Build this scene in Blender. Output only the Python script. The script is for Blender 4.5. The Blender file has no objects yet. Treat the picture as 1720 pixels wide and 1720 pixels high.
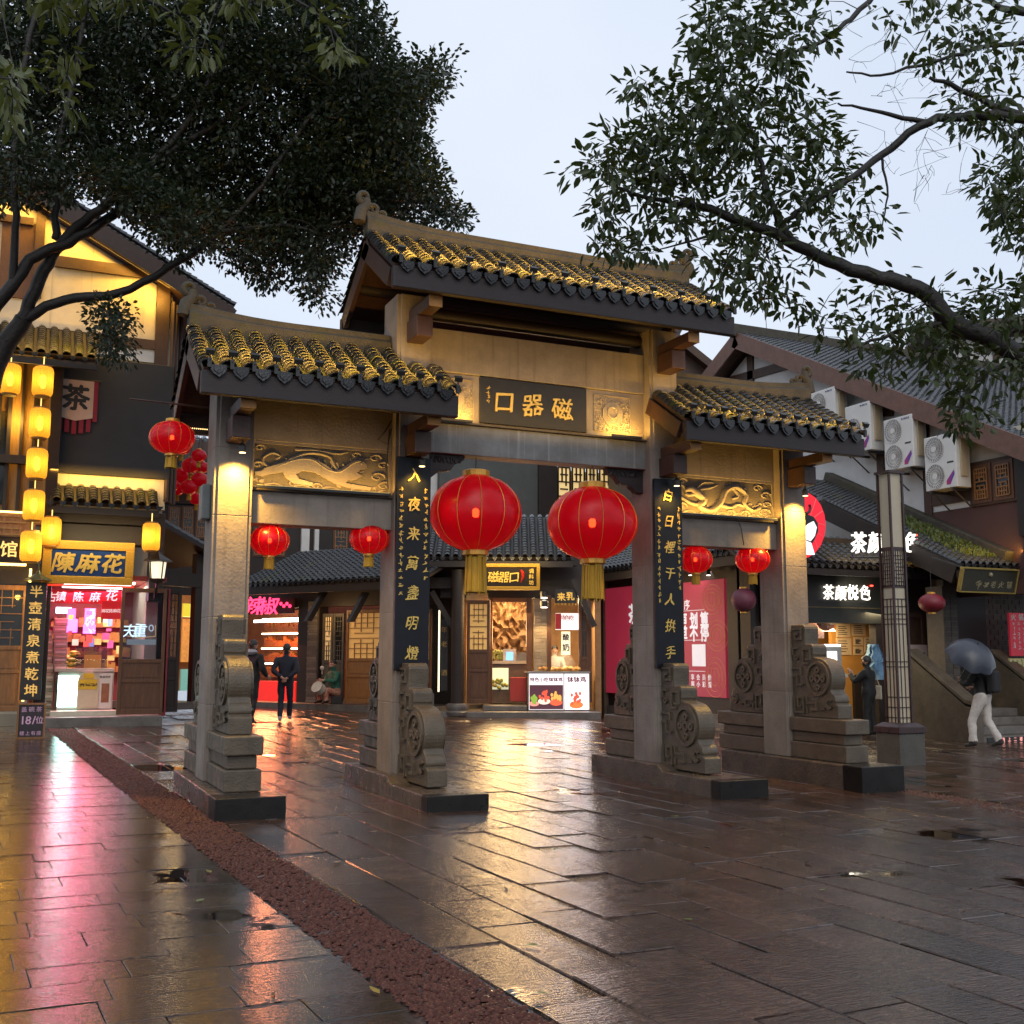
import bpy, math, random
import numpy as np
from mathutils import Matrix, Vector
random.seed(11); RNG = np.random.default_rng(7)
SC = bpy.context.scene; COL = SC.collection
# ---------------------------------------------------------------- camera
CAM = np.array([-6.0768, -12.7814, 1.35]); YAW = math.radians(24.163); PIT = math.radians(7.4904)
ROL = 0.002534; FPX = 1850.23
_fw = np.array([math.sin(YAW) * math.cos(PIT), math.cos(YAW) * math.cos(PIT), math.sin(PIT)])
_r = np.cross(_fw, [0, 0, 1.]); _r /= np.linalg.norm(_r); _u = np.cross(_r, _fw)
_r2 = math.cos(ROL) * _r + math.sin(ROL) * _u; _u2 = -math.sin(ROL) * _r + math.cos(ROL) * _u
cam = bpy.data.cameras.new('Camera'); cam_o = bpy.data.objects.new('Camera', cam); COL.objects.link(cam_o)
M = Matrix.Identity(4)
for i in range(3):
    M[i][0] = _r2[i]; M[i][1] = _u2[i]; M[i][2] = -_fw[i]; M[i][3] = CAM[i]
cam_o.matrix_world = M
cam.sensor_width = 36; cam.lens = 36 * FPX / 1720; cam.clip_end = 900; cam.clip_start = .05
SC.camera = cam_o
# ---------------------------------------------------------------- sky (overcast dusk), weak soft sun, exposure
w = bpy.data.worlds.new("World"); SC.world = w; w.use_nodes = True
nt = w.node_tree; bg = nt.nodes['Background']
sky = nt.nodes.new('ShaderNodeTexSky'); sky.sky_type = 'NISHITA'; sky.sun_disc = False
sky.sun_elevation = math.radians(8); sky.sun_rotation = math.radians(200); sky.dust_density = 4; sky.ozone_density = 2
mx = nt.nodes.new('ShaderNodeMix'); mx.data_type = 'RGBA'; mx.inputs[0].default_value = .93
tcw = nt.nodes.new('ShaderNodeTexCoord'); nzw = nt.nodes.new('ShaderNodeTexNoise')
nzw.inputs['Scale'].default_value = 2.2; nzw.inputs['Detail'].default_value = 4
rpw = nt.nodes.new('ShaderNodeValToRGB')
rpw.color_ramp.elements[0].position = .3; rpw.color_ramp.elements[0].color = (4.6, 5.2, 6.2, 1)
rpw.color_ramp.elements[1].position = .7; rpw.color_ramp.elements[1].color = (5.6, 6.0, 6.7, 1)
nt.links.new(tcw.outputs['Generated'], nzw.inputs['Vector']); nt.links.new(nzw.outputs['Fac'], rpw.inputs[0])
nt.links.new(sky.outputs[0], mx.inputs[6]); nt.links.new(rpw.outputs[0], mx.inputs[7])
nt.links.new(mx.outputs[2], bg.inputs[0]); bg.inputs[1].default_value = .086
sun = bpy.data.lights.new('Sun', 'SUN'); sun.energy = .5; sun.angle = math.radians(40); sun.color = (1, .93, .86)
sun_o = bpy.data.objects.new('Sun', sun); COL.objects.link(sun_o)
sun_o.rotation_euler = (math.radians(52), 0, math.radians(-20))
SC.view_settings.view_transform = 'Standard'; SC.view_settings.look = 'None'
SC.view_settings.exposure = 0.9; SC.view_settings.gamma = 1.0
SC.cycles.use_denoising = True; SC.cycles.max_bounces = 7; SC.cycles.diffuse_bounces = 3
SC.cycles.glossy_bounces = 3; SC.cycles.transparent_max_bounces = 10; SC.cycles.sample_clamp_indirect = 4
SC.cycles.caustics_reflective = False; SC.cycles.caustics_refractive = False

# ---------------------------------------------------------------- measuring helpers
def ray(u, v):
    return _fw + _r2 * (u - 860) / FPX - _u2 * (v - 860) / FPX
def at(u, v, D):
    return CAM + ray(u, v) * D
def U(u, v, ax, val):
    d = ray(u, v); return CAM + d * ((val - CAM[ax]) / d[ax])
def gz(x, y):
    return -.25 - .013 * x + (.010 if y > 0 else .003) * y
def G(u, v):
    d = ray(u, v)
    for k in (.010, .003):
        t = (-.25 - .013 * CAM[0] + k * CAM[1] - CAM[2]) / (d[2] + .013 * d[0] - k * d[1]); P = CAM + d * t
        if (P[1] > 0) == (k == .010): return P
    return P

# ---------------------------------------------------------------- materials
MATS = {}
def mat(name, c1, c2=None, scale=6, rough=.6, rvar=0., bump=0., bscale=40, metal=0., spec=.5, emit=None, estr=0.,
        coat=0., rnd=0., detail=5, moss=None, streak=None, alpha=None, stretch=None):
    if name in MATS: return MATS[name]
    m = bpy.data.materials.new(name); m.use_nodes = True; MATS[name] = m
    t = m.node_tree; N = t.nodes; Lk = t.links.new; b = N['Principled BSDF']
    b.inputs['Roughness'].default_value = rough; b.inputs['Metallic'].default_value = metal
    b.inputs['Specular IOR Level'].default_value = spec; b.inputs['Coat Weight'].default_value = coat
    b.inputs['Coat Roughness'].default_value = .15
    tc = N.new('ShaderNodeTexCoord'); vec = tc.outputs['Object']
    if stretch:
        mp = N.new('ShaderNodeMapping'); mp.inputs['Scale'].default_value = stretch; Lk(vec, mp.inputs[0]); vec = mp.outputs[0]
    if c2 is None: c2 = tuple(x * .7 for x in c1)
    n1 = N.new('ShaderNodeTexNoise'); n1.inputs['Scale'].default_value = scale; n1.inputs['Detail'].default_value = detail
    n1.inputs['Roughness'].default_value = .65
    Lk(vec, n1.inputs['Vector'])
    r = N.new('ShaderNodeValToRGB'); r.color_ramp.elements[0].position = .32; r.color_ramp.elements[1].position = .68
    r.color_ramp.elements[0].color = (*c1, 1); r.color_ramp.elements[1].color = (*c2, 1)
    Lk(n1.outputs['Fac'], r.inputs[0]); colr = r.outputs[0]
    def mixc(fac_out, a_out, col):
        mm = N.new('ShaderNodeMix'); mm.data_type = 'RGBA'; Lk(fac_out, mm.inputs[0]); Lk(a_out, mm.inputs[6]); mm.inputs[7].default_value = (*col, 1)
        return mm.outputs[2]
    def ramp(o, p0, p1):
        q = N.new('ShaderNodeMapRange'); q.inputs[1].default_value = p0; q.inputs[2].default_value = p1; Lk(o, q.inputs[0]); return q.outputs[0]
    if moss:
        n3 = N.new('ShaderNodeTexNoise'); n3.inputs['Scale'].default_value = moss[1]; n3.inputs['Detail'].default_value = 6; Lk(tc.outputs['Object'] if not moss[3:] else tc.outputs['Object'], n3.inputs['Vector'])
        if rnd:
            oi0 = N.new('ShaderNodeObjectInfo'); ad = N.new('ShaderNodeMath'); ad.operation = 'MULTIPLY_ADD'; ad.inputs[1].default_value = .35; 
            Lk(oi0.outputs['Random'], ad.inputs[0]); ad.inputs[2].default_value = -.17
            ad2 = N.new('ShaderNodeMath'); Lk(ad.outputs[0], ad2.inputs[0]); Lk(n3.outputs['Fac'], ad2.inputs[1]); fo = ad2.outputs[0]
        else: fo = n3.outputs['Fac']
        colr = mixc(ramp(fo, moss[2], moss[2] + .12), colr, moss[0])
    if streak:
        mp2 = N.new('ShaderNodeMapping'); mp2.inputs['Scale'].default_value = (14, 14, .5); Lk(tc.outputs['Object'], mp2.inputs[0])
        n4 = N.new('ShaderNodeTexNoise'); n4.inputs['Scale'].default_value = 1.0; n4.inputs['Detail'].default_value = 4; Lk(mp2.outputs[0], n4.inputs['Vector'])
        colr = mixc(ramp(n4.outputs['Fac'], streak[1], streak[1] + .2), colr, streak[0])
    if rnd:
        oi = N.new('ShaderNodeObjectInfo'); hs = N.new('ShaderNodeHueSaturation')
        mr = N.new('ShaderNodeMapRange'); mr.inputs[3].default_value = 1 - rnd; mr.inputs[4].default_value = 1 + rnd
        Lk(oi.outputs['Random'], mr.inputs[0]); Lk(mr.outputs[0], hs.inputs['Value']); Lk(colr, hs.inputs['Color']); colr = hs.outputs[0]
    Lk(colr, b.inputs['Base Color'])
    if rvar:
        n2 = N.new('ShaderNodeTexNoise'); n2.inputs['Scale'].default_value = scale * 1.7; n2.inputs['Detail'].default_value = 4; Lk(vec, n2.inputs['Vector'])
        q = N.new('ShaderNodeMapRange'); q.inputs[1].default_value = .3; q.inputs[2].default_value = .7
        q.inputs[3].default_value = max(.02, rough - rvar); q.inputs[4].default_value = rough + rvar; Lk(n2.outputs['Fac'], q.inputs[0]); Lk(q.outputs[0], b.inputs['Roughness'])
    if bump:
        nb = N.new('ShaderNodeTexNoise'); nb.inputs['Scale'].default_value = bscale; nb.inputs['Detail'].default_value = 6; Lk(vec, nb.inputs['Vector'])
        bp = N.new('ShaderNodeBump'); bp.inputs['Strength'].default_value = bump; bp.inputs['Distance'].default_value = .02
        Lk(nb.outputs['Fac'], bp.inputs['Height']); Lk(bp.outputs[0], b.inputs['Normal'])
    if emit:
        b.inputs['Emission Color'].default_value = (*emit, 1); b.inputs['Emission Strength'].default_value = estr
    if alpha is not None:
        b.inputs['Alpha'].default_value = alpha
    return m
def glow(name, c, s):
    if name in MATS: return MATS[name]
    m = bpy.data.materials.new(name); m.use_nodes = True; MATS[name] = m
    b = m.node_tree.nodes['Principled BSDF']; b.inputs['Base Color'].default_value = (*[min(.8, x) for x in c], 1)
    b.inputs['Emission Color'].default_value = (*c, 1); b.inputs['Emission Strength'].default_value = s; b.inputs['Roughness'].default_value = .5
    return m
def glassm(name, tint=(.8, .85, .85), tr=.6, rough=.05):
    if name in MATS: return MATS[name]
    m = bpy.data.materials.new(name); m.use_nodes = True; MATS[name] = m; t = m.node_tree
    b = t.nodes['Principled BSDF']; b.inputs['Base Color'].default_value = (.02, .025, .03, 1); b.inputs['Roughness'].default_value = rough
    tp = t.nodes.new('ShaderNodeBsdfTransparent'); tp.inputs[0].default_value = (*tint, 1)
    x = t.nodes.new('ShaderNodeMixShader'); x.inputs[0].default_value = tr
    t.links.new(b.outputs[0], x.inputs[1]); t.links.new(tp.outputs[0], x.inputs[2]); t.links.new(x.outputs[0], t.nodes['Material Output'].inputs[0])
    return m

# ---------------------------------------------------------------- mesh builder
def nrm(a):
    a = np.asarray(a, float); return a / (np.linalg.norm(a) + 1e-12)
class MB:
    def __init__(s): s.v = []; s.f = []; s.m = []
    def add(s, vs, fs, mi=0):
        o = len(s.v); s.v.extend([tuple(map(float, p)) for p in vs]); s.f.extend([tuple(i + o for i in f) for f in fs]); s.m.extend([mi] * len(fs)); return s
    BF = [(0, 3, 2, 1), (4, 5, 6, 7), (0, 1, 5, 4), (1, 2, 6, 5), (2, 3, 7, 6), (3, 0, 4, 7)]
    def frame(s, O, ax, ay, az, x0, x1, y0, y1, z0, z1, mi=0):
        O = np.asarray(O, float); ax, ay, az = map(lambda q: np.asarray(q, float), (ax, ay, az))
        P = lambda x, y, z: O + ax * x + ay * y + az * z
        return s.add([P(x0, y0, z0), P(x1, y0, z0), P(x1, y1, z0), P(x0, y1, z0), P(x0, y0, z1), P(x1, y0, z1), P(x1, y1, z1), P(x0, y1, z1)], s.BF, mi)
    def box(s, x0, x1, y0, y1, z0, z1, mi=0): return s.frame((0, 0, 0), (1, 0, 0), (0, 1, 0), (0, 0, 1), x0, x1, y0, y1, z0, z1, mi)
    def prism(s, poly, O, ax, ay, an, t0, t1, mi=0):
        O = np.asarray(O, float); ax, ay, an = map(lambda q: np.asarray(q, float), (ax, ay, an)); n = len(poly)
        vs = [O + ax * a + ay * b + an * t0 for a, b in poly] + [O + ax * a + ay * b + an * t1 for a, b in poly]
        return s.add(vs, [tuple(range(n - 1, -1, -1)), tuple(range(n, 2 * n))] + [(i, (i + 1) % n, n + (i + 1) % n, n + i) for i in range(n)], mi)
    def tube(s, path, rad, n=8, mi=0, cap=True):
        P = [np.asarray(p, float) for p in path]; k = len(P)
        if np.isscalar(rad): rad = [rad] * k
        vs = []; prev = None
        for i in range(k):
            d = nrm(P[min(i + 1, k - 1)] - P[max(i - 1, 0)])
            if prev is None:
                a = nrm(np.cross(d, (0, 0, 1.) if abs(d[2]) < .9 else (1., 0, 0)))
            else: a = nrm(prev - d * (prev @ d))
            prev = a; b = np.cross(d, a)
            for j in range(n):
                t = 2 * math.pi * j / n; vs.append(P[i] + (a * math.cos(t) + b * math.sin(t)) * rad[i])
        fs = [(i * n + j, i * n + (j + 1) % n, (i + 1) * n + (j + 1) % n, (i + 1) * n + j) for i in range(k - 1) for j in range(n)]
        if cap: fs += [tuple(range(n - 1, -1, -1)), tuple(range((k - 1) * n, k * n))]
        return s.add(vs, fs, mi)
    def lathe(s, prof, c, n=16, mi=0, sx=1, sy=1, wob=0):
        c = np.asarray(c, float); vs = []
        for r, z in prof:
            for j in range(n):
                t = 2 * math.pi * j / n; q = r * (1 + (wob if j % 2 else 0)); vs.append(c + np.array([q * math.cos(t) * sx, q * math.sin(t) * sy, z]))
        k = len(prof)
        fs = [(i * n + j, i * n + (j + 1) % n, (i + 1) * n + (j + 1) % n, (i + 1) * n + j) for i in range(k - 1) for j in range(n)]
        fs += [tuple(range(n - 1, -1, -1)), tuple(range((k - 1) * n, k * n))]
        return s.add(vs, fs, mi)
    def ball(s, c, r, n=10, mi=0, sz=1, sx=1, sy=1):
        return s.lathe([(r * math.sin(math.pi * i / n) + 1e-4, -r * sz * math.cos(math.pi * i / n)) for i in range(n + 1)], c, n + 2, mi, sx, sy)
    def quad(s, a, b, c, d, mi=0): return s.add([a, b, c, d], [(0, 1, 2, 3)], mi)
ROOT = {}
def mesh_of(mb, off, mats, name, smooth=None):
    me = bpy.data.meshes.new(name); V = np.array(mb.v, float) - np.asarray(off)
    me.from_pydata(V.tolist(), [], mb.f); 
    for m in (mats if isinstance(mats, (list, tuple)) else [mats]): me.materials.append(m)
    if isinstance(mats, (list, tuple)) and len(mats) > 1: me.polygons.foreach_set('material_index', mb.m)
    if smooth:
        me.polygons.foreach_set('use_smooth', [True] * len(me.polygons)); me.set_sharp_from_angle(angle=math.radians(smooth))
    me.update(); return me
def thing(name, label, cat, loc, group=None, kind=None):
    o = bpy.data.objects.new(name, None); COL.objects.link(o); o.location = loc; ROOT[o.name] = np.array(loc, float)
    o.empty_display_size = .2
    if kind: o['kind'] = kind
    if label: o['label'] = label
    if cat: o['category'] = cat
    if group: o['group'] = group
    return o
def part(name, mb, mats, parent, kind=None, label=None, smooth=None, bevel=0):
    off = ROOT[parent.name]; o = bpy.data.objects.new(name, mesh_of(mb, off, mats, name, smooth)); COL.objects.link(o); o.parent = parent
    ROOT[o.name] = off
    if kind: o['kind'] = kind
    if label: o['label'] = label
    if bevel: bev(o, bevel)
    return o
def bev(o, wd, seg=2):
    b = o.modifiers.new('bevel', 'BEVEL'); b.width = wd; b.segments = seg; b.limit_method = 'ANGLE'; b.angle_limit = math.radians(40)
def solo(name, mb, mats, label=None, cat=None, group=None, kind=None, smooth=None, bevel=0, loc=None):
    V = np.array(mb.v); loc = np.array([V[:, 0].mean(), V[:, 1].mean(), V[:, 2].min()]) if loc is None else np.asarray(loc, float)
    o = bpy.data.objects.new(name, mesh_of(mb, loc, mats, name, smooth)); COL.objects.link(o); o.location = loc; ROOT[o.name] = loc
    if kind: o['kind'] = kind
    if label: o['label'] = label
    if cat: o['category'] = cat
    if group: o['group'] = group
    if bevel: bev(o, bevel)
    return o
def inst(name, me, parent, loc, rot=(0, 0, 0), scale=(1, 1, 1)):
    o = bpy.data.objects.new(name, me); COL.objects.link(o); o.parent = parent
    o.location = np.asarray(loc, float) - ROOT[parent.name]; o.rotation_euler = rot; o.scale = scale; return o
def copy_tree(o, loc, label=None, scale=None, rz=None):
    r = o.copy(); COL.objects.link(r); r.location = loc; ROOT[r.name] = np.array(loc, float)
    if label: r['label'] = label
    if scale is not None: r.scale = (scale,) * 3
    if rz is not None: r.rotation_euler = (0, 0, rz)
    for c in [q for q in bpy.data.objects if q.parent == o]:
        d = c.copy(); COL.objects.link(d); d.parent = r
        for g in [q for q in bpy.data.objects if q.parent == c]:
            h = g.copy(); COL.objects.link(h); h.parent = d
    return r
def lamp(name, typ, loc, power, color, parent=None, size=.1, target=None, spot=None, blend=.5, size_y=None):
    l = bpy.data.lights.new(name, typ); l.energy = power; l.color = color
    if typ == 'AREA':
        l.size = size
        if size_y: l.shape = 'RECTANGLE'; l.size_y = size_y
    else: l.shadow_soft_size = size
    if typ == 'SPOT': l.spot_size = math.radians(spot); l.spot_blend = blend
    o = bpy.data.objects.new(name, l); COL.objects.link(o); o.location = loc
    if target is not None:
        d = Vector(target) - Vector(loc); o.rotation_euler = d.to_track_quat('-Z', 'Y').to_euler()
    if parent is not None:
        o.parent = parent; o.location = np.asarray(loc, float) - ROOT[parent.name]
    return o
# ---------------------------------------------------------------- lettering: glyph outlines of the built-in font, as raised letters
GL = {}
def make_glyphs(chars):
    obs = []
    for ch in sorted(set(chars)):
        c = bpy.data.curves.new('g', 'FONT'); c.body = ch; c.resolution_u = 2; c.extrude = .5
        o = bpy.data.objects.new('g', c); COL.objects.link(o); obs.append((ch, 0, o, c))
    dg = bpy.context.evaluated_depsgraph_get()
    for ch, bold, o, c in obs:
        me = bpy.data.meshes.new_from_object(o.evaluated_get(dg))
        V = np.array([v.co[:] for v in me.vertices]).reshape(-1, 3); F = [tuple(p.vertices) for p in me.polygons]
        if len(V):
            mn, mxx = V.min(0), V.max(0)
            cx = (mn[0] + mxx[0]) / 2; cy = (mn[1] + mxx[1]) / 2 if ord(ch) < 256 else .37
            V = V - [cx, cy, -.5]
        GL[ch] = (V, F); bpy.data.meshes.remove(me)
    for ch, bold, o, c in obs:
        bpy.data.objects.remove(o); bpy.data.curves.remove(c)
def put(mb, ch, c, e, up, size, depth=.01, bold=1, jit=0., shear=0., sx=1., mi=0, brush=0.):
    V, F = GL[ch]
    if not len(V): return
    e = np.asarray(e, float); up = np.asarray(up, float); n = np.cross(e, up); c = np.asarray(c, float)
    a = random.uniform(-jit, jit); x = V[:, 0] * sx + V[:, 1] * shear; y = V[:, 1].copy(); z = V[:, 2]
    if brush:
        ph = random.uniform(0, 6); x = x + brush * np.sin(y * 7 + ph) + .5 * brush * np.sin(y * 23 + x * 9); y = y + brush * np.sin(x * 6 + ph * 2) + .5 * brush * np.sin(x * 19 + y * 11)
    X = x * math.cos(a) - y * math.sin(a); Y = x * math.sin(a) + y * math.cos(a)
    for k, (ox, oy) in enumerate(((0, 0), (.020, .004), (-.006, .020), (.016, -.018), (-.020, -.010))[:(1, 3, 5)[bold]]):   # heavier weights: strokes laid side by side, each a hair lower
        q = 1.5 if bold == 2 else 1.
        mb.add(c + np.outer((X + ox * q) * size, e) + np.outer((Y + oy * q) * size, up) + np.outer(z * depth * (1 - .06 * k), n), F, mi)
def line_text(mb, txt, c, e, up, size, pitch, depth=.01, vertical=False, **k):
    c = np.asarray(c, float); e_ = np.asarray(e, float); u_ = np.asarray(up, float); n = len(txt)
    for i, ch in enumerate(txt):
        if ch == ' ': continue
        o = (i - (n - 1) / 2) * pitch
        put(mb, ch, c - u_ * o if vertical else c + e_ * o, e, up, size, depth, **k)
def scribble(mb, c, e, up, size, depth=.004, n=4):
    """small illegible brush marks: a few crossed strokes"""
    c = np.asarray(c, float); e = np.asarray(e, float); up = np.asarray(up, float); nn = np.cross(e, up)
    for i in range(n):
        a = random.choice([0, .1, 1.5, 1.6, .8, -.7]) + random.uniform(-.15, .15); L = size * random.uniform(.2, .5)
        o = c + e * random.uniform(-.25, .25) * size + up * random.uniform(-.35, .35) * size
        ax = e * math.cos(a) + up * math.sin(a); ay = np.cross(nn, ax)
        mb.frame(o, ax, ay, nn, -L, L, -size * .055, size * .055, .0, depth * (1 + .2 * i))
make_glyphs("磁器口入夜来萬盞明燈白日裡千人拱手馆茶陳麻花半壺清泉煮乾坤盖碗18/位楼上有座重庆辣椒调料坊酸奶特色小吃钵鸡家序更划算单不停同享会员价专属彩蛋颜悦老火锅码点请二GREE乳年酒陈古镇银联")
# ---------------------------------------------------------------- facade frame: vertical plane seen from the square
class Fac:
    def __init__(s, p, e):
        s.p = np.array([p[0], p[1], 0.]); s.e = nrm([e[0], e[1], 0]); s.n = np.array([s.e[1], -s.e[0], 0]); s.up = np.array([0, 0, 1.])
    def sz(s, u, v, d=0):
        r = ray(u, v); q = s.p + s.n * d; t = ((q - CAM) @ s.n) / (r @ s.n); P = CAM + r * t
        return (P - s.p) @ s.e, P[2]
    def P(s, a, z, d=0): return s.p + s.e * a + s.up * z + s.n * d
    def Q(s, u, v, d=0):
        a, z = s.sz(u, v, d); return s.P(a, z, d)
    def rect(s, u0, v0, u1, v1, d=0):
        um, vm = (u0 + u1) / 2, (v0 + v1) / 2
        return s.sz(u0, vm, d)[0], s.sz(u1, vm, d)[0], s.sz(um, v1, d)[1], s.sz(um, v0, d)[1]
    def sbox(s, mb, a0, a1, z0, z1, d0, d1, mi=0): return mb.frame(s.p, s.e, -s.n, s.up, a0, a1, -d1, -d0, z0, z1, mi)
    def box(s, mb, u0, v0, u1, v1, d0, d1, mi=0):
        a0, a1, z0, z1 = s.rect(u0, v0, u1, v1, d1); return s.sbox(mb, a0, a1, z0, z1, d0, d1, mi)
# ================================================================ BODY MESHES (grown from joint skeletons, all at once)
def skel(kind):
    """joints: name -> (pos, rx, ry, material slot); bones: pairs. x right, y forward, z up, metres"""
    J = {}; B = []
    def j(n, p, r, m, r2=None): J[n] = (np.array(p, float), r, r2 or r, m)
    def chain(*ns):
        for a, b in zip(ns[:-1], ns[1:]): B.append((a, b))
    SK, TOP, LEG, SHOE = 0, 1, 2, 3
    def hand(side, wrist, palm_dir, out_dir, fold):
        w = J[wrist][0]; d = nrm(palm_dir); o = nrm(out_dir); pn = np.cross(d, o)
        j(side + 'palm', w + d * .055, .026, SK, .018); chain(wrist, side + 'palm')
        for k, (off, ln) in enumerate(((-.033, .055), (-.012, .068), (.010, .073), (.031, .06))):
            b = w + d * .095 + o * off; j('%sf%da' % (side, k), b, .0095, SK); j('%sf%db' % (side, k), b + d * ln * .5 * (1 - fold * .4) + pn * ln * .35 * fold, .0085, SK); j('%sf%dc' % (side, k), b + d * ln * (1 - fold) + pn * ln * .7 * fold, .0075, SK)
            chain(side + 'palm', '%sf%da' % (side, k), '%sf%db' % (side, k), '%sf%dc' % (side, k))
        b = w + d * .045 - o * .045; j(side + 'ta', b, .011, SK); j(side + 'tb', b + d * .04 - o * .018, .009, SK); chain(side + 'palm', side + 'ta', side + 'tb')
    def torso(lean=0., pel=.95, wide=1., hd=(0, 0)):
        f = lambda z: lean * (z - pel)
        j('pel', (0, 0, pel), .165 * wide, LEG, .125); j('hem', (0, f(pel + .08), pel + .07), .180 * wide, TOP, .14); j('sp', (0, f(pel + .2), pel + .2), .165 * wide, TOP, .13); j('ch', (0, f(pel + .4), pel + .40), .185 * wide, TOP, .135); j('nb', (0, f(pel + .5), pel + .49), .085, TOP, .08)
        j('nk', (0, f(pel + .55), pel + .54), .055, SK); j('h1', (hd[0] * .3, f(pel + .6) + .02 + hd[1] * .3, pel + .615), .074, SK, .085); j('h2', (hd[0], f(pel + .6) + .015 + hd[1], pel + .685), .082, SK, .100); j('h3', (hd[0], f(pel + .6) + .01 + hd[1], pel + .755), .052, SK, .065)
        chain('pel', 'hem', 'sp', 'ch', 'nb', 'nk', 'h1', 'h2', 'h3')
        j('nose', J['h1'][0] + np.array([0, .105, .03]), .014, SK); chain('h1', 'nose')
        for s, q in (('L', -1), ('R', 1)): j(s + 'ear', J['h2'][0] + np.array([q * .088, -.01, -.03]), .014, SK, .02); chain('h2', s + 'ear')
    def arm(s, el, wr, dirp, outd, fold=.35, r=1.):
        q = -1 if s == 'L' else 1; z = J['ch'][0][2]; y = J['ch'][0][1]
        j(s + 'sh', (q * .205, y, z + .03), .075 * r, TOP); j(s + 'el', el, .058 * r, TOP); j(s + 'cuff', np.array(el) + (np.array(wr) - np.array(el)) * .85, .046 * r, TOP); j(s + 'wr', wr, .027, SK); chain('ch', s + 'sh', s + 'el', s + 'cuff', s + 'wr'); hand(s, s + 'wr', dirp, outd, fold)
    def leg(s, kn, an, toe, wide=1.):
        q = -1 if s == 'L' else 1; pel = J['pel'][0]
        j(s + 'hip', pel + np.array([q * .095, 0, -.09]), .098 * wide, LEG); j(s + 'kn', kn, .070 * wide, LEG); j(s + 'hm', np.array(kn) + (np.array(an) - np.array(kn)) * .86, .064 * wide, LEG); j(s + 'an', an, .042, SHOE); j(s + 'ball', np.array(an) + (np.array(toe) - np.array(an)) * .6 - np.array([0, 0, .005]), .042, SHOE, .035); j(s + 'toe', toe, .034, SHOE, .028); j(s + 'heel', np.array(an) - nrm(np.array(toe) - np.array(an)) * [.06, .06, 0] - np.array([0, 0, .045]), .034, SHOE)
        chain('pel', s + 'hip', s + 'kn', s + 'hm', s + 'an', s + 'ball', s + 'toe'); chain(s + 'an', s + 'heel')
    if kind == 'umbrella':
        torso(.06, .96, 1.08); arm('L', (-.27, .16, 1.17), (-.16, .34, 1.22), (.3, .3, .6), (1, 0, 0), .75); arm('R', (.28, .05, 1.12), (.20, .27, 1.10), (-.3, .8, .1), (0, 0, 1), .6)
        leg('L', (-.13, .17, .52), (-.15, .15, .09), (-.17, .32, .035), 1.18); leg('R', (.10, -.02, .50), (.12, -.24, .12), (.12, -.07, .04), 1.18)
    elif kind == 'phone':
        torso(.02, .93, 1.32, (0, .01)); arm('L', (-.25, .20, 1.16), (-.06, .38, 1.33), (.1, .2, .9), (1, 0, 0), .6, 1.15); arm('R', (.25, .18, 1.14), (.08, .37, 1.30), (-.1, .2, .9), (1, 0, 0), .6, 1.15)
        leg('L', (-.10, .03, .49), (-.10, -.01, .09), (-.12, .17, .035), 1.1); leg('R', (.11, .0, .49), (.12, -.04, .09), (.14, .13, .035), 1.1)
    elif kind == 'stroll':
        torso(.03, .96, 1.08); arm('L', (-.27, -.14, 1.14), (-.06, -.22, 1.0), (.8, 0, -.5), (0, 0, 1), .4, 1.08); arm('R', (.27, -.14, 1.14), (.06, -.20, .98), (-.8, -.05, -.4), (0, 0, 1), .4, 1.08)
        leg('L', (-.10, .02, .50), (-.10, -.06, .09), (-.12, .10, .035)); leg('R', (.09, .12, .52), (.07, .24, .12), (.06, .40, .06))
    elif kind == 'hood':
        torso(.03, .96, 1.15); arm('L', (-.29, .05, 1.12), (-.24, .22, 1.0), (.1, .8, -.2), (0, 0, 1), .5, 1.2); arm('R', (.29, .02, 1.12), (.24, .2, 1.0), (-.1, .8, -.2), (0, 0, 1), .5, 1.2)
        leg('L', (-.11, .06, .50), (-.11, -.02, .09), (-.13, .15, .035)); leg('R', (.10, .0, .50), (.11, -.12, .1), (.12, .05, .035))
    elif kind == 'seated':
        torso(.12, .36, 1.05); arm('L', (-.28, .16, .60), (-.12, .40, .62), (.3, .9, .1), (0, 0, 1), .4); arm('R', (.27, .16, .58), (.10, .38, .58), (-.2, .9, .1), (0, 0, 1), .5)
        leg('L', (-.19, .38, .40), (-.17, .34, .09), (-.20, .50, .035)); leg('R', (.17, .40, .40), (.15, .36, .09), (.17, .52, .035))
    elif kind == 'vendor':
        torso(.16, .95, 1.05, (0, .05)); arm('L', (-.27, .20, 1.12), (-.14, .42, 1.05), (.2, .9, -.3), (1, 0, 0), .5); arm('R', (.27, .20, 1.12), (.12, .44, 1.05), (-.2, .9, -.3), (1, 0, 0), .5)
        leg('L', (-.10, .02, .50), (-.10, -.03, .09), (-.12, .14, .035)); leg('R', (.10, .02, .50), (.10, -.03, .09), (.12, .14, .035))
    return J, B
BODY = {}
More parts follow.
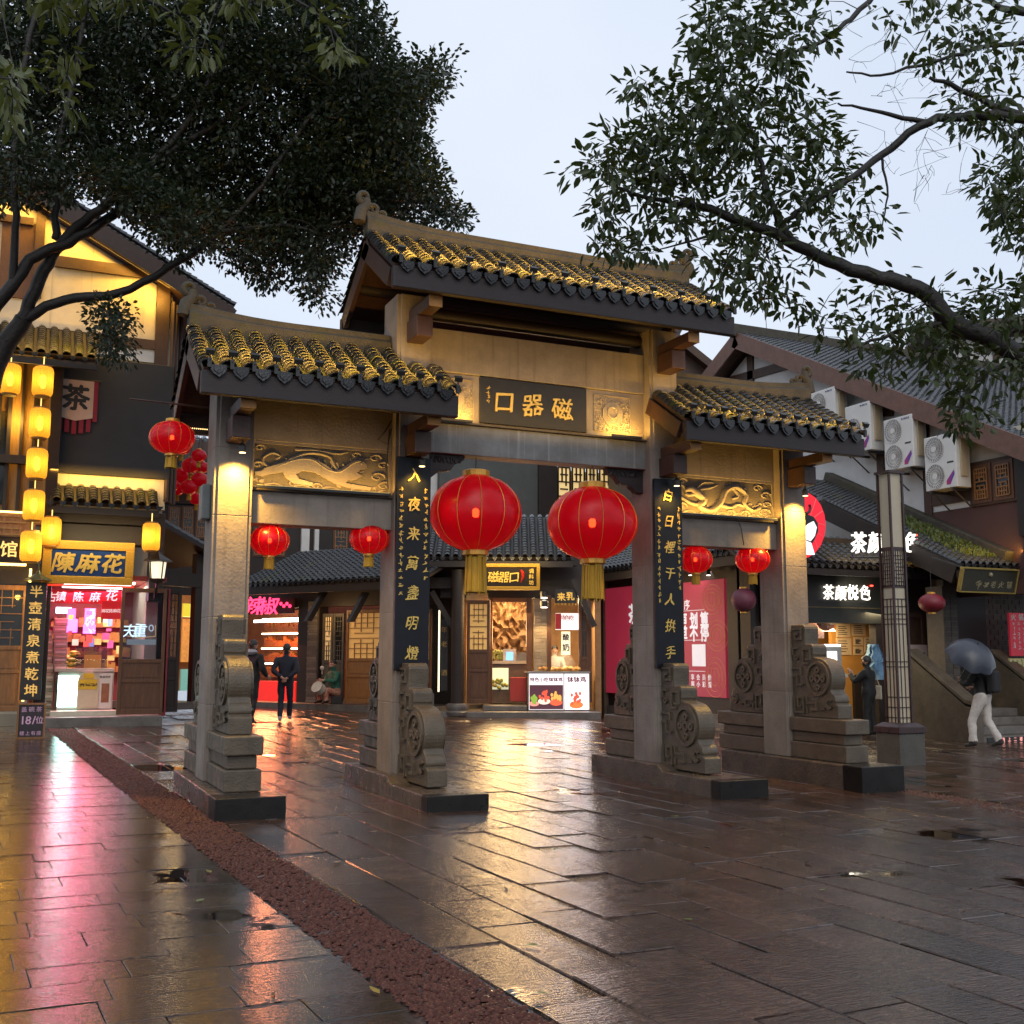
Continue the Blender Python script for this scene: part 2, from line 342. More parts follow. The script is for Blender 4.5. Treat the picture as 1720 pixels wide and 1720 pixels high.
def grow_bodies():
    obs = []
    for kind in ('umbrella', 'phone', 'stroll', 'hood', 'seated', 'vendor'):
        J, B = skel(kind); names = list(J); ix = {n: i for i, n in enumerate(names)}
        me = bpy.data.meshes.new('b'); me.from_pydata([J[n][0].tolist() for n in names], [(ix[a], ix[b]) for a, b in B], []); o = bpy.data.objects.new('b', me); COL.objects.link(o)
        m = o.modifiers.new('s', 'SKIN'); m.use_smooth_shade = True; s2 = o.modifiers.new('d', 'SUBSURF'); s2.levels = 2; s2.render_levels = 2
        for i, n in enumerate(names):
            sv = me.skin_vertices[0].data[i] if me.skin_vertices else None
            if sv: sv.radius = (J[n][1], J[n][2]); sv.use_root = (n == 'pel')
        obs.append((kind, o, J, B))
    if not obs[0][1].data.skin_vertices:
        for kind, o, J, B in obs:
            bpy.context.view_layer.objects.active = o; bpy.ops.object.select_all(action='DESELECT'); o.select_set(True); bpy.ops.object.skin_root_mark() if False else None
    dg = bpy.context.evaluated_depsgraph_get()
    for kind, o, J, B in obs:
        me = bpy.data.meshes.new_from_object(o.evaluated_get(dg)); V = np.array([v.co[:] for v in me.vertices]); F = [tuple(p.vertices) for p in me.polygons]
        seg = [(J[a][0], J[b][0], J[a][3], J[b][3], max(J[a][1], J[b][1])) for a, b in B]; mi = []
        Cf = np.array([V[list(f)].mean(0) for f in F]); best = np.full(len(F), 1e9); mi = np.zeros(len(F), int)
        for a, b, ma, mb_, rr in seg:
            ab = b - a; tt = np.clip((Cf - a) @ ab / (ab @ ab + 1e-9), 0, 1); dd_ = np.linalg.norm(Cf - a - np.outer(tt, ab), axis=1) / rr
            w_b = dd_ < best; best[w_b] = dd_[w_b]; mi[w_b] = np.where(tt[w_b] > .35, mb_, ma)
        mi = mi.tolist()
        nv = np.zeros_like(V); isc = np.zeros(len(V))
        for f, m_ in zip(F, mi):
            q = V[list(f)]; nq = np.cross(q[1] - q[0], q[2] - q[0]); nv[list(f)] += nq; isc[list(f)] = max(isc[f[0]], m_ in (1, 2))
        nv /= np.linalg.norm(nv, axis=1)[:, None] + 1e-9
        fold = np.sin(V[:, 2] * 46 + 9 * V[:, 0] + 5 * np.sin(V[:, 0] * 21 + V[:, 2] * 9)) * .5 + np.sin(V[:, 2] * 21 - V[:, 0] * 34 + V[:, 1] * 25) * .5
        V = V + nv * (fold * isc * .009)[:, None]
        BODY[kind] = (V, F, mi, J); bpy.data.meshes.remove(me); md = o.data; bpy.data.objects.remove(o); bpy.data.meshes.remove(md)
def _skinlayer(me):
    pass
grow_bodies()
# ================================================================ GROUND
def wet_stone(name, c1, c2, stretch, rlo, rhi, bump, pud):
    """wet stone: shallow standing water (noise mask) is smooth and dark, the rest chiselled and glossy"""
    m = bpy.data.materials.new(name); m.use_nodes = True; t = m.node_tree; N = t.nodes; Lk = t.links.new; b = N['Principled BSDF']
    tc = N.new('ShaderNodeTexCoord'); vec = tc.outputs['Object']
    def noise(sc, det, rgh=.6, v=None): n = N.new('ShaderNodeTexNoise'); n.inputs['Scale'].default_value = sc; n.inputs['Detail'].default_value = det; n.inputs['Roughness'].default_value = rgh; Lk(v or vec, n.inputs['Vector']); return n.outputs['Fac']
    def mr(o, a, b_, c=0., d=1.): q = N.new('ShaderNodeMapRange'); q.inputs[1].default_value = a; q.inputs[2].default_value = b_; q.inputs[3].default_value = c; q.inputs[4].default_value = d; Lk(o, q.inputs[0]); return q.outputs[0]
    def math_(op, a, b_): q = N.new('ShaderNodeMath'); q.operation = op; (Lk(a, q.inputs[0]) if not isinstance(a, float) else setattr(q.inputs[0], 'default_value', a)); (Lk(b_, q.inputs[1]) if not isinstance(b_, float) else setattr(q.inputs[1], 'default_value', b_)); return q.outputs[0]
    mp = N.new('ShaderNodeMapping'); mp.inputs['Scale'].default_value = stretch; Lk(vec, mp.inputs[0])
    r = N.new('ShaderNodeValToRGB'); r.color_ramp.elements[0].position = .35; r.color_ramp.elements[1].position = .7
    r.color_ramp.elements[0].color = (*c1, 1); r.color_ramp.elements[1].color = (*c2, 1); Lk(noise(3.5, 9, .75), r.inputs[0])
    oi = N.new('ShaderNodeObjectInfo'); hs = N.new('ShaderNodeHueSaturation'); Lk(mr(oi.outputs['Random'], 0, 1, .55, 1.5), hs.inputs['Value']); Lk(r.outputs[0], hs.inputs['Color'])
    ch = noise(1, 4, .55, mp.outputs[0]); dk = mr(ch, .34, .58, .35, 1.15); hs2 = N.new('ShaderNodeMix'); hs2.data_type = 'RGBA'; hs2.blend_type = 'MULTIPLY'; hs2.inputs[0].default_value = 1; cm = N.new('ShaderNodeCombineColor'); Lk(dk, cm.inputs[0]); Lk(dk, cm.inputs[1]); Lk(dk, cm.inputs[2]); Lk(hs.outputs[0], hs2.inputs[6]); Lk(cm.outputs[0], hs2.inputs[7])
    wet = mr(noise(.55, 6, .62), pud, pud + .05)                      # 1 where water stands
    mx = N.new('ShaderNodeMix'); mx.data_type = 'RGBA'; Lk(wet, mx.inputs[0]); Lk(hs2.outputs[2], mx.inputs[6]); mx.inputs[7].default_value = (c1[0] * .45, c1[1] * .45, c1[2] * .45, 1); Lk(mx.outputs[2], b.inputs['Base Color'])
    rg = mr(noise(2.2, 6, .7), .3, .7, rlo, rhi); dry = math_('SUBTRACT', 1., wet) if False else mr(wet, 0, 1, 1, 0)
    Lk(math_('MAXIMUM', math_('MULTIPLY', rg, dry), .025), b.inputs['Roughness'])
    h = math_('ADD', mr(ch, .3, .7), math_('MULTIPLY', noise(8, 5, .65), 1.1))
    bp = N.new('ShaderNodeBump'); Lk(math_('MULTIPLY', dry, bump), bp.inputs['Strength']); bp.inputs['Distance'].default_value = .006; Lk(h, bp.inputs['Height']); Lk(bp.outputs[0], b.inputs['Normal'])
    b.inputs['Specular IOR Level'].default_value = .65
    return m
M_SLAB = wet_stone('wet_paving_stone', (.024, .0135, .009), (.082, .047, .032), (14, 62, 20), .04, .17, .50, .575)
M_SLAB2 = wet_stone('wet_footway_stone', (.022, .0155, .0115), (.055, .038, .028), (18, 70, 20), .02, .085, .17, .61)
M_BED = mat('wet_joint_bed', (.014, .010, .008), (.026, .019, .015), scale=8, rough=.08, bump=.15)
M_WATER = mat('puddle_water', (.010, .008, .007), (.014, .011, .010), rough=.015, spec=.6)
mb = MB()
ys = [-60, 0, 60, 420]
zs = lambda x, y: gz(x, min(y, 60)) - .011
for a in range(3):
    for xa, xb in ((-420, -30), (-30, 40), (40, 420)):
        cx = lambda x: min(max(x, -30), 40)
        mb.quad((xa, ys[a], zs(cx(xa), ys[a])), (xb, ys[a], zs(cx(xb), ys[a])), (xb, ys[a + 1], zs(cx(xb), ys[a + 1])), (xa, ys[a + 1], zs(cx(xa), ys[a + 1])))
GROUND = solo('ground', mb, M_BED, kind='structure', loc=(0, 0, 0))
stripX = lambda y: -4.55 - .055 * y
stripR = lambda y: 4.5 + .11 * y
EY = nrm([-.055, 1, 0]); EX = nrm([1, .055, 0])
def slab_verts(x0, x1, y0, y1, O):
    k_ = .35 if O is O1 else 1.; dz = random.uniform(-.006, .005) * k_; tx, ty = random.uniform(-.008, .008) * k_, random.uniform(-.004, .004) * k_
    j = lambda: random.uniform(-.006, .006) * (.25 if O is O1 else 1.)
    P = []
    cx, cy = (x0 + x1) / 2, (y0 + y1) / 2
    for k, (ins, dep) in enumerate(((.008, 0), (.001, -.006), (0, -.03)) if O is not O1 else ((.004, 0), (.0005, -.003), (0, -.03))):
        for a, b in ((x0 + ins, y0 + ins), (x1 - ins, y0 + ins), (x1 - ins, y1 - ins), (x0 + ins, y1 - ins)):
            p = O + EX * (a + j()) + EY * (b + j()); z = gz(p[0], p[1]) + dz + tx * (a - cx) + ty * (b - cy) + dep
            P.append((p[0], p[1], z))
    F = [(0, 1, 2, 3)]
    for k in (0, 4):
        F += [(k + 4 + i, k + 4 + (i + 1) % 4, k + (i + 1) % 4, k + i) for i in range(4)]
    return P, F
O0 = np.array([-4.55 + .26, 0, 0]); O1 = np.array([-4.55 - .27, 0, 0])
slabs = []
for c in range(50):
    wd = .41; x0 = c * wd; y = -14 + random.uniform(0, 1)
    while y < 27:
        l = random.uniform(.65, 1.3) * (1.3 if random.random() < .15 else 1)
        p = O0 + EX * (x0 + wd / 2) + EY * (y + l / 2)
        if not ((p[1] > 17 and p[0] < 1) or (p[0] > 10 and p[1] > 9)):
            slabs.append((np.linalg.norm(p[:2] - CAM[:2]), x0 + .004, x0 + wd - .004, y + .004, y + l - .004, O0, 0, p))
        y += l
y = -14.
r = 0
while y < 12:
    l = .34; x = -5.2 + random.uniform(0, .5)
    while x < -.02:
        wd = random.choice([.45, .6, .6, .75]); x1 = min(x + wd, 0); 
        if x1 > -.25: x1 = 0
        p = O1 + EX * ((x + x1) / 2) + EY * (y + l / 2)
        slabs.append((np.linalg.norm(p[:2] - CAM[:2]), x + .001, x1 - .001, y + .001, y + l - .001, O1, 1, p)); x = x1
        if x1 == 0: break
    y += l
def inview(p):
    q = np.array([p[0], p[1], gz(p[0], p[1])]) - CAM; z = q @ _fw
    return z > 1 and abs(q @ _r2) / z * FPX < 930 and abs(q @ _u2) / z * FPX < 940
vis = sorted([s for s in slabs if inview(s[7])], key=lambda s: s[0]); hid = [s for s in slabs if not inview(s[7])]
PAVE = thing('paving', None, None, (0, 0, -.25), kind='structure')
for k in (0, 1):
    for s in [q for q in vis if q[6] == k][:150]:
        P, F = slab_verts(s[1], s[2], s[3], s[4], s[5]); b = MB(); b.add(P, F); part('slab', b, (M_SLAB, M_SLAB2)[k], PAVE)
    b = MB()
    for s in [q for q in vis if q[6] == k][150:] + [q for q in hid if q[6] == k and q[0] < 22]:
        P, F = slab_verts(s[1], s[2], s[3], s[4], s[5]); b.add(P, F)
    part('far_slabs', b, (M_SLAB, M_SLAB2)[k], PAVE, kind='stuff')
# pebble strips
M_PEB = mat('wet_red_pebbles', (.030, .0075, .0045), (.115, .036, .022), scale=45, rough=.45, rvar=.12, bump=.2, spec=.25)
def pebbles(fx, y0, y1, wd, n, name, label):
    b = MB(); base = [(1, 0, 0), (.5, .87, 0), (-.5, .87, 0), (-1, 0, 0), (-.5, -.87, 0), (.5, -.87, 0), (.5, 0, .7), (-.3, .45, .75), (-.3, -.45, .7)]
    fc = [(6, 7, 8), (0, 1, 6), (1, 7, 6), (1, 2, 7), (2, 3, 7), (3, 8, 7), (3, 4, 8), (4, 5, 8), (5, 6, 8), (5, 0, 6)]
    base = np.array(base)
    for i in range(n):
        t = random.random(); y = y0 + (y1 - y0) * t ** 1.6; x = fx(y) + random.uniform(-wd / 2, wd / 2) + random.uniform(-.02, .02)
        s = random.uniform(.010, .021); a = random.uniform(0, 6.28); V = base * [s * random.uniform(.8, 1.4), s, s * random.uniform(.6, 1)]
        ca, sa = math.cos(a), math.sin(a); V = np.stack([V[:, 0] * ca - V[:, 1] * sa, V[:, 0] * sa + V[:, 1] * ca, V[:, 2]], 1)
        b.add(V + [x, y, gz(x, y) - .012 + random.uniform(-.007, .009)], fc)
    return solo(name, b, M_PEB, label, 'pebbles', kind='stuff')
pebbles(stripX, -9.6, 11, .47, 22000, 'pebble_strip', 'strip of wet red pebbles curving past the left column')
pebbles(stripR, -.2, -7, .42, 3500, 'pebble_strip', 'strip of wet red pebbles beside the rightmost plinth')
# ================================================================ MEMORIAL GATEWAY
WARM = (1, .55, .09)
M_STONE = mat('gate_stone', (.285, .245, .21), (.19, .16, .135), scale=2.5, rough=.7, bump=.25, bscale=30, rnd=.09, streak=((.17, .14, .12), .56), moss=((.17, .135, .115), .8, .60))
M_STONE2 = mat('carved_stone', (.118, .092, .062), (.070, .054, .037), scale=4, rough=.45, rvar=.15, bump=.35, bscale=45)
M_PLINTH = mat('plinth_stone', (.10, .078, .06), (.05, .039, .031), scale=3, rough=.32, rvar=.18, bump=.3, bscale=35, streak=((.04, .035, .03), .6))
M_BLACK = mat('black_granite', (.008, .0075, .0075), (.016, .014, .013), scale=6, rough=.35, rvar=.1, bump=.08, spec=.25)
M_WOODD = mat('dark_stained_timber', (.022, .0135, .0145), (.013, .008, .009), scale=3, rough=.55, bump=.3, bscale=25, stretch=(1, 8, 8))
M_WOODR = mat('red_brown_timber', (.055, .024, .015), (.03, .013, .009), scale=4, rough=.5, bump=.25, bscale=20)
M_TILE = mat('grey_roof_tile', (.040, .040, .041), (.014, .015, .017), scale=9, rough=.33, rvar=.14, bump=.35, bscale=60, rnd=.45, moss=((.05, .052, .012), 1.3, .52))
M_RIDGE = mat('weathered_ridge', (.060, .050, .034), (.030, .027, .019), scale=5, rough=.75, bump=.5, bscale=30, moss=((.05, .048, .014), 3, .58))
M_GOLD = mat('gold_leaf', (.78, .55, .14), (.62, .42, .10), scale=20, rough=.4, metal=.35)
M_NAVY = mat('navy_lacquer', (.003, .0045, .009), (.005, .0065, .011), scale=5, rough=.42, rvar=.08, spec=.3)
M_PLAQ = mat('black_plaque', (.012, .0115, .012), (.02, .019, .019), scale=6, rough=.5, bump=.1)
M_FIX = mat('lamp_housing', (.02, .02, .02), (.035, .035, .035), rough=.45)
M_LENS = glow('warm_lamp_lens', (1, .72, .3), 3)
M_BEAMG = mat('grey_stained_beam', (.22, .225, .225), (.14, .135, .13), scale=3, rough=.6, bump=.2, streak=((.34, .345, .34), .56))
M_STONE3 = mat('recess_shade_stone', (.12, .10, .08), (.085, .07, .055), scale=6, rough=.7, bump=.4, bscale=50)  # panel ground darkened in colour, as shade behind the raised carving
a_, b_, w_, d_ = 1.79, 3.915, .434, .576
GATE = thing('memorial_gateway', 'grey stone memorial gateway with three tiled roofs across the wet square', 'gateway', (0, 0, -.22))
# --- plinths and columns
for X, inner in ((-b_, 0), (-a_, 1), (a_, 1), (b_, 0)):
    g0 = gz(X, 0) - .05; hw = .335
    mb = MB()
    if inner:
        mb.prism([(1.25, g0), (-1.70, g0), (-1.70, -.075), (-.62, -.075), (-.56, -.03), (-.52, 0), (1.25, 0)], (X - hw, 0, 0), (0, 1, 0), (0, 0, 1), (1, 0, 0), 0, 2 * hw)
    else:
        mb.box(X - hw, X + hw, -1.5, 1.15, g0, 0); 
    pl = part('plinth', mb, M_PLINTH, GATE, bevel=.012)
    mb = MB()
    if inner: mb.box(X - hw - .006, X + hw + .006, -1.90, -1.702, g0, -.070)
    else: mb.box(X - hw - .006, X + hw + .006, -1.86, -1.502, g0, .004)
    part('end_block', mb, M_BLACK, pl, bevel=.01)
    top = 5.78 if inner else 4.45
    x0, x1, y0, y1 = X - w_ / 2, X + w_ / 2, -d_ / 2, d_ / 2; r = .045
    poly = [(x0 + r, y0), (x1 - r, y0), (x1 - r, y0 + r * .6), (x1, y0 + r * .6), (x1, y1 - r * .6), (x1 - r, y1 - r * .6), (x1 - r, y1), (x0 + r, y1), (x0 + r, y1 - r * .6), (x0, y1 - r * .6), (x0, y0 + r * .6), (x0 + r, y0 + r * .6)]
    mb = MB(); zz = -.02 if inner else .004; mb.prism([(X + (x - X) * .985, y * .985) for x, y in poly], (0, 0, 0), (1, 0, 0), (0, 1, 0), (0, 0, 1), zz, top); co = part('column', mb, M_STONE, GATE)
    while zz < top - .05:                                           # the shaft is built of stacked blocks with hairline joints
        z2 = min(top, zz + random.uniform(.75, 1.15)); z2 = top if top - z2 < .4 else z2; s_ = random.uniform(.996, 1.004)
        mb = MB(); mb.prism([(X + (x - X) * s_, y * s_) for x, y in poly], (0, 0, 0), (1, 0, 0), (0, 1, 0), (0, 0, 1), zz + .002, z2 - .002); part('column_block', mb, M_STONE, co, bevel=.006); zz = z2
    # stone courses under the carved drum stones
    for sgn in (-1, 1):
        if inner and sgn < 0: continue
        ln = 1.12 if not inner else .82
        for k, (h0, h1, ins) in enumerate(((.003, .22, 0), (.223, .36, .07), (.363, .55, -.02))):
            mb = MB(); f = sgn * (d_ / 2 + .004); g = sgn * (d_ / 2 + ln - ins); hw2 = .185 - ins * .5
            mb.box(X - hw2, X + hw2, min(f, g), max(f, g), h0, h1); part('stone_course', mb, M_STONE2, GATE, bevel=.014)
# --- carved drum stones (one mesh, eight stones)
def circ(cx, cz, r, a0, a1, n): return [(cx + r * math.cos(math.radians(a0 + (a1 - a0) * i / n)), cz + r * math.sin(math.radians(a0 + (a1 - a0) * i / n))) for i in range(n + 1)]
outline = [(0, 0), (1.06, 0), (1.06, .20), (.99, .235)] + circ(.90, .27, .11, -10, 70, 5) + circ(.63, .60, .315, -32, 82, 14) + [(.50, .94), (.52, .98)] + circ(.46, 1.08, .06, 0, 90, 3) + [(.33, 1.14), (.33, 1.20)] + circ(.27, 1.38, .07, 0, 90, 3) + [(0, 1.45)]
DT = .118
mb = MB(); mb.prism(outline, (0, 0, 0), (0, -1, 0), (0, 0, 1), (1, 0, 0), -DT, DT)
drum_me = mesh_of(mb, (0, 0, 0), M_STONE2, 'drum_stone')
RELIEF = []
def bars(sgn):
    f = sgn * DT; t = .028
    def keep(b, nm): RELIEF.append((nm, mesh_of(b, (0, 0, 0), M_STONE2, nm)))
    def path(P, wd=.032):
        P = [np.array(p, float) for p in P]; n = len(P); lf, rt_ = [], []
        P[0] = P[0] - nrm(P[1] - P[0]) * wd / 2; P[-1] = P[-1] + nrm(P[-1] - P[-2]) * wd / 2
        for i in range(n):
            d0 = nrm(P[i] - P[i - 1]) if i else nrm(P[1] - P[0]); d1 = nrm(P[i + 1] - P[i]) if i < n - 1 else d0
            n0 = np.array([-d0[1], d0[0]]); n1 = np.array([-d1[1], d1[0]]); m = nrm(n0 + n1); k = (wd / 2) / max(.3, m @ n1); lf.append(P[i] + m * k); rt_.append(P[i] - m * k)
        poly = [tuple(q) for q in lf + rt_[::-1]]; b = MB(); b.prism(poly, (f, 0, 0), (0, -1, 0), (0, 0, 1), (sgn, 0, 0), -.004, t); keep(b, 'carved_fret')
    def ring(cx, cz, r0, r1, n=26, a0=0, a1=360):
        b = MB(); V = []
        for h in (-.004, t):
            for rr in (r0, r1):
                for i in range(n + 1): q = circ(cx, cz, max(rr, .001), a0 + (a1 - a0) * i / n, 0, 1)[0]; V.append((f + sgn * h, -q[0], q[1]))
        m = n + 1; F = []
        for i in range(n): F += [(2 * m + i, 2 * m + i + 1, 3 * m + i + 1, 3 * m + i), (m + i, m + i + 1, 3 * m + i + 1, 3 * m + i), (i, i + 1, 2 * m + i + 1, 2 * m + i)]
        b.add(V, F); keep(b, 'carved_ring')
    ring(.63, .60, .225, .27); ring(.63, .60, .035, .07, 10)
    for k in range(4): ring(.63 + .13 * math.cos(k * 1.57), .60 + .13 * math.sin(k * 1.57), .02, .055, 8)
    ring(.88, .22, .045, .085, 12, 40, 330)
    path([(.06, 1.38), (.26, 1.38), (.26, 1.22), (.12, 1.22), (.12, 1.30), (.19, 1.30)])
    path([(.40, .84), (.30, .84), (.30, 1.06), (.46, 1.06), (.46, .90), (.37, .90)])
    path([(.06, .98), (.06, 1.08), (.16, 1.08)]); ring(.13, .93, .02, .045, 8)
    path([(.05, .76), (.24, .76), (.24, .68)]); path([(.06, .64), (.14, .64), (.14, .50), (.26, .50)])
    path([(.06, .30), (.06, .07), (.28, .07), (.28, .30), (.14, .30), (.14, .16), (.20, .16)]); path([(.36, .30), (.36, .22), (.58, .22), (.58, .12), (.46, .12)]); path([(.36, .15), (.36, .08)]); path([(.68, .14), (.76, .14)])
bars(-1); bars(1)
for X, inner in ((-b_, 0), (-a_, 1), (a_, 1), (b_, 0)):
    for sgn in (-1, 1):
        zb = (-.06 if inner and sgn < 0 else .553); s = (.92 if inner and sgn < 0 else .86)
        o = inst('drum_stone', drum_me, GATE, (X, sgn * (d_ / 2 + .002), zb), (0, 0, 0 if sgn < 0 else math.pi), (1, s * (1.0 if sgn < 0 and inner else 1 if not inner else .75), s)); bev(o, .012)
        ROOT[o.name] = ROOT[GATE.name]
        for nm, rm in RELIEF: r = bpy.data.objects.new(nm, rm); COL.objects.link(r); r.parent = o
# --- beams and panels
YP = -.085
def bay(X0, X1, rows):
    for (name, z0, z1, y0, m) in rows:
        mb = MB(); mb.box(X0, X1, y0, -y0, z0, z1); part(name, mb, m, GATE, bevel=.008)
xl, xr = b_ - w_ / 2 + .002, a_ + w_ / 2 - .002
for s in (-1, 1):
    X0, X1 = sorted((s * xl, s * xr))
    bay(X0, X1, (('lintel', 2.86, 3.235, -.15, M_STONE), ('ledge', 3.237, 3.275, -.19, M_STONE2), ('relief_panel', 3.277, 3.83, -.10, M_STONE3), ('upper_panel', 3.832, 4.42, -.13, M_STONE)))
XI = a_ - w_ / 2 + .002
bay(-XI, XI, (('main_beam', 3.86, 4.235, -.14, M_BEAMG), ('ledge', 4.237, 4.265, -.18, M_STONE2), ('plaque_panel', 4.267, 4.90, -.10, M_STONE), ('architrave', 4.902, 5.45, -.13, M_STONE)))
# --- reliefs: tiger (left bay) and dragon (right bay), carved as raised scrolls
def relief(s, beast):
    mb = MB(); X0, X1 = sorted((s * xl, s * xr)); y = -.102; zc = 3.55
    W = X1 - X0; Px = lambda t: X0 + t * W; Pz = lambda t: 3.30 + t * .50
    def worm(P, r0, r1, n=6):
        P = [np.array([Px(a), y, Pz(b)]) for a, b in P]; Q = []
        for i in range(len(P) - 1):
            p0, p1, p2, p3 = P[max(i - 1, 0)], P[i], P[i + 1], P[min(i + 2, len(P) - 1)]
            for k in range(5):
                t = k / 5; Q.append(.5 * (2 * p1 + (p2 - p0) * t + (2 * p0 - 5 * p1 + 4 * p2 - p3) * t * t + (3 * p1 - p0 - 3 * p2 + p3) * t ** 3))
        Q.append(P[-1]); k = len(Q); mb.tube(Q, [r0 + (r1 - r0) * i / (k - 1) for i in range(k)], n)
    def spiral(cx, cz, r, turns=1.4, w=.018, flip=1):
        worm([(cx + flip * r * (1 - i / 14) * math.cos(i * turns * .45) * .5, cz + r * (1 - i / 14) * math.sin(i * turns * .45)) for i in range(13)], w, w * .5)
    if beast == 'tiger':
        sil = [(600, 1000), (680, 965), (760, 928), (840, 922), (900, 950), (950, 990), (995, 978), (1025, 945), (1055, 915), (1090, 908), (1118, 930), (1122, 955), (1085, 972), (1070, 990), (1100, 1008), (1062, 1036), (1022, 1042), (1012, 1060), (1080, 1068), (1150, 1075), (1140, 1098), (1030, 1092), (960, 1072), (900, 1036), (850, 1004), (790, 1000), (755, 1026), (772, 1054), (845, 1072), (838, 1094), (740, 1082), (700, 1048), (690, 1018), (640, 1032), (590, 1052), (552, 1046), (550, 1028), (585, 1018)]
        mb.prism([(Px((u_ - 530) / 725), Pz((1112 - v_) / 262)) for u_, v_ in sil], (0, y, 0), (1, 0, 0), (0, 0, 1), (0, -1, 0), -.002, .026)
        worm([(.16, .44), (.30, .66), (.42, .70), (.53, .50), (.62, .46), (.72, .70), (.78, .76)], .030, .034)
        mb.ball((Px(.775), y - .03, Pz(.70)), .014, 5); worm([(.73, .55), (.77, .50), (.80, .52)], .012, .006)
        worm([(.14, .40), (.08, .62), (.14, .80), (.20, .74), (.17, .66)], .022, .012); worm([(.26, .66), (.40, .86), (.54, .82), (.58, .62), (.62, .36), (.56, .24)], .025, .014)
        worm([(.30, .92), (.45, .94), (.6, .9), (.68, .96)], .02, .012)
        for i in range(11):
            x = .24 + .045 * i; zc_ = .50 + .12 * math.sin((x - .1) * 5); worm([(x, zc_ + .12), (x + .012, zc_ + .02), (x + .004, zc_ - .08)], .013, .007)
        for i in range(7): worm([(.72 + .012 * i, .70), (.70 + .016 * i, .80), (.73 + .018 * i, .84)], .014, .006)
        for (fx, fz) in ((.60, .12), (.86, .12), (.02, .14), (.06, .12)):
            for i in range(3): worm([(fx, fz), (fx + .02, fz - .02 + .03 * i), (fx + .035, fz - .04 + .035 * i)], .016, .006)
        for i in range(5): worm([(.10 + .2 * i, .04), (.16 + .2 * i, .09), (.22 + .2 * i, .03)], .02, .01)
        for q in ((.88, .86, .10), (.94, .70, .09), (.90, .40, .12), (.06, .90, .08), (.95, .2, .12), (.05, .5, .08), (.30, .10, .09), (.46, .08, .08), (.74, .9, .07)): spiral(*q)
    else:
        worm([(.22, .62), (.30, .42), (.26, .22), (.36, .12), (.46, .36), (.52, .72), (.62, .84), (.72, .66), (.70, .40), (.78, .22), (.86, .30)], .06, .028)
        worm([(.22, .64), (.17, .70), (.12, .64)], .06, .03); worm([(.22, .58), (.16, .52), (.13, .56)], .035, .02)
        worm([(.24, .74), (.30, .90), (.40, .92)], .02, .01); worm([(.26, .70), (.36, .76), (.44, .86)], .02, .01)
        worm([(.46, .30), (.56, .26), (.64, .36), (.70, .30)], .035, .02); worm([(.28, .26), (.18, .30), (.08, .46)], .035, .02); worm([(.60, .8), (.64, .6), (.58, .5)], .03, .02)
        for i in range(16):
            t_ = i / 15; cx_ = (.30, .27, .33, .44, .49, .52, .58, .66, .71, .71, .72, .76, .80, .84, .86, .86)[i]; cz_ = (.42, .24, .13, .30, .50, .70, .82, .80, .70, .55, .42, .28, .22, .26, .30, .32)[i]
            worm([(cx_ - .02, cz_ + .09), (cx_, cz_ + .13), (cx_ + .02, cz_ + .09)], .014, .006)
        for i in range(6): worm([(.10 + .16 * i, .03), (.16 + .16 * i, .10), (.22 + .16 * i, .03)], .02, .01)
        for q in ((.06, .7, .12), (.08, .2, .12), (.90, .16, .14), (.92, .66, .12), (.84, .86, .10), (.56, .10, .09), (.70, .10, .10), (.40, .08, .07), (.93, .4, .09), (.10, .9, .09)): spiral(*q)
    fr = MB()
    for z0, z1 in ((3.28, 3.305), (3.80, 3.828)): fr.box(X0 + .01, X1 - .01, -.125, -.101, z0, z1)
    for x0 in (X0 + .005, X1 - .035): fr.box(x0, x0 + .03, -.124, -.1005, 3.306, 3.799)
    p = [q for q in bpy.data.objects if q.parent == GATE and q.name.startswith('relief_panel')][0 if s < 0 else 1]
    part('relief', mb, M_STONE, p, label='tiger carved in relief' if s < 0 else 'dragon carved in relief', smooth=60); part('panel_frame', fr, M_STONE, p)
relief(-1, 'tiger'); relief(1, 'dragon')
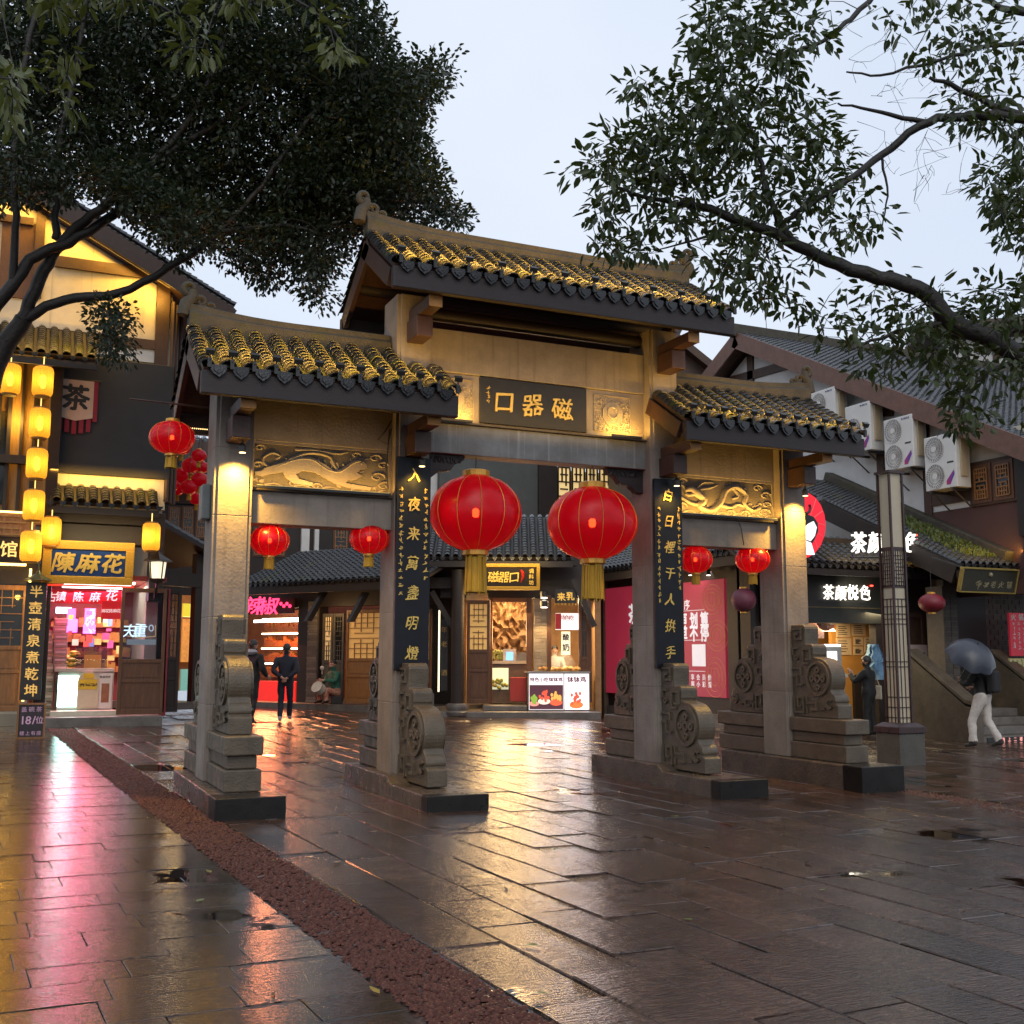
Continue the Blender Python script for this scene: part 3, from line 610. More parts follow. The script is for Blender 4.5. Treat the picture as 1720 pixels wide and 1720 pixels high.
# --- name plaque and carved squares
pq = [q for q in bpy.data.objects if q.parent == GATE and q.name.startswith('plaque_panel')][0]
pl0, pl1 = U(806, 665, 1, -.13)[0], U(985, 675, 1, -.13)[0]
mb = MB(); mb.box(pl0, pl1, -.135, -.101, 4.29, 4.885); board = part('name_board', mb, M_PLAQ, pq, bevel=.006)
mb = MB()
for ch, u, v in (('口', 846, 676), ('器', 894, 681), ('磁', 944, 688)):
    put(mb, ch, U(u, v, 1, -.137), (1, 0, 0), (0, 0, 1), .31, .014, bold=1, jit=.10, sx=1.0, shear=.08, brush=.03); part('character', mb, M_GOLD, board); mb = MB()
for k in range(4): scribble(mb, U(820, 652 + k * 7, 1, -.137), (1, 0, 0), (0, 0, 1), .05, .006)
part('signature', mb, M_GOLD, board, kind='stuff')
for sgn, (u0, u1) in ((-1, (748, 800)), (1, (996, 1062))):
    x0, x1 = sgn * 1.10, sgn * 1.53; x0, x1 = min(x0, x1), max(x0, x1)
    x0 = U(u0, 665, 1, -.13)[0] if sgn > 0 else -1.54; x1 = U(u1, 680, 1, -.13)[0] if sgn > 0 else U(u1, 665, 1, -.13)[0]
    mb = MB(); cx = (x0 + x1) / 2; W = (x1 - x0); rr = random.Random(3)
    for i in range(110):
        t = rr.uniform(0, 6.28); q = rr.uniform(.26, .45); px = cx + W * q * max(-1, min(1, 1.3 * math.cos(t))); pz = 4.58 + .50 * q * max(-1, min(1, 1.3 * math.sin(t)))
        pts = [(px + .05 * k / 5 * math.cos(k * .9 + t), -.104, pz + .05 * k / 5 * math.sin(k * .9 + t)) for k in range(6)]; mb.tube(pts, [.014 - .0015 * k for k in range(6)], 5)
    hw_ = W * .46
    for (xa, xb, za, zb2) in ((cx - hw_, cx + hw_, 4.335, 4.345), (cx - hw_, cx + hw_, 4.825, 4.835), (cx - hw_, cx - hw_ + .012, 4.346, 4.824), (cx + hw_ - .012, cx + hw_, 4.346, 4.824)): mb.box(xa, xb, -.118, -.1005, za, zb2)
    oc = [(cx + W * .27 * math.cos(i * .785 + .39), 4.58 + .17 * math.sin(i * .785 + .39)) for i in range(8)]
    mb.prism(oc, (0, 0, 0), (1, 0, 0), (0, 0, 1), (0, -1, 0), .101, .125); mb.tube([(cx + .08 * math.cos(i * .7), -.126, 4.60 + .08 * math.sin(i * .7)) for i in range(10)], .016, 5)
    part('carved_square', mb, M_STONE, pq, smooth=50)
# --- carved corner brackets under the main beam
for s in (-1, 1):
    mb = MB(); X0 = s * (XI + .0); pts = [(0, 3.857), (.56, 3.857), (.54, 3.80), (.42, 3.74), (.36, 3.66), (.2, 3.63), (.1, 3.55), (0, 3.54)]
    mb.prism([(X0 - s * p, z) for p, z in pts], (0, 0, 0), (1, 0, 0), (0, 0, 1), (0, 1, 0), -.06, .06); o = part('corner_bracket', mb, M_WOODD, GATE, bevel=.008)
    mb = MB()
    for k in range(9):
        x = X0 - s * (.05 + .055 * k); mb.tube([(x + .02 * math.cos(j), -.062, 3.79 + .035 * math.sin(j * 1.1 + k)) for j in range(6)], .013, 5)
    part('carving', mb, M_WOODD, o)
# --- roofs
rt = .09
def tile_mesh(r, l):
    b = MB(); n = 7; V = []
    for (yy, ro, ri) in ((0, r, r - .014), (l, r * .86, r * .86 - .014)):
        for rad in (ro, ri):
            for i in range(n): t = math.pi * i / (n - 1); V.append((rad * math.cos(t), yy, rad * math.sin(t) * .95))
    F = []
    for i in range(n - 1):
        F += [(i, i + 1, 2 * n + i + 1, 2 * n + i), (i, n + i, n + i + 1, i + 1)]
    b.add(V, F); return mesh_of(b, (0, 0, 0), M_TILE, 'roof_tile', 50)
TILE = tile_mesh(.088, .16)
def add_tiles(mb, O, e, s, rows, course, l, r, n=5):
    """joined half-round tiles: rows = list of (offset, length)"""
    O = np.asarray(O, float); e = np.asarray(e, float); s = np.asarray(s, float); nn = np.cross(e, s)
    ts = np.linspace(0, math.pi, n)
    for off, L in rows:
        k = max(1, int(L / course))
        for i in range(k):
            j = random.uniform(-.006, .006); lift = random.uniform(0, .006)
            p0 = O + e * (off + j) + s * (i * course) + nn * (.022 + lift); p1 = O + e * (off - j) + s * (i * course + l) + nn * .004
            V = [p0 + e * math.cos(t) * r + nn * math.sin(t) * r for t in ts] + [p1 + e * math.cos(t) * r * .86 + nn * math.sin(t) * r * .86 for t in ts] + [p0 + e * math.cos(t) * (r - .016) + nn * math.sin(t) * (r - .016) for t in ts]
            F = [(q, q + 1, n + q + 1, n + q) for q in range(n - 1)] + [(q, 2 * n + q, 2 * n + q + 1, q + 1) for q in range(n - 1)]
            mb.add(V, F)
def end_tile_mesh():
    b = MB(); P = [(-.085, .02), (-.085, -.03), (-.06, -.07), (0, -.115), (.06, -.07), (.085, -.03), (.085, .02)]
    b.prism(P, (0, 0, 0), (1, 0, 0), (0, 0, 1), (0, -1, 0), 0, .022); b.prism([(x * .6, z * .6 - .012) for x, z in P], (0, 0, 0), (1, 0, 0), (0, 0, 1), (0, -1, 0), .022, .034)
    return mesh_of(b, (0, 0, 0), mat('wet_dark_end_tile', (.007, .008, .010), (.015, .016, .019), rough=.22, bump=.3), 'end_tile')
ENDT = end_tile_mesh()
def lampfix_mesh():
    b = MB(); b.frame((0, 0, 0), (1, 0, 0), (0, .8, .6), (0, -.6, .8), -.045, .045, -.03, .03, .0, .05); b.tube([(0, 0, .0), (0, -.02, -.07), (0, .02, -.13)], .010, 5); b.box(-.02, .02, -.02, .01, -.15, -.05)
    return mesh_of(b, (0, 0, 0), M_FIX, 'roof_lamp')
LFIX = lampfix_mesh()
def finial(mb, p, s, sc):
    p = np.array(p, float)
    def sp(c, r, n, t0, dt, w, k=1):
        mb.tube([p + sc * np.array([s * (c[0] + r * (1 - .055 * i) * math.cos(t0 + dt * i)), 0, c[1] + k * r * (1 - .055 * i) * math.sin(t0 + dt * i)]) for i in range(n)], [sc * w * (1 - .04 * i) for i in range(n)], 6)
    sp((.03, .34), .11, 16, -1.4, .5, .062); sp((-.14, .15), .085, 14, .5, .55, .048); sp((-.30, .08), .065, 13, .4, .55, .036); sp((.10, .12), .05, 12, 2.2, .5, .035)
    mb.tube([p + sc * np.array([s * x, 0, z]) for x, z in ((.10, -.1), (.07, .1), (-.02, .22), (0, .32))], [sc * q for q in (.12, .11, .09, .07)], 7)
    mb.tube([p + sc * np.array([s * x, 0, z]) for x, z in ((.05, .02), (-.2, .05), (-.45, .0))], [sc * q for q in (.07, .06, .03)], 6)
    for q in range(5): mb.tube([p + sc * np.array([s * (.06 - .1 * q), 0, .12 - .02 * q]), p + sc * np.array([s * (.12 - .1 * q), 0, .24 - .03 * q])], [sc * .03, sc * .008], 5)
def gate_roof(X0, X1, E, ze, zr, rowsp, colcut, indiv, fin, zf0, zf1):
    """X0..X1 along eave, E half depth, ze eave height of deck, zr ridge height; colcut = list of (xa, xb) where a column pierces"""
    th = math.atan2(zr - .22 - ze, E); L = E / math.cos(th); up = np.array([0, math.cos(th), math.sin(th)]); nn = np.array([0, -math.sin(th), math.cos(th)])
    R = thing_part = MB()
    # deck (front and back), split so the columns pass through
    for sg in (-1, 1):
        u_ = np.array([0, -sg * math.cos(th), math.sin(th)]); n_ = np.array([0, sg * math.sin(th), math.cos(th)])
        segs = [(X0, X1, L)]
        for xa, xb in colcut: 
            segs = [(X0, xa, L), (xa, X1, L * (1 - .34 / E))] if xb >= X1 - .001 else [(xb, X1, L), (X0, xb, L * (1 - .34 / E))]
        for xa, xb, l in segs: R.frame((0, sg * E, ze), (1, 0, 0), u_, n_, xa, xb, 0, l, -.05, 0)
    roof = part('roof', R, M_WOODR, GATE)
    rows = []
    n = int((X1 - X0) / rowsp); sp = (X1 - X0) / n
    for i in range(n + 1):
        x = X0 + .03 + (X1 - X0 - .06) * i / n; cut = any(xa - .02 <= x <= xb + .02 for xa, xb in colcut); rows.append((x, L * (1 - .36 / E) if cut else L))
    course = .104; joined = MB()
    k = 0
    for x, l in rows:
        m = int(l / course)
        for i in range(m):
            if indiv(i, x):
                p = np.array([x + random.uniform(-.006, .006), -E, ze]) + up * (i * course) + nn * (.020 + random.uniform(0, .007))
                o = inst('roof_tile', TILE, roof, p, (th - .13, 0, random.uniform(-.04, .04)), (random.uniform(.95, 1.06),) * 3)
        if not indiv(0, x): add_tiles(joined, (0, -E, ze), (1, 0, 0), up, [(x, l)], course, .16, .088, 7)
        elif not indiv(99, x):
            kk = next(i for i in range(99) if not indiv(i, x)); add_tiles(joined, np.array([0, -E, ze]) + up * kk * course, (1, 0, 0), up, [(x, l - kk * course)], course, .16, .088, 7)
    bk = MB(); add_tiles(bk, (0, E, ze), (-1, 0, 0), (0, -math.cos(th), math.sin(th)), [(-x, l) for x, l in rows], course * 1.5, .2, .088, 5)
    joined.v += [] 
    if joined.v: part('upper_tiles', joined, M_TILE, roof, kind='stuff', smooth=50)
    part('rear_tiles', bk, M_TILE, roof, kind='stuff', smooth=50)
    # pan tiles between the rows
    pn = MB()
    for (xa, la), (xb, lb) in zip(rows[:-1], rows[1:]):
        l = min(la, lb); m = int(l / course)
        for i in range(m):
            p = np.array([(xa + xb) / 2, -E, ze]) + up * (i * course); hw = sp / 2
            V = [p + np.array([t * hw, 0, 0]) + nn * (.004 + .03 * t * t + .012) for t in (-1, -.5, 0, .5, 1)] + [p + np.array([t * hw, 0, 0]) + up * .13 + nn * (.002 + .03 * t * t) for t in (-1, -.5, 0, .5, 1)] + [p + np.array([t * hw, 0, 0]) + nn * (.001 + .03 * t * t) for t in (-1, -.5, 0, .5, 1)]
            pn.add(V, [(q, q + 1, 6 + q, 5 + q) for q in range(4)] + [(10 + q, 11 + q, q + 1, q) for q in range(4)])
    part('pan_tiles', pn, M_TILE, roof, kind='stuff', smooth=50)
    for (xa, la), (xb, lb) in zip(rows[:-1], rows[1:]):
        inst('end_tile', ENDT, roof, ((xa + xb) / 2, -E - .055 + .012, ze + .01), (random.uniform(-.12, .02), random.uniform(-.08, .08), 0))
    for i, (xa, la) in enumerate(rows):
        if i % (1 if n < 16 else 2) == 0: inst('roof_lamp', LFIX, roof, (xa + .02, -E - .075, ze + .14))
    # fascia, barge boards, ridge
    fb = MB(); fb.box(X0 - .02, X1 + .02, -E - .03, -E + .07, zf0, zf1); part('fascia_beam', fb, M_WOODD, roof, bevel=.01)
    fb = MB(); fb.box(X0 - .02, X1 + .02, E - .07, E + .03, zf0, zf1); part('fascia_beam', fb, M_WOODD, roof)
    for Xe, cut in ((X0, any(xa <= X0 + .001 for xa, xb in colcut)), (X1, any(xb >= X1 - .001 for xa, xb in colcut))):
        for sg in (-1, 1):
            u_ = np.array([0, -sg * math.cos(th), math.sin(th)]); n_ = np.array([0, sg * math.sin(th), math.cos(th)])
            bb = MB(); bb.frame((Xe, sg * (E - .03), ze), (1, 0, 0), u_, n_, -.03, .03, .03, (L * (1 - .36 / E) if cut else L), -.27, -.052); part('barge_board', bb, M_WOODR, roof, bevel=.008)
    c0, c1 = X0 - .03, X1 + .03
    for xa, xb in colcut:
        if xb >= X1 - .001: c1 = xa
        else: c0 = xb
    rb = MB(); N_ = 10; pr = [(-.10, -.08), (-.10, .14), (-.06, .17), (-.06, .24), (.06, .24), (.06, .17), (.10, .14), (.10, -.08)]; vs = []
    for i in range(N_ + 1):
        x = c0 + (c1 - c0) * i / N_; lift = .0
        for s_, xe in fin: lift += .09 * max(0, 1 - abs(x - xe) / 1.2) ** 2
        vs += [(x, y, zr - .24 + z + lift) for y, z in pr]
    q = len(pr); rb.add(vs, [tuple(range(q - 1, -1, -1)), tuple(range(N_ * q, N_ * q + q))] + [(i * q + j, i * q + (j + 1) % q, (i + 1) * q + (j + 1) % q, (i + 1) * q + j) for i in range(N_) for j in range(q)])
    part('ridge', rb, M_RIDGE, roof, bevel=.01)
    for s_, xe in fin:
        f = MB(); finial(f, (xe, 0, zr + .02), s_, .75); part('finial', f, M_RIDGE, roof, smooth=60)
    # rafters under the front slope
    rf = MB(); rf.frame((0, 0, 0), (1, 0, 0), up, nn, -.03, .03, 0, L - .12, -.11, -.052); rme = mesh_of(rf, (0, 0, 0), mat('rafter_timber', (.12, .05, .03), (.08, .034, .02), rough=.6), 'rafter')
    nr = int((X1 - X0) / .27)
    for i in range(1, nr):
        x = X0 + (X1 - X0) * i / nr
        if any(xa - .1 <= x <= xb + .1 for xa, xb in colcut): continue
        inst('rafter', rme, roof, np.array([x, -E, ze]) + up * .1)
    # light thrown up the tiles by the eave lamps
    lamp('roof_wash', 'AREA', ((X0 + X1) / 2, -E - .08, ze + .155), 8.5 * (X1 - X0), WARM, roof, size=(X1 - X0) * .96, size_y=.03, target=((X0 + X1) / 2, -E * .70, ze + .30)).data.spread = math.radians(130)
    return roof
main_roof = gate_roof(-2.33, 2.33, 1.12, 5.83, 6.78, .203, [], lambda i, x: i < 4, [(-1, -2.36), (1, 2.36)], 5.55, 5.80)
left_roof = gate_roof(-4.42, -1.57, 1.15, 4.36, 5.30, .222, [(-2.02, -1.57)], lambda i, x: True, [(-1, -4.42)], 4.085, 4.335)
right_roof = gate_roof(1.57, 4.42, 1.15, 4.36, 5.30, .222, [(1.57, 2.02)], lambda i, x: i < 3, [(1, 4.42)], 4.085, 4.335)
# purlins and inner ceiling beams of the main roof
for (y, z, x0, x1) in ((-.66, 6.10, -2.3, 2.3), (.66, 6.10, -2.3, 2.3), (0, 6.40, -2.3, 2.3), (0, 5.66, -XI, XI)):
    mb = MB(); mb.tube([(x0, y, z), (x1, y, z)], .085, 10); part('purlin', mb, M_WOODD, GATE, smooth=40)
# --- timber bracket arms on the columns
M_LAMPLIT = mat('lamplight_ochre', (.42, .20, .04), (.30, .13, .03), scale=9, rough=.5)  # golden lamplight on the arm ends, put into the colour
M_BRK = mat('bracket_timber', (.075, .036, .026), (.045, .022, .018), scale=4, rough=.5, bump=.25)
for X, z in ((-b_, 4.10), (-a_, 4.10), (a_, 4.10), (b_, 4.10), (-a_, 5.52), (a_, 5.52)):
    sx = .0
    mb = MB(); mb.box(X - .08, X + .08, -1.02, -d_ / 2 - .002, z - .10, z + .04); mb.box(X - .105, X + .105, -.66, -d_ / 2 - .003, z - .36, z - .102); o = part('bracket_arm', mb, M_BRK, GATE, bevel=.012)
    mb = MB(); mb.box(X - .082, X + .082, -1.032, -1.0205, z - .10, z + .04); part('lamplit_end', mb, M_LAMPLIT, o)  # thin end face coloured as if lit by the lamps
    mb = MB(); mb.box(X - .10, X + .10, d_ / 2 + .002, 1.02, z - .14, z + .02); part('bracket_arm', mb, M_BRK, GATE, bevel=.012)
    if z < 5:
        fx = MB(); fx.tube([(X + .05, -.48, z - .36), (X + .05, -.48, z - .42)], .012, 6); fx.lathe([(.03, -.10), (.042, -.10), (.042, -.03), (.02, 0)], (X + .05, -.48, z - .39), 10); fo = part('spotlight', fx, M_FIX, GATE)
        ln = MB(); ln.lathe([(.001, -.004), (.036, -.004), (.036, 0), (.001, 0)], (X + .05, -.48, z - .492), 10); part('lens', ln, M_LENS, fo)
        lamp('column_spot', 'SPOT', (X + .02, -.47, z - .505), 185 if abs(X) > 2 else 34, WARM, GATE, size=.03, target=(X, -.36 if abs(X) > 2 else -.42, z - 1.5), spot=125, blend=1.)
# wash lights along the panel ledges
for X0, X1, z, pw in ((-xl, -xr, 3.28, 5.2), (xr, xl, 3.28, 10), (-1.5, -.95, 4.27, 4), (.95, 1.5, 4.27, 4)):
    mb = MB(); mb.box(X0 + .05, X1 - .05, -.26, -.225, z - .02, z + .01); fo = part('light_bar', mb, M_FIX, GATE)
    mb = MB(); mb.box(X0 + .06, X1 - .06, -.255, -.23, z + .0102, z + .013); part('lens', mb, glow('bar_lens', (1, .7, .25), .5), fo)
    lamp('panel_wash', 'AREA', ((X0 + X1) / 2, -.24, z + .03), pw, WARM, GATE, size=(X1 - X0) * .95, size_y=.03, target=((X0 + X1) / 2, -.10, z + .35))
lamp('architrave_wash', 'AREA', (0, -.62, 4.30), 9, WARM, GATE, size=2.8, size_y=.04, target=(0, -.1, 5.3))
# --- couplet boards
for X, txt, uc, v0, v1 in ((-a_, '入夜来萬盞明燈', 693, 768, 1126), (a_, '白日裡千人拱手', 1121, 805, 1122)):
    y = -.345; zt, zb = U(uc, v0, 1, y)[2], U(uc, v1, 1, y)[2]
    mb = MB(); mb.box(X - .215, X + .215, y, y + .05, zb, zt); bo = part('couplet_board', mb, M_NAVY, GATE, label='dark blue board with seven gold characters', bevel=.006)
    for i, ch in enumerate(txt):
        mb = MB(); put(mb, ch, (X + random.uniform(-.01, .01), y - .002, zt - .22 - i * (zt - zb - .42) / 6), (1, 0, 0), (0, 0, 1), .175, .008, bold=1, jit=.10, shear=.14, sx=.9, brush=.035); part('character', mb, M_GOLD, bo)
    mb = MB()
    for sx, n in ((-.155, 15), (.155, 13)):
        for k in range(n): scribble(mb, (X + sx, y - .002, zt - .40 - k * .088), (1, 0, 0), (0, 0, 1), .055, .004, 5)
    part('inscription', mb, M_GOLD, bo, kind='stuff')
# --- cable box and wires
mb = MB(); mb.box(-b_ - w_ / 2 - .10, -b_ - w_ / 2 - .002, -.14, .12, 2.88, 3.28); part('junction_box', mb, mat('grey_enamel', (.10, .115, .115), (.08, .09, .09), rough=.4), GATE, bevel=.015)
for P in ([(-2.03, -.16, 4.2), (-2.12, -.2, 4.05), (-2.2, -.18, 3.95), (-2.08, -.2, 3.9), (-2.03, -.17, 4.1)], [(-2.05, -.16, 4.1), (-2.09, -.17, 3.6), (-2.06, -.2, 3.3), (-2.2, -.2, 3.26), (-3.3, -.2, 3.24)], [(3.0, -.2, 3.27), (3.05, -.22, 3.12), (3.1, -.2, 2.9)]):
    mb = MB(); mb.tube(P, .008, 5); part('cable', mb, M_FIX, GATE)
# strings of small warm bulbs tucked under the eaves
for (x0, x1, y, z) in ((-2.52, -2.14, .9, 5.585), (-4.24, -4.04, 1.0, 4.135)):
    mb = MB()
    for i in range(9): mb.ball((x0 + (x1 - x0) * i / 8, y, z), .008, 4)
    part('light_string', mb, glow('string_bulbs', (1, .65, .25), 1.5), GATE)
# ================================================================ LANTERNS
def lantern_red():
    m = bpy.data.materials.new('red_lantern_silk'); m.use_nodes = True; t = m.node_tree; b = t.nodes['Principled BSDF']
    b.inputs['Base Color'].default_value = (.36, .001, .010, 1); b.inputs['Roughness'].default_value = .32
    b.inputs['Emission Color'].default_value = (1, .0, .028, 1); b.inputs['Emission Strength'].default_value = .055
    tp = t.nodes.new('ShaderNodeBsdfTransparent'); tp.inputs[0].default_value = (1, .05, .03, 1)
    tl = t.nodes.new('ShaderNodeBsdfTranslucent'); tl.inputs[0].default_value = (.75, .004, .014, 1)
    x1 = t.nodes.new('ShaderNodeMixShader'); x1.inputs[0].default_value = .35; x2 = t.nodes.new('ShaderNodeMixShader'); x2.inputs[0].default_value = .16
    L = t.links.new; L(b.outputs[0], x1.inputs[1]); L(tl.outputs[0], x1.inputs[2]); L(x1.outputs[0], x2.inputs[1]); L(tp.outputs[0], x2.inputs[2]); L(x2.outputs[0], t.nodes['Material Output'].inputs[0])
    return m
M_SILK = lantern_red()
M_SILKD = mat('unlit_red_silk', (.20, .012, .022), (.14, .009, .018), scale=8, rough=.5)
M_SILKP = mat('faded_plum_silk', (.16, .035, .06), (.11, .025, .045), scale=8, rough=.55)
M_FRINGE = mat('yellow_fringe', (.62, .38, .04), (.42, .24, .02), scale=4, rough=.7, stretch=(40, 40, 1))
M_BRASS = mat('gilt_cap', (.75, .42, .07), (.5, .25, .04), scale=60, rough=.35, metal=.4)
M_BULB = glow('warm_bulb', (1, .5, .16), 24)
def lantern(c, R, zs, ztop, label, lit=True, tass=1., group=None, m=None, cords=None, segs=24, ribs=True, bulb=True):
    c = np.array(c, float); h = R * zs
    t = thing('red_lantern', label, 'lantern', (c[0], c[1], c[2] - h - .1 * R), group)
    b = MB(); prof = [(.26 * R, -h)] + [(R * math.cos(a) ** .92 if a else R, h * math.sin(a)) for a in np.linspace(-1.22, 1.22, 13)] + [(.26 * R, h)]
    prof = [(max(.26 * R, r), z) for r, z in prof]; b.lathe(prof, c, segs, wob=-.018); part('shade', b, m or (M_SILK if lit else M_SILKD), t, smooth=60)
    b = MB(); b.lathe([(.27 * R, -.04 * R), (.30 * R, -.02 * R), (.30 * R, .10 * R), (.24 * R, .12 * R)], c + [0, 0, h], 16); part('top_cap', b, M_BRASS, t)
    b = MB(); b.lathe([(.24 * R, -.11 * R), (.29 * R, -.09 * R), (.28 * R, .02 * R), (.22 * R, .03 * R)], c - [0, 0, h], 16); part('bottom_cap', b, M_BRASS, t)
    if ribs:
        b = MB()
        for k in range(12):
            a = 2 * math.pi * (k + .5) / 12; b.tube([c + [1.004 * r * math.cos(a), 1.004 * r * math.sin(a), z] for r, z in prof], .0065 * max(R, .3), 4, cap=False)
        part('rib', b, M_BRASS, t)
    if tass:
        b = MB(); n = 18
        b.lathe([(.20 * R, -.02), (.24 * R, -tass), (.225 * R, -tass), (.19 * R, -.02)], c - [0, 0, h + .1 * R], n, wob=-.10)
        for k in range(26):
            a = random.uniform(0, 6.28); r0 = .22 * R; b.tube([c - [0, 0, h + .1 * R] + np.array([r0 * math.cos(a), r0 * math.sin(a), 0]), c - [0, 0, h + .1 * R] + np.array([r0 * 1.12 * math.cos(a), r0 * 1.12 * math.sin(a), -tass * random.uniform(.95, 1.08)])], .012 * R + .002, 4)
        part('tassel', b, M_FRINGE, t)
    if lit and bulb:
        b = MB(); kq = max(.5, R / .58); b.lathe([(.03 * kq, -.05 * kq), (.045 * kq, -.03 * kq), (.045 * kq, .04 * kq), (.02 * kq, .06 * kq)], c, 8); part('bulb', b, M_BULB, t)
    b = MB()
    for (p, q) in cords or [((0, 0, h + .1 * R), (0, 0, ztop - c[2]))]: b.tube([c + p, c + q], .006, 4)
    part('cord', b, M_FIX, t)
    return t
cL, cR = U(799, 862, 1, 0), U(995, 879, 1, 0)
lantern(cL, .585, .82, 3.86, 'large lit red lantern hanging beside the left couplet board', tass=.46, group='big lanterns under the main beam')
lantern(cR, .600, .80, 3.86, 'large lit red lantern hanging beside the right couplet board', tass=.46, group='big lanterns under the main beam')
for (u, v, r, zs, nm, sx) in ((453, 908, 33, .78, 'small lit red lantern nearest the leftmost column under the tiger relief', 1), (620, 905, 33, .78, 'small lit red lantern beside the left couplet board under the tiger relief', -1),
                          (1168, 940, 29, .78, 'small lit red lantern beside the right couplet board under the dragon relief', 1), (1264, 940, 29, .78, 'small lit red lantern nearest the rightmost column under the dragon relief', -1)):
    c = U(u, v, 1, 0.); R = r / FPX * ((c - CAM) @ _fw)
    lantern(c, R, zs, 2.9, nm, tass=.13, group='small lanterns under the side lintels', cords=[((0, 0, R * zs), (.09 * sx, -.02, 2.86 - c[2])), ((0, 0, R * zs), (.02, .02, 2.86 - c[2]))])
c = U(289, 735, 1, .55); lantern(c, .265, .74, 4.25, 'lit red lantern hanging from the outer end of the left roof', tass=.14)
mb = MB(); mb.tube([(-5.0, .55, c[2] + .42), (-4.1, .55, c[2] + .40)], .012, 6); part('lantern_rod', mb, M_WOODR, GATE)
# far cluster above the lane
for i, (u, v, r) in enumerate(sorted(((305, 752, 15), (288, 815, 13), (302, 800, 16), (321, 782, 16), (334, 765, 13), (318, 818, 15), (336, 806, 15), (281, 824, 12), (330, 838, 12), (340, 785, 12), (298, 822, 12)))):
    c = U(u, v, 1, 13.2 + .35 * (i % 4)); R = r / FPX * ((c - CAM) @ _fw)
    lantern(c, R, .8, 6.5, '%s red lantern of the cluster over the lane' % ('leftmost', 'second from the left', 'third from the left', 'fourth from the left', 'fifth from the left', 'middle', 'fifth from the right', 'fourth from the right', 'third from the right', 'second from the right', 'rightmost')[i], lit=True, tass=.12, group='lanterns strung over the lane', segs=14, ribs=False, bulb=False)
def uncord(u, v, r, X, lab, m, zs=.8, Y=None, top=3.2):
    c = U(u, v, 0, X) if Y is None else U(u, v, 1, Y); R = r / FPX * ((c - CAM) @ _fw); lantern(c, R, zs, top, lab, lit=False, tass=0, m=m, segs=18, ribs=False)
uncord(1249, 1008, 21, 8.2, 'unlit plum coloured lantern beside the pink poster', M_SILKP, .95)
uncord(1565, 1013, 22, 11.6, 'unlit faded red lantern right of the lamp pillar', M_SILKD, .72)
uncord(1342, 970, 11, 9.6, 'unlit red lantern half hidden behind the rightmost column', M_SILKD, .95)
# --- woven bamboo lanterns
def bamboo_mat():
    m = bpy.data.materials.new('woven_bamboo'); m.use_nodes = True; t = m.node_tree; N = t.nodes; L = t.links.new; b = N['Principled BSDF']
    b.inputs['Base Color'].default_value = (.5, .26, .04, 1); b.inputs['Roughness'].default_value = .6
    b.inputs['Emission Color'].default_value = (1, .55, .05, 1); b.inputs['Emission Strength'].default_value = .16
    tc = N.new('ShaderNodeTexCoord'); mp = N.new('ShaderNodeMapping'); mp.inputs['Scale'].default_value = (14, 14, 14); L(tc.outputs['Object'], mp.inputs[0])
    v = N.new('ShaderNodeTexVoronoi'); v.inputs['Scale'].default_value = 2.2; v.inputs['Randomness'].default_value = .25; L(mp.outputs[0], v.inputs['Vector'])
    q = N.new('ShaderNodeMapRange'); q.inputs[1].default_value = .30; q.inputs[2].default_value = .42; q.inputs[3].default_value = .30; q.inputs[4].default_value = .02; L(v.outputs['Distance'], q.inputs[0])
    tl = N.new('ShaderNodeBsdfTranslucent'); tl.inputs[0].default_value = (.95, .62, .16, 1); x0 = N.new('ShaderNodeMixShader'); x0.inputs[0].default_value = .6; L(b.outputs[0], x0.inputs[1]); L(tl.outputs[0], x0.inputs[2])
    tp = N.new('ShaderNodeBsdfTransparent'); tp.inputs[0].default_value = (1, .8, .4, 1); x = N.new('ShaderNodeMixShader'); L(q.outputs[0], x.inputs[0]); L(x0.outputs[0], x.inputs[1]); L(tp.outputs[0], x.inputs[2])
    L(x.outputs[0], N['Material Output'].inputs[0]); return m
M_BAMB = bamboo_mat()
M_CORE = glow('bamboo_lamp_core', (1, .60, .10), 9)
def bamboo(c, w, h, label, group, ztop):
    c = np.array(c, float); t = thing('bamboo_lantern', label, 'lantern', (c[0], c[1], c[2] - h / 2), group)
    b = MB(); b.lathe([(w * .34, -h / 2), (w * .46, -h * .45), (w * .5, -h * .36), (w * .5, h * .36), (w * .46, h * .45), (w * .34, h / 2)], c, 18); part('woven_shade', b, M_BAMB, t, smooth=50)
    b = MB(); b.lathe([(.01, -h * .24), (w * .10, -h * .21), (w * .15, -h * .12), (w * .16, 0), (w * .15, h * .12), (w * .10, h * .21), (.01, h * .24)], c, 14); part('bulb', b, M_CORE, t, smooth=60)
    b = MB(); b.lathe([(w * .33, -.02), (w * .36, 0), (w * .36, .03), (w * .30, .035)], c - [0, 0, h / 2 + .01], 14); part('hoop', b, mat('bamboo_hoop', (.35, .2, .05), (.25, .13, .03)), t); b = MB(); b.lathe([(w * .33, -.02), (w * .36, 0), (w * .36, .03), (w * .30, .035)], c + [0, 0, h / 2 - .01], 14); part('hoop', b, mat('bamboo_hoop', (.35, .2, .05), (.25, .13, .03)), t)
    b = MB(); b.tube([c + [0, 0, h / 2], (c[0], c[1], ztop)], .012, 5); part('cord', b, glow('lit_cord', (1, .7, .2), .8), t)
YB = 11.1
prev = None
for k, (u, v) in enumerate(((72, 641), (67, 711), (62, 779), (57, 849), (52, 918))):
    c = U(u, v, 1, YB); zt = U(u, v - 42, 1, YB)[2]
    bamboo(c, .40, .61, ('topmost', 'second from the top', 'middle', 'second from the bottom', 'lowest')[k] + ' woven bamboo lantern of the vertical string on the tea house', 'bamboo lanterns strung down the tea house', zt)
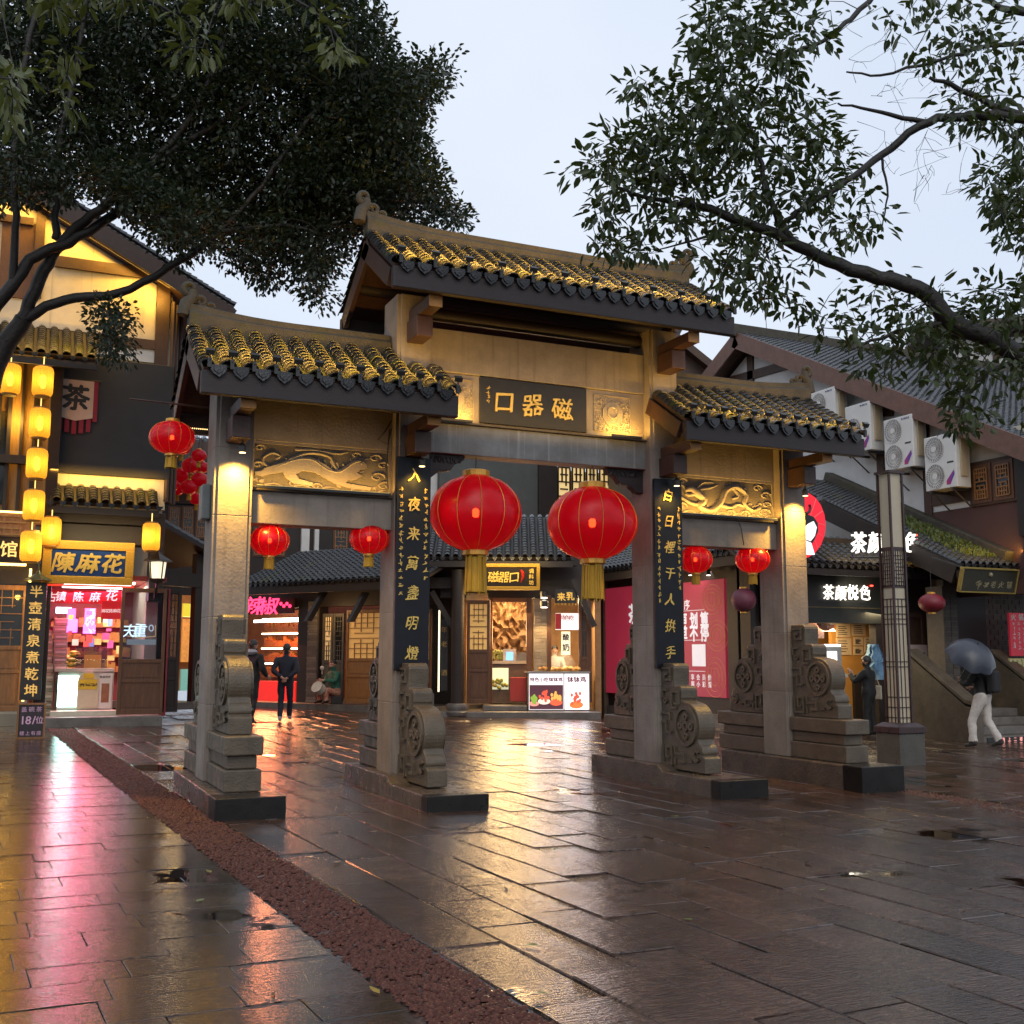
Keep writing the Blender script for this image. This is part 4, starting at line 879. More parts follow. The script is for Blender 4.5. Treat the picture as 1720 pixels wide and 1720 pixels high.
c = U(17, 637, 1, YB); bamboo(c, .40, .61, 'woven bamboo lantern at the left picture edge below the trunk', 'bamboo lanterns of the tea house', c[2] + .45)
c = U(86, 893, 1, 11.55); bamboo(c, .38, .58, 'woven bamboo lantern half hidden behind the dark post', 'bamboo lanterns of the tea house', c[2] + .45)
c = U(254, 902, 1, 11.2); bamboo(c, .36, .58, 'woven bamboo lantern at the right end of the blue and gold sign', 'bamboo lanterns of the tea house', c[2] + .5)
# ================================================================ LEFT: TEA HOUSE
L = Fac((0, 12), (1, 0))
M_PLAS = mat('cream_plaster', (.58, .52, .40), (.47, .42, .33), scale=2, rough=.8, bump=.12, streak=((.36, .32, .25), .60))
M_PLASW = mat('white_plaster', (.62, .62, .61), (.52, .52, .51), scale=2, rough=.8, bump=.1, streak=((.45, .45, .44), .62))
M_BEAM = mat('brown_beam', (.065, .030, .015), (.038, .018, .010), scale=4, rough=.6, bump=.25, stretch=(1, 1, 1))
M_DARKW = mat('dark_wood', (.020, .0115, .008), (.011, .0065, .0045), scale=4, rough=.55, bump=.25)
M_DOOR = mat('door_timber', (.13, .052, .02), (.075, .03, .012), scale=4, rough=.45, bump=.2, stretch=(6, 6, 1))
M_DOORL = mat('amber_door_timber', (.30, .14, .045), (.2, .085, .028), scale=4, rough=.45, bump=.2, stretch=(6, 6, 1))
M_CLOTH = mat('charcoal_screen', (.030, .029, .030), (.022, .0215, .0225), scale=2, rough=.8)
M_TILEB = mat('far_roof_tile', (.055, .057, .062), (.022, .024, .027), scale=7, rough=.35, rvar=.12, bump=.3, bscale=40, moss=((.05, .055, .02), 1.2, .60))
M_STEP = mat('step_stone', (.16, .145, .13), (.09, .08, .07), scale=4, rough=.4, rvar=.15, bump=.3)
M_GLASS = glassm('shop_glass', (.75, .8, .85), .62, .04)
M_DGLASS = glassm('dark_window_glass', (.5, .5, .5), .25, .08)
LEDW = glow('warm_led_strip', (1, .62, .16), 3)
LEDS = glow('shop_tube_white', (1, .93, .82), 4)
def lattice(mb, f, a0, a1, z0, z1, d0, d1, nx, nz, t=.018, fancy=True):
    for i in range(nx + 1):
        a = a0 + (a1 - a0) * i / nx
        if fancy and 0 < i < nx:
            zc = (z0 + z1) / 2; g = (z1 - z0) * (.18 if i % 2 else .08)
            f.sbox(mb, a - t / 2, a + t / 2, z0, zc - g, d0, d1); f.sbox(mb, a - t / 2, a + t / 2, zc + g, z1, d0, d1)
        else: f.sbox(mb, a - t / 2, a + t / 2, z0, z1, d0, d1)
    for i in range(nz + 1):
        z = z0 + (z1 - z0) * i / nz
        if fancy and 0 < i < nz and i % 2: f.sbox(mb, a0 + (a1 - a0) * .18, a1 - (a1 - a0) * .18, z - t / 2, z + t / 2, d0 + .001, d1 - .001)
        else: f.sbox(mb, a0, a1, z - t / 2, z + t / 2, d0 + .001, d1 - .001)
def door(par, f, a0, a1, z0, z1, d, m, split=.45, nx=4, nz=8, glass=None, th=.05, name='door'):
    """timber leaf with latticed upper light and two raised panels below"""
    fw = .07; zm = z0 + (z1 - z0) * split; zq = z0 + (zm - z0) * .62
    mb = MB()
    f.sbox(mb, a0, a0 + fw, z0, z1, d - th, d); f.sbox(mb, a1 - fw, a1, z0, z1, d - th, d)
    for q0, q1 in ((z0, z0 + .1), (zq - .03, zq + .03), (zm - .04, zm + .04), (z1 - .09, z1)): f.sbox(mb, a0 + fw, a1 - fw, q0, q1, d - th + .002, d - .002)
    o = part(name, mb, m, par, bevel=.006)
    for q0, q1 in ((z0 + .1, zq - .03), (zq + .03, zm - .04)):
        mb = MB(); f.sbox(mb, a0 + fw, a1 - fw, q0, q1, d - th + .01, d - .022); f.sbox(mb, a0 + fw + .05, a1 - fw - .05, q0 + .05, q1 - .05, d - .022, d - .010); part('door_panel', mb, m, o)
    if nx:
        mb = MB(); lattice(mb, f, a0 + fw, a1 - fw, zm + .04, z1 - .09, d - .04, d - .015, nx, nz); part('lattice', mb, m, o)
    mb = MB(); f.sbox(mb, a0 + fw, a1 - fw, zm + .04, z1 - .09, d - .045, d - .041); part('pane', mb, glass or M_DGLASS, o)
    return o
def pbox(par, f, name, m, u0, v0, u1, v1, d0, d1, bevel=0, **k):
    mb = MB(); f.box(mb, u0, v0, u1, v1, d0, d1); return part(name, mb, m, par, bevel=bevel, **k)
def pent(par, f, a0, a1, ze, de, depth, rise, row=.2, course=.12, name='pent_roof', r=.08, m=None, fas=.14, ends=True, n=5, tm=None):
    """small tiled roof: eave at offset de, running back by depth and up by rise"""
    up = nrm(-f.n * depth + f.up * rise); Ln = math.hypot(depth, rise); O = f.P(a0, ze, de); nn = np.cross(f.e, up)
    mb = MB(); mb.frame(O, f.e, up, nn, 0, a1 - a0, 0, Ln, -.07, 0); ro = part(name, mb, m or M_DARKW, par)
    k = max(1, round((a1 - a0) / row)); mb = MB(); add_tiles(mb, O, f.e, up, [((a1 - a0) * (i + .5) / k, Ln) for i in range(k)], course, course * 1.5, r, n)
    part('tiles', mb, tm or M_TILEB, ro, kind='stuff', smooth=50)
    if ends:
        mb = MB()
        for i in range(k + 1):
            c = O + f.e * ((a1 - a0) * i / k) + f.n * .01; mb.prism([(-r * .8, .01), (-r * .5, -.06), (0, -.09), (r * .5, -.06), (r * .8, .01)], c, f.e, f.up, f.n, 0, .02)
        part('end_tiles', mb, mat('wet_dark_end_tile', (0, 0, 0)), ro, kind='stuff')
    mb = MB(); f.sbox(mb, a0, a1, ze - fas - .09, ze - .09, de - .08, de - .01); part('fascia', mb, m or M_DARKW, ro)
    return ro
TEA = thing('tea_house', 'tall gabled tea house with cream plaster at the left edge', 'building', (-4.5, 12.3, gz(-4.5, 12)))
g0 = gz(-4.5, 12)
# gable wall and roof
A1, Z1 = L.sz(395, 520, .8); A0, Z0 = L.sz(40, 293, .8); sl = (Z0 - Z1) / (A0 - A1); AX = A0 - 1.6; ZX = Z0 + (AX - A0) * sl
wr = L.sz(284, 700)[0]
ZB = L.sz(100, 600)[1]
zg = lambda a: Z1 + (a - A1) * sl - .16
mb = MB(); mb.prism([(AX - 3.2, ZB), (wr, ZB), (wr, zg(wr)), (AX, zg(AX)), (AX - 3.2, zg(wr))], L.p, L.e, L.up, -L.n, .25, .5); part('gable_wall', mb, M_PLAS, TEA)
mb = MB(); L.sbox(mb, AX - 3.2, wr, g0, 4.7, -7, -4.2); L.sbox(mb, wr - .25, wr, g0, zg(wr), -7, -.5); part('side_wall', mb, M_PLAS, TEA)
ud = nrm([AX - A1, ZX - Z1]); 
mb = MB(); Ln = math.hypot(AX - A1, ZX - Z1)
mb.frame(L.P(A1, Z1), L.e * ud[0] + L.up * ud[1], -L.n, np.cross(L.e * ud[0] + L.up * ud[1], -L.n), 0, Ln, -.85, 7.5, 0, .1)
mb.frame(L.P(2 * AX - A1, Z1), -L.e * ud[0] + L.up * ud[1], -L.n, np.cross(L.e * ud[0] - L.up * ud[1], -L.n), 0, Ln - .1, -.85, 7.5, -.1, 0)
ro = part('gable_roof', mb, M_BEAM, TEA)
mb = MB(); mb.frame(L.P(A1, Z1 - .05), L.e * ud[0] + L.up * ud[1], -L.n, np.cross(L.e * ud[0] + L.up * ud[1], -L.n), -.02, Ln, -.88, -.82, -.02, .32); part('barge_board', mb, mat('soffit_brown', (.055, .028, .018), (.035, .018, .012), rough=.6), ro)
upv = L.e * ud[0] + L.up * ud[1]; mb = MB(); add_tiles(mb, L.P(A1, Z1 + .1, .8), L.n * -1, upv, [(.1 + .2 * i, Ln) for i in range(38)], .14, .2, .08, 4)
if np.cross(-L.n, upv)[2] < 0: mb = MB(); add_tiles(mb, L.P(A1, Z1 + .1, -7), L.n, upv, [(.1 + .2 * i, Ln) for i in range(38)], .14, .2, .08, 4)
part('tiles', mb, M_TILEB, ro, kind='stuff', smooth=50)
for i, (u0, v0, u1, v1) in enumerate(((92, 440, 261, 458), (262, 470, 284, 615), (58, 340, 74, 500), (60, 560, 261, 576), (0, 362, 57, 374))): pbox(TEA, L, 'beam', M_BEAM, u0, v0, u1, v1, -.249, -.16 + .006 * i)
pbox(TEA, L, 'plank_panel', mat('rust_plank', (.11, .045, .02), (.07, .03, .014), stretch=(12, 12, 1), rough=.6, bump=.3), 0, 372, 60, 500, -.249, -.20)
pbox(TEA, L, 'plaster_band', M_PLASW, 150, 577, 262, 604, -.249, -.19)
for i in range(3): 
    a = wr - .15 - i * .12; mb = MB(); mb.tube([L.P(wr + .02 + .1 * i, 4.7, -.1 - .2 * i), L.P(wr + .02 + .1 * i, zg(wr) - .2, -.1 - .2 * i)], .05, 8); part('drain_pipe', mb, M_BEAM, TEA)
# LED lines under the rake
mb = MB(); p0, p1 = L.P(wr - .1, zg(wr - .1) - .05, -.05), L.P(AX, zg(AX) - .05, -.05); mb.tube([p0 + [0, 0, .1], p1 + [0, 0, .1]], .006, 5); part('led_strip', mb, glow('dim_led', (1, .62, .16), .4), TEA)
lamp('rake_wash', 'AREA', (p0 + p1) / 2 + L.n * .14, 75, WARM, TEA, size=.06, size_y=float(np.linalg.norm(p1 - p0)), target=(p0 + p1) / 2 + np.array([-.5, .25, -1.0]))
bpy.data.objects['rake_wash'].rotation_euler = Matrix(np.stack([-L.n, nrm(p1 - p0), np.cross(-L.n, nrm(p1 - p0))], 1).tolist()).to_euler()
lamp('post_wash', 'POINT', L.Q(270, 500, .12), 9, WARM, TEA, size=.05)
# dark screen, small pent roofs, beams
pbox(TEA, L, 'screen', M_CLOTH, 88, 604, 289, 800, -.24, -.05, bevel=.02)
a0, a1, z0, z1 = L.rect(84, 796, 246, 820, -.1); mb = MB(); L.sbox(mb, a0, wr, z0 - .4, z1, -.35, -.1); part('plaster_band', mb, M_PLAS, TEA)
aL, zE = L.sz(84, 845, .5); aR, _ = L.sz(268, 852, .5)
pent(TEA, L, aL, aR, zE + .05, .45, .55, .42, row=.235, course=.10, r=.095, n=6)
lamp('pent_wash', 'AREA', L.P((aL + aR) / 2, zE + .75, .25), 15, WARM, TEA, size=2.2, size_y=.05, target=L.P((aL + aR) / 2, zE + .3, -.05))
a0, z2 = L.sz(0, 585, .9); a1, _ = L.sz(165, 585, .9)
pent(TEA, L, a0 - 2, a1, z2, .85, 1.0, .80, row=.235, course=.105, r=.09, n=6)
lamp('pent_wash', 'AREA', L.P((a0 + a1) / 2, z2 + .12, 1.0), 14, WARM, TEA, size=2.2, size_y=.05, target=L.P((a0 + a1) / 2, z2 + .5, .3))
for (u0, v0, u1, v1, d0, d1) in ((84, 862, 268, 880, -.5, .05), (84, 882, 268, 914, -.5, .0), (72, 600, 92, 1190, -.2, .25), (252, 862, 275, 1010, -.4, .1), (84, 862, 100, 905, .0, .3)):
    pbox(TEA, L, 'beam', M_DARKW, u0, v0, u1, v1, d0, d1, bevel=.01)
# left bay: balcony and latticed window (yellow lit)
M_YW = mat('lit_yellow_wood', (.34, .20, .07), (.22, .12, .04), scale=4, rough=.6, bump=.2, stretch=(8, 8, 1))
pbox(TEA, L, 'balcony_wall', M_YW, -60, 598, 100, 880, -1.2, -.9)
for u0, u1 in ((-5, 0), (11, 18), (33, 38), (54, 60)): pbox(TEA, L, 'balcony_post', M_DARKW, u0, 600, u1, 860, -.88, -.75)
pbox(TEA, L, 'balcony_beam', M_DARKW, -60, 762, 52, 776, -.74, -.6); pbox(TEA, L, 'balcony_rail', M_DOORL, -60, 862, 60, 900, -.3, -.1)
mb = MB(); a0, a1, z0, z1 = L.rect(-50, 866, 48, 897, -.1); lattice(mb, L, a0, a1, z0, z1, -.09, -.06, 7, 3, .03); part('balcony_fret', mb, M_YW, TEA)
pbox(TEA, L, 'led_strip', LEDW, -60, 857, 48, 860, -.1, -.06); pbox(TEA, L, 'led_strip', LEDW, 20, 602, 66, 606, .1, .14)
lamp('balcony_lamp', 'POINT', L.Q(30, 700, -.5), 30, WARM, TEA, size=.15)
pbox(TEA, L, 'window', M_DGLASS, -30, 690, 12, 845, -.86, -.84)
# ground floor left bay
pbox(TEA, L, 'lintel_beam', M_DARKW, -60, 945, 72, 985, -.4, -.05)
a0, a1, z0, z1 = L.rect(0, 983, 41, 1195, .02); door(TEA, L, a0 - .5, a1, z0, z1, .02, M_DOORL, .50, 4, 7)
pbox(TEA, L, 'led_strip', LEDW, 43, 955, 47, 1178, .05, .09); pbox(TEA, L, 'led_strip', LEDW, -60, 945, 44, 949, .06, .1)
pbox(TEA, L, 'clerestory_pane', glow('dim_shop_light', (.8, .75, .65), .5), 12, 952, 40, 982, -.2, -.18)
lamp('door_wash', 'POINT', L.Q(30, 1000, .4), 6, WARM, TEA, size=.05)
# shop opening (twisted dough shop)
ra0, ra1, rz0, rz1 = L.rect(80, 985, 268, 1205, -.1)
M_ROOM = mat('shop_wall_red', (.30, .05, .05), (.2, .03, .04), scale=3, rough=.6)
M_FLOOR = mat('shop_floor', (.5, .48, .40), (.4, .37, .3), scale=3, rough=.3)
mb = MB(); L.sbox(mb, ra0 - .2, ra1 + .1, rz0 - .1, rz1 + .5, -3.6, -3.5); L.sbox(mb, ra0 - .3, ra0 - .2, rz0, rz1, -3.5, -.3); L.sbox(mb, ra1 + .1, ra1 + .2, rz0, rz1, -3.5, -.3); L.sbox(mb, ra0 - .2, ra1 + .1, rz1 + .15, rz1 + .25, -3.5, -.2); part('shop_wall', mb, M_ROOM, TEA)
mb = MB(); L.sbox(mb, ra0 - .2, ra1 + .1, rz0 - .25, rz0, -3.5, .05); part('shop_floor', mb, M_FLOOR, TEA)
for k in range(3): mb = MB(); L.sbox(mb, ra0 + .3, ra1 - .5, rz1 + .10, rz1 + .145, -.9 - k * .9, -.8 - k * .9); part('tube_lamp', mb, LEDS, TEA)
lamp('shop_light', 'AREA', L.P((ra0 + ra1) / 2, rz1 + .05, -1.3), 60, (1, .9, .78), TEA, size=2, size_y=1.6, target=L.P((ra0 + ra1) / 2, 0, -1.25))
lamp('shop_glow', 'AREA', L.P((ra0 + ra1) / 2 - .2, rz1 - .2, -.4), 70, (1, .16, .38), TEA, size=1.4, size_y=.5, target=L.P((ra0 + ra1) / 2, g0 - .6, 2.5))
for i, (u0, v0, u1, v1, c, s) in enumerate(((142, 1022, 160, 1060, (1, .04, .16), 5), (140, 1050, 160, 1064, (.9, .08, .8), 4), (112, 1040, 130, 1062, (.8, .08, .8), 2.5), (113, 1022, 127, 1042, (1, .05, .2), 3), (94, 1020, 120, 1030, (.5, .75, 1), 3), (150, 1072, 158, 1086, (.1, .12, .3), .6))):
    pbox(TEA, L, 'light_panel', glow('shop_panel_%d' % i, c, s), u0, v0, u1, v1, -2.6 - .05 * i, -2.55 - .05 * i)
mb = MB()
for i in range(150):
    a = random.uniform(ra0, ra1 - .4); z = rz0 + random.choice([.9, 1.25, 1.6, 1.95]); L.sbox(mb, a, a + random.uniform(.06, .16), z, z + random.uniform(.08, .24), -3.45, -3.3 + random.uniform(0, .1))
part('goods', mb, mat('coloured_goods', (.5, .08, .05), (.45, .35, .05), scale=3, rough=.5), TEA, kind='stuff')
for k in range(26):
    u, v = random.uniform(86, 200), random.uniform(1018, 1118); wpx, hpx = random.uniform(4, 12), random.uniform(4, 14); cc = random.choice([(1, .1, .1), (1, .55, .1), (1, .8, .3), (.9, .15, .5), (.3, .5, 1), (1, .9, .8)])
    pbox(TEA, L, 'hanging_card', mat('card_%d' % k, tuple(.6 * x for x in cc), tuple(.35 * x for x in cc), scale=12, rough=.5, emit=cc, estr=random.uniform(.05, .35)), u, v, u + wpx, v + hpx, -2.2 + .03 * k, -2.19 + .03 * k)
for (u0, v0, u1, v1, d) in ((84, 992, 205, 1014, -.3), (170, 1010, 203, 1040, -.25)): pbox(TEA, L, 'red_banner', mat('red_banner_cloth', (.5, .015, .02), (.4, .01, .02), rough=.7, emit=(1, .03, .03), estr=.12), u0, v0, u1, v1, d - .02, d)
mb = MB()
for ch, u, v, s in (('古', 86, 1003, .22), ('镇', 102, 1002, .22), ('陈', 132, 1003, .22), ('麻', 160, 1003, .22), ('花', 188, 1000, .26)): put(mb, ch, L.Q(u, v, -.29), L.e, L.up, s, .006, bold=1, shear=.1, brush=.02)
for k in range(5): put(mb, '麻花陈麻花'[k], L.Q(174 + k * 6.4, 1026, -.24), L.e, L.up, .085, .004, bold=0)

for k in range(34): scribble(mb, L.Q(random.uniform(144, 158), random.uniform(1026, 1062), -2.54), L.e, L.up, .06, .004, 3)
part('banner_lettering', mb, glow('lit_white_letters', (1, .93, .9), .35), TEA)
pbox(TEA, L, 'step', M_STEP, 70, 1204, 272, 1224, -.2, .55, bevel=.02); pbox(TEA, L, 'sill', mat('bright_sill', (.55, .53, .42), (.45, .43, .33), rough=.35), 84, 1194, 200, 1205, -.19, .10, bevel=.01)
# doors of the shop: glazed leaf and the slim leaf beyond
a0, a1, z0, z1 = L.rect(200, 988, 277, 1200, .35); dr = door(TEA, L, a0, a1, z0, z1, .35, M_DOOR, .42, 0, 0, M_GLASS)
a0, a1, z0, z1 = L.rect(274, 990, 302, 1196, -.3); door(TEA, L, a0, a1, z0, z1, -.3, M_DARKW, .43, 3, 9, M_GLASS)
# reflection of a sign in the door glass, modelled as glowing letters behind it
NE = thing('neon_or_reflection', 'white neon characters glowing behind the glazed door leaf', 'sign', L.Q(237, 1070, .2))
mb = MB(); put(mb, '重', L.Q(235, 1059, .26), -L.e, L.up, .30, .006, bold=1, shear=-.1); put(mb, '庆', L.Q(219, 1060, .26), -L.e, L.up, .30, .006, bold=1, shear=-.1)
mb.tube([L.Q(254 + 6 * math.cos(t) * .6, 1055 + 5 * math.sin(t), .26) for t in np.linspace(0, 6.28, 12)], .012, 5); part('lettering', mb, glow('reflected_white', (.75, .9, 1), 1.0), NE)
mb = MB(); L.box(mb, 213, 1074, 262, 1083, .25, .262); part('caption_strip', mb, glow('caption_strip', (.8, .85, .9), .3), NE)
mb = MB(); mb.tube([L.Q(212, 1068, .255), L.Q(236, 1071, .255), L.Q(261, 1069, .255), L.Q(261, 1050, .255)], .008, 4); part('outline', mb, glow('reflected_gold', (1, .7, .3), .7), NE)
# --- things at the tea house
def sign(name, label, f, u0, v0, u1, v1, d, m, frame=None, tilt=0, th=.06, fm=None):
    a0, a1, z0, z1 = f.rect(u0, v0, u1, v1, d); t = thing(name, label, 'sign', f.P((a0 + a1) / 2, z0, d))
    up = nrm(f.up * math.cos(tilt) + f.n * math.sin(tilt)); nn = np.cross(f.e, up); O = f.P(a0, z0, d); W, H = a1 - a0, (z1 - z0) / math.cos(tilt)
    mb = MB(); mb.frame(O, f.e, up, nn, 0, W, 0, H, -th, 0); part('board', mb, m, t, bevel=.008)
    if frame:
        for (x0, x1, y0, y1) in ((-frame, W + frame, -frame, 0), (-frame, W + frame, H, H + frame), (-frame, -.001, .001, H - .001), (W + .001, W + frame, .001, H - .001)):
            mb = MB(); mb.frame(O, f.e, up, nn, x0, x1, y0, y1, -th - .02, .03); part('frame', mb, fm, t, bevel=.01)
    return t, (lambda x, y, o=.002: O + f.e * (x * W) + up * (y * H) + nn * o), f.e, up, W, H
M_GILT = mat('gilt_frame', (.65, .38, .05), (.42, .22, .02), scale=50, rough=.35, metal=.3, bump=.6, bscale=70)
t, q, e, up, W, H = sign('shop_sign', 'blue shop sign with gold frame over the red-lit shop', L, 86, 924, 210, 968, .35, mat('royal_blue_board', (.012, .04, .16), (.01, .03, .12), rough=.35), .17, .2, fm=M_GILT)
mb = MB()
for i, ch in enumerate('陳麻花'): put(mb, ch, q(.17 + .33 * i, .5), e, up, H * .78, .02, bold=2, shear=.22, jit=.04, brush=.02)
part('lettering', mb, M_GOLD, t)
mb = MB(); mb.frame(q(0, 0, 0), e, up, np.cross(e, up), -.20, W + .20, -.215, -.19, -.08, .04); part('red_edge', mb, glow('red_edge_glow', (1, .05, .02), .4), t)
lamp('sign_wash', 'AREA', q(.5, 1.9, .5), 16, (1, .75, .35), t, size=2, size_y=.06, target=q(.5, .4, 0))
t, q, e, up, W, H = sign('shop_sign', 'dark tea house sign with a cream character at the left edge', L, -30, 903, 37, 942, .2, M_DARKW, .03, .12, fm=M_DARKW)
mb = MB(); put(mb, '馆', q(.66, .5), e, up, H * .72, .012, bold=1); part('lettering', mb, glow('cream_letter', (1, .62, .2), .5), t)
t, q, e, up, W, H = sign('couplet_plank', 'tall black plank with seven gold characters beside the dough shop', L, 38, 978, 74, 1176, .45, mat('black_plank', (.02, .018, .016), (.03, .026, .022), rough=.4))
mb = MB()
for i, ch in enumerate('半壺清泉煮乾坤'): put(mb, ch, q(.5, .92 - i * .14), e, up, W * .66, .008, bold=1, brush=.015)
part('lettering', mb, mat('lit_gold', (.85, .55, .15), (.7, .42, .1), rough=.4, emit=(1, .55, .12), estr=.22), t)
mb = MB(); c = q(.55, 1.0, .0); mb.lathe([(.02, .22), (.05, .14), (.26, .02), (.28, 0), (.2, .01)], c + [0, -.08, .03], 14); mb.tube([c + [0, -.08, .25], c + [0, .15, .5]], .015, 6); part('lamp_hood', mb, mat('green_enamel', (.03, .05, .04), (.02, .035, .03), rough=.3), t)
# tea banner
t = thing('tea_banner', 'cream cloth banner with a black tea character and red fringe', 'banner', L.Q(130, 725, .0))
a0, a1, z0, z1 = L.rect(97, 638, 157, 702, .02); mb = MB(); P = [(a0, z0 + .02), ((a0 + a1) / 2, z0 - .06), (a1, z0 + .02), (a1, z1), (a0, z1)]
mb.prism(P, L.p, L.e, L.up, L.n, .0, .02); cl = part('cloth', mb, mat('cream_cloth', (.55, .40, .30), (.48, .34, .25), rough=.8, scale=5), t)
mb = MB(); put(mb, '茶', L.P((a0 + a1) / 2, (z0 + z1) / 2 + .03, .021), L.e, L.up, (a1 - a0) * .82, .006, bold=2, brush=.012); part('lettering', mb, mat('ink_black', (.01, .01, .01), (.015, .015, .015), rough=.6), cl)
M_RED = mat('red_cloth', (.26, .015, .03), (.2, .012, .025), rough=.8)
for k in range(5):
    x = a0 + (a1 - a0) * k / 5; dz = -.07 * (1 - abs(k - 2) / 2.0); mb = MB(); L.sbox(mb, x + .02, x + (a1 - a0) / 5 * .8, z0 - .28 + dz, z0 + .02 + dz * .6, -.006, .0); part('fringe', mb, M_RED, t)
mb = MB(); L.sbox(mb, a1 + .001, a1 + .09, z0 - .05, z1, -.01, .01); L.sbox(mb, a0 - .04, a0 - .001, z0 - .05, z0 + .15, -.01, .01); part('border', mb, M_RED, t); mb = MB(); mb.tube([L.P(a0 - .1, z1 + .01, .0), L.P(a1 + .15, z1 + .02, .0)], .018, 6); part('pole', mb, M_DARKW, t)
# wall lamp
c = L.Q(264, 972, .55); t = thing('wall_lamp', 'square wall lamp with pale panes and hipped cap', 'lamp', c)
mb = MB(); 
for k in range(4): a = k * math.pi / 2 + .5; mb.tube([c + [.15 * math.cos(a), .15 * math.sin(a), 0], c + [.19 * math.cos(a), .19 * math.sin(a), .36]], .014, 4)
part('frame', mb, M_DARKW, t); mb = MB(); mb.lathe([(.14, .01), (.175, .35)], c, 4); part('shade', mb, glow('pale_lamp_pane', (1, .85, .6), .55), t)
mb = MB(); mb.lathe([(.30, .36), (.28, .39), (.10, .50), (.04, .56), (.02, .6)], c, 4); mb.lathe([(.08, -.1), (.16, -.01), (.16, .0), (.02, 0)], c, 4); mb.tube([c - [0, 0, .1], c - [0, -.3, .4]], .03, 6); part('cap', mb, M_DARKW, t)
# counter, light box, cartons, posters
t = thing('shop_counter', 'white counter with goods and a lit front panel inside the dough shop', 'counter', L.Q(150, 1198, -.9))
pbox(t, L, 'body', mat('counter_white', (.55, .53, .48), (.48, .46, .4), rough=.4), 96, 1128, 190, 1194, -1.2, -.5, bevel=.01); pbox(t, L, 'lit_panel', glow('mint_light_box', (.55, 1, .88), 4), 97, 1135, 131, 1187, -.499, -.48)
pbox(t, L, 'worktop', mat('counter_top', (.5, .48, .42), (.4, .38, .33), rough=.3), 92, 1123, 192, 1128, -1.25, -.44)
mb = MB(); put(mb, '银', L.Q(101, 1163, -.478), L.e, L.up, .12, .003, bold=1); put(mb, '联', L.Q(110, 1163, -.478), L.e, L.up, .12, .003, bold=1); part('lettering', mb, mat('teal_print', (.03, .12, .12), (.03, .12, .12)), t)
a0, a1, z0, z1 = L.rect(130, 1128, 166, 1190, -.35); mb = MB(); n = 10; r = (a1 - a0) / 2
mb.prism([(a0, z0), (a1, z0), (a1, z1 - r)] + [((a0 + a1) / 2 + r * math.cos(k * math.pi / n), z1 - r + r * math.sin(k * math.pi / n)) for k in range(n + 1)][1:], L.p, L.e, L.up, L.n, -.45, -.38)
o = solo('display_stand', mb, mat('cream_card', (.55, .47, .33), (.5, .42, .3), rough=.6), 'round-topped cream and yellow stand in front of the counter', 'stand')
mb = MB(); L.box(mb, 132, 1141, 163, 1158, -.379, -.372); L.box(mb, 140, 1131, 158, 1140, -.379, -.373); part('yellow_print', mb, mat('yellow_print', (.75, .5, .03), (.6, .36, .02), scale=9), o); mb = MB()
for k in range(9): scribble(mb, L.Q(135 + k * 3.3, 1150, -.371), L.e, L.up, .07, .003)
part('black_print', mb, mat('ink_black', (0, 0, 0)), o)
mb = MB(); L.box(mb, 166, 1131, 188, 1190, -.42, -.40); o = solo('poster', mb, mat('white_card', (.62, .6, .55), (.55, .53, .48), rough=.6), 'white poster leaning on the dough shop counter', 'poster'); mb = MB(); L.box(mb, 170, 1148, 183, 1180, -.399, -.396); part('picture', mb, mat('brown_print', (.2, .06, .03), (.3, .15, .07), scale=8), o)
mb = MB()
for k in range(4): put(mb, '陈麻花古'[k], L.Q(170 + k * 4.6, 1137, -.397), L.e, L.up, .055, .002, bold=1)
part('lettering', mb, mat('ink_black', (0, 0, 0)), o)
# glass case with fruit-yellow goods and orange box
t = thing('display_case', 'slanted glass food case with yellow goods on the counter', 'case', L.Q(150, 1124, -.9)); mb = MB(); a0, a1, z0, z1 = L.rect(128, 1086, 180, 1122, -.6)
mb.prism([(-.5, z0), (-1.1, z0), (-1.1, z1), (-.75, z1)], L.p + L.e * a0, -L.n * -1, L.up, L.e, 0, a1 - a0); part('glass', mb, M_GLASS, t); mb = MB(); L.box(mb, 142, 1100, 170, 1122, -.9, -.7); part('orange_box', mb, mat('orange_print', (.6, .2, .02), (.5, .3, .05), scale=6, emit=(1, .4, .05), estr=.2), t)
t = thing('snack_heap', 'heap of yellow green packed snacks beside the glass case', 'snacks', L.Q(118, 1124, -.7))
for k in range(14):
    c = L.Q(112 + random.uniform(-3, 18), 1118 - random.uniform(0, 24), -.75 + random.uniform(-.1, .1)); mb = MB(); mb.ball(c, .07, 6, sx=1.5, sz=.6); part('packet', mb, mat('yellow_packet_%d' % (k % 2), ((.6, .45, .04), (.25, .32, .04))[k % 2], rough=.4), t, smooth=60)
k = 0
M_CART = mat('grey_green_carton', (.30, .29, .22), (.22, .21, .16), scale=3, rough=.7, rnd=.25); M_TAPE = mat('carton_label', (.55, .52, .46), (.5, .47, .4), rough=.5)
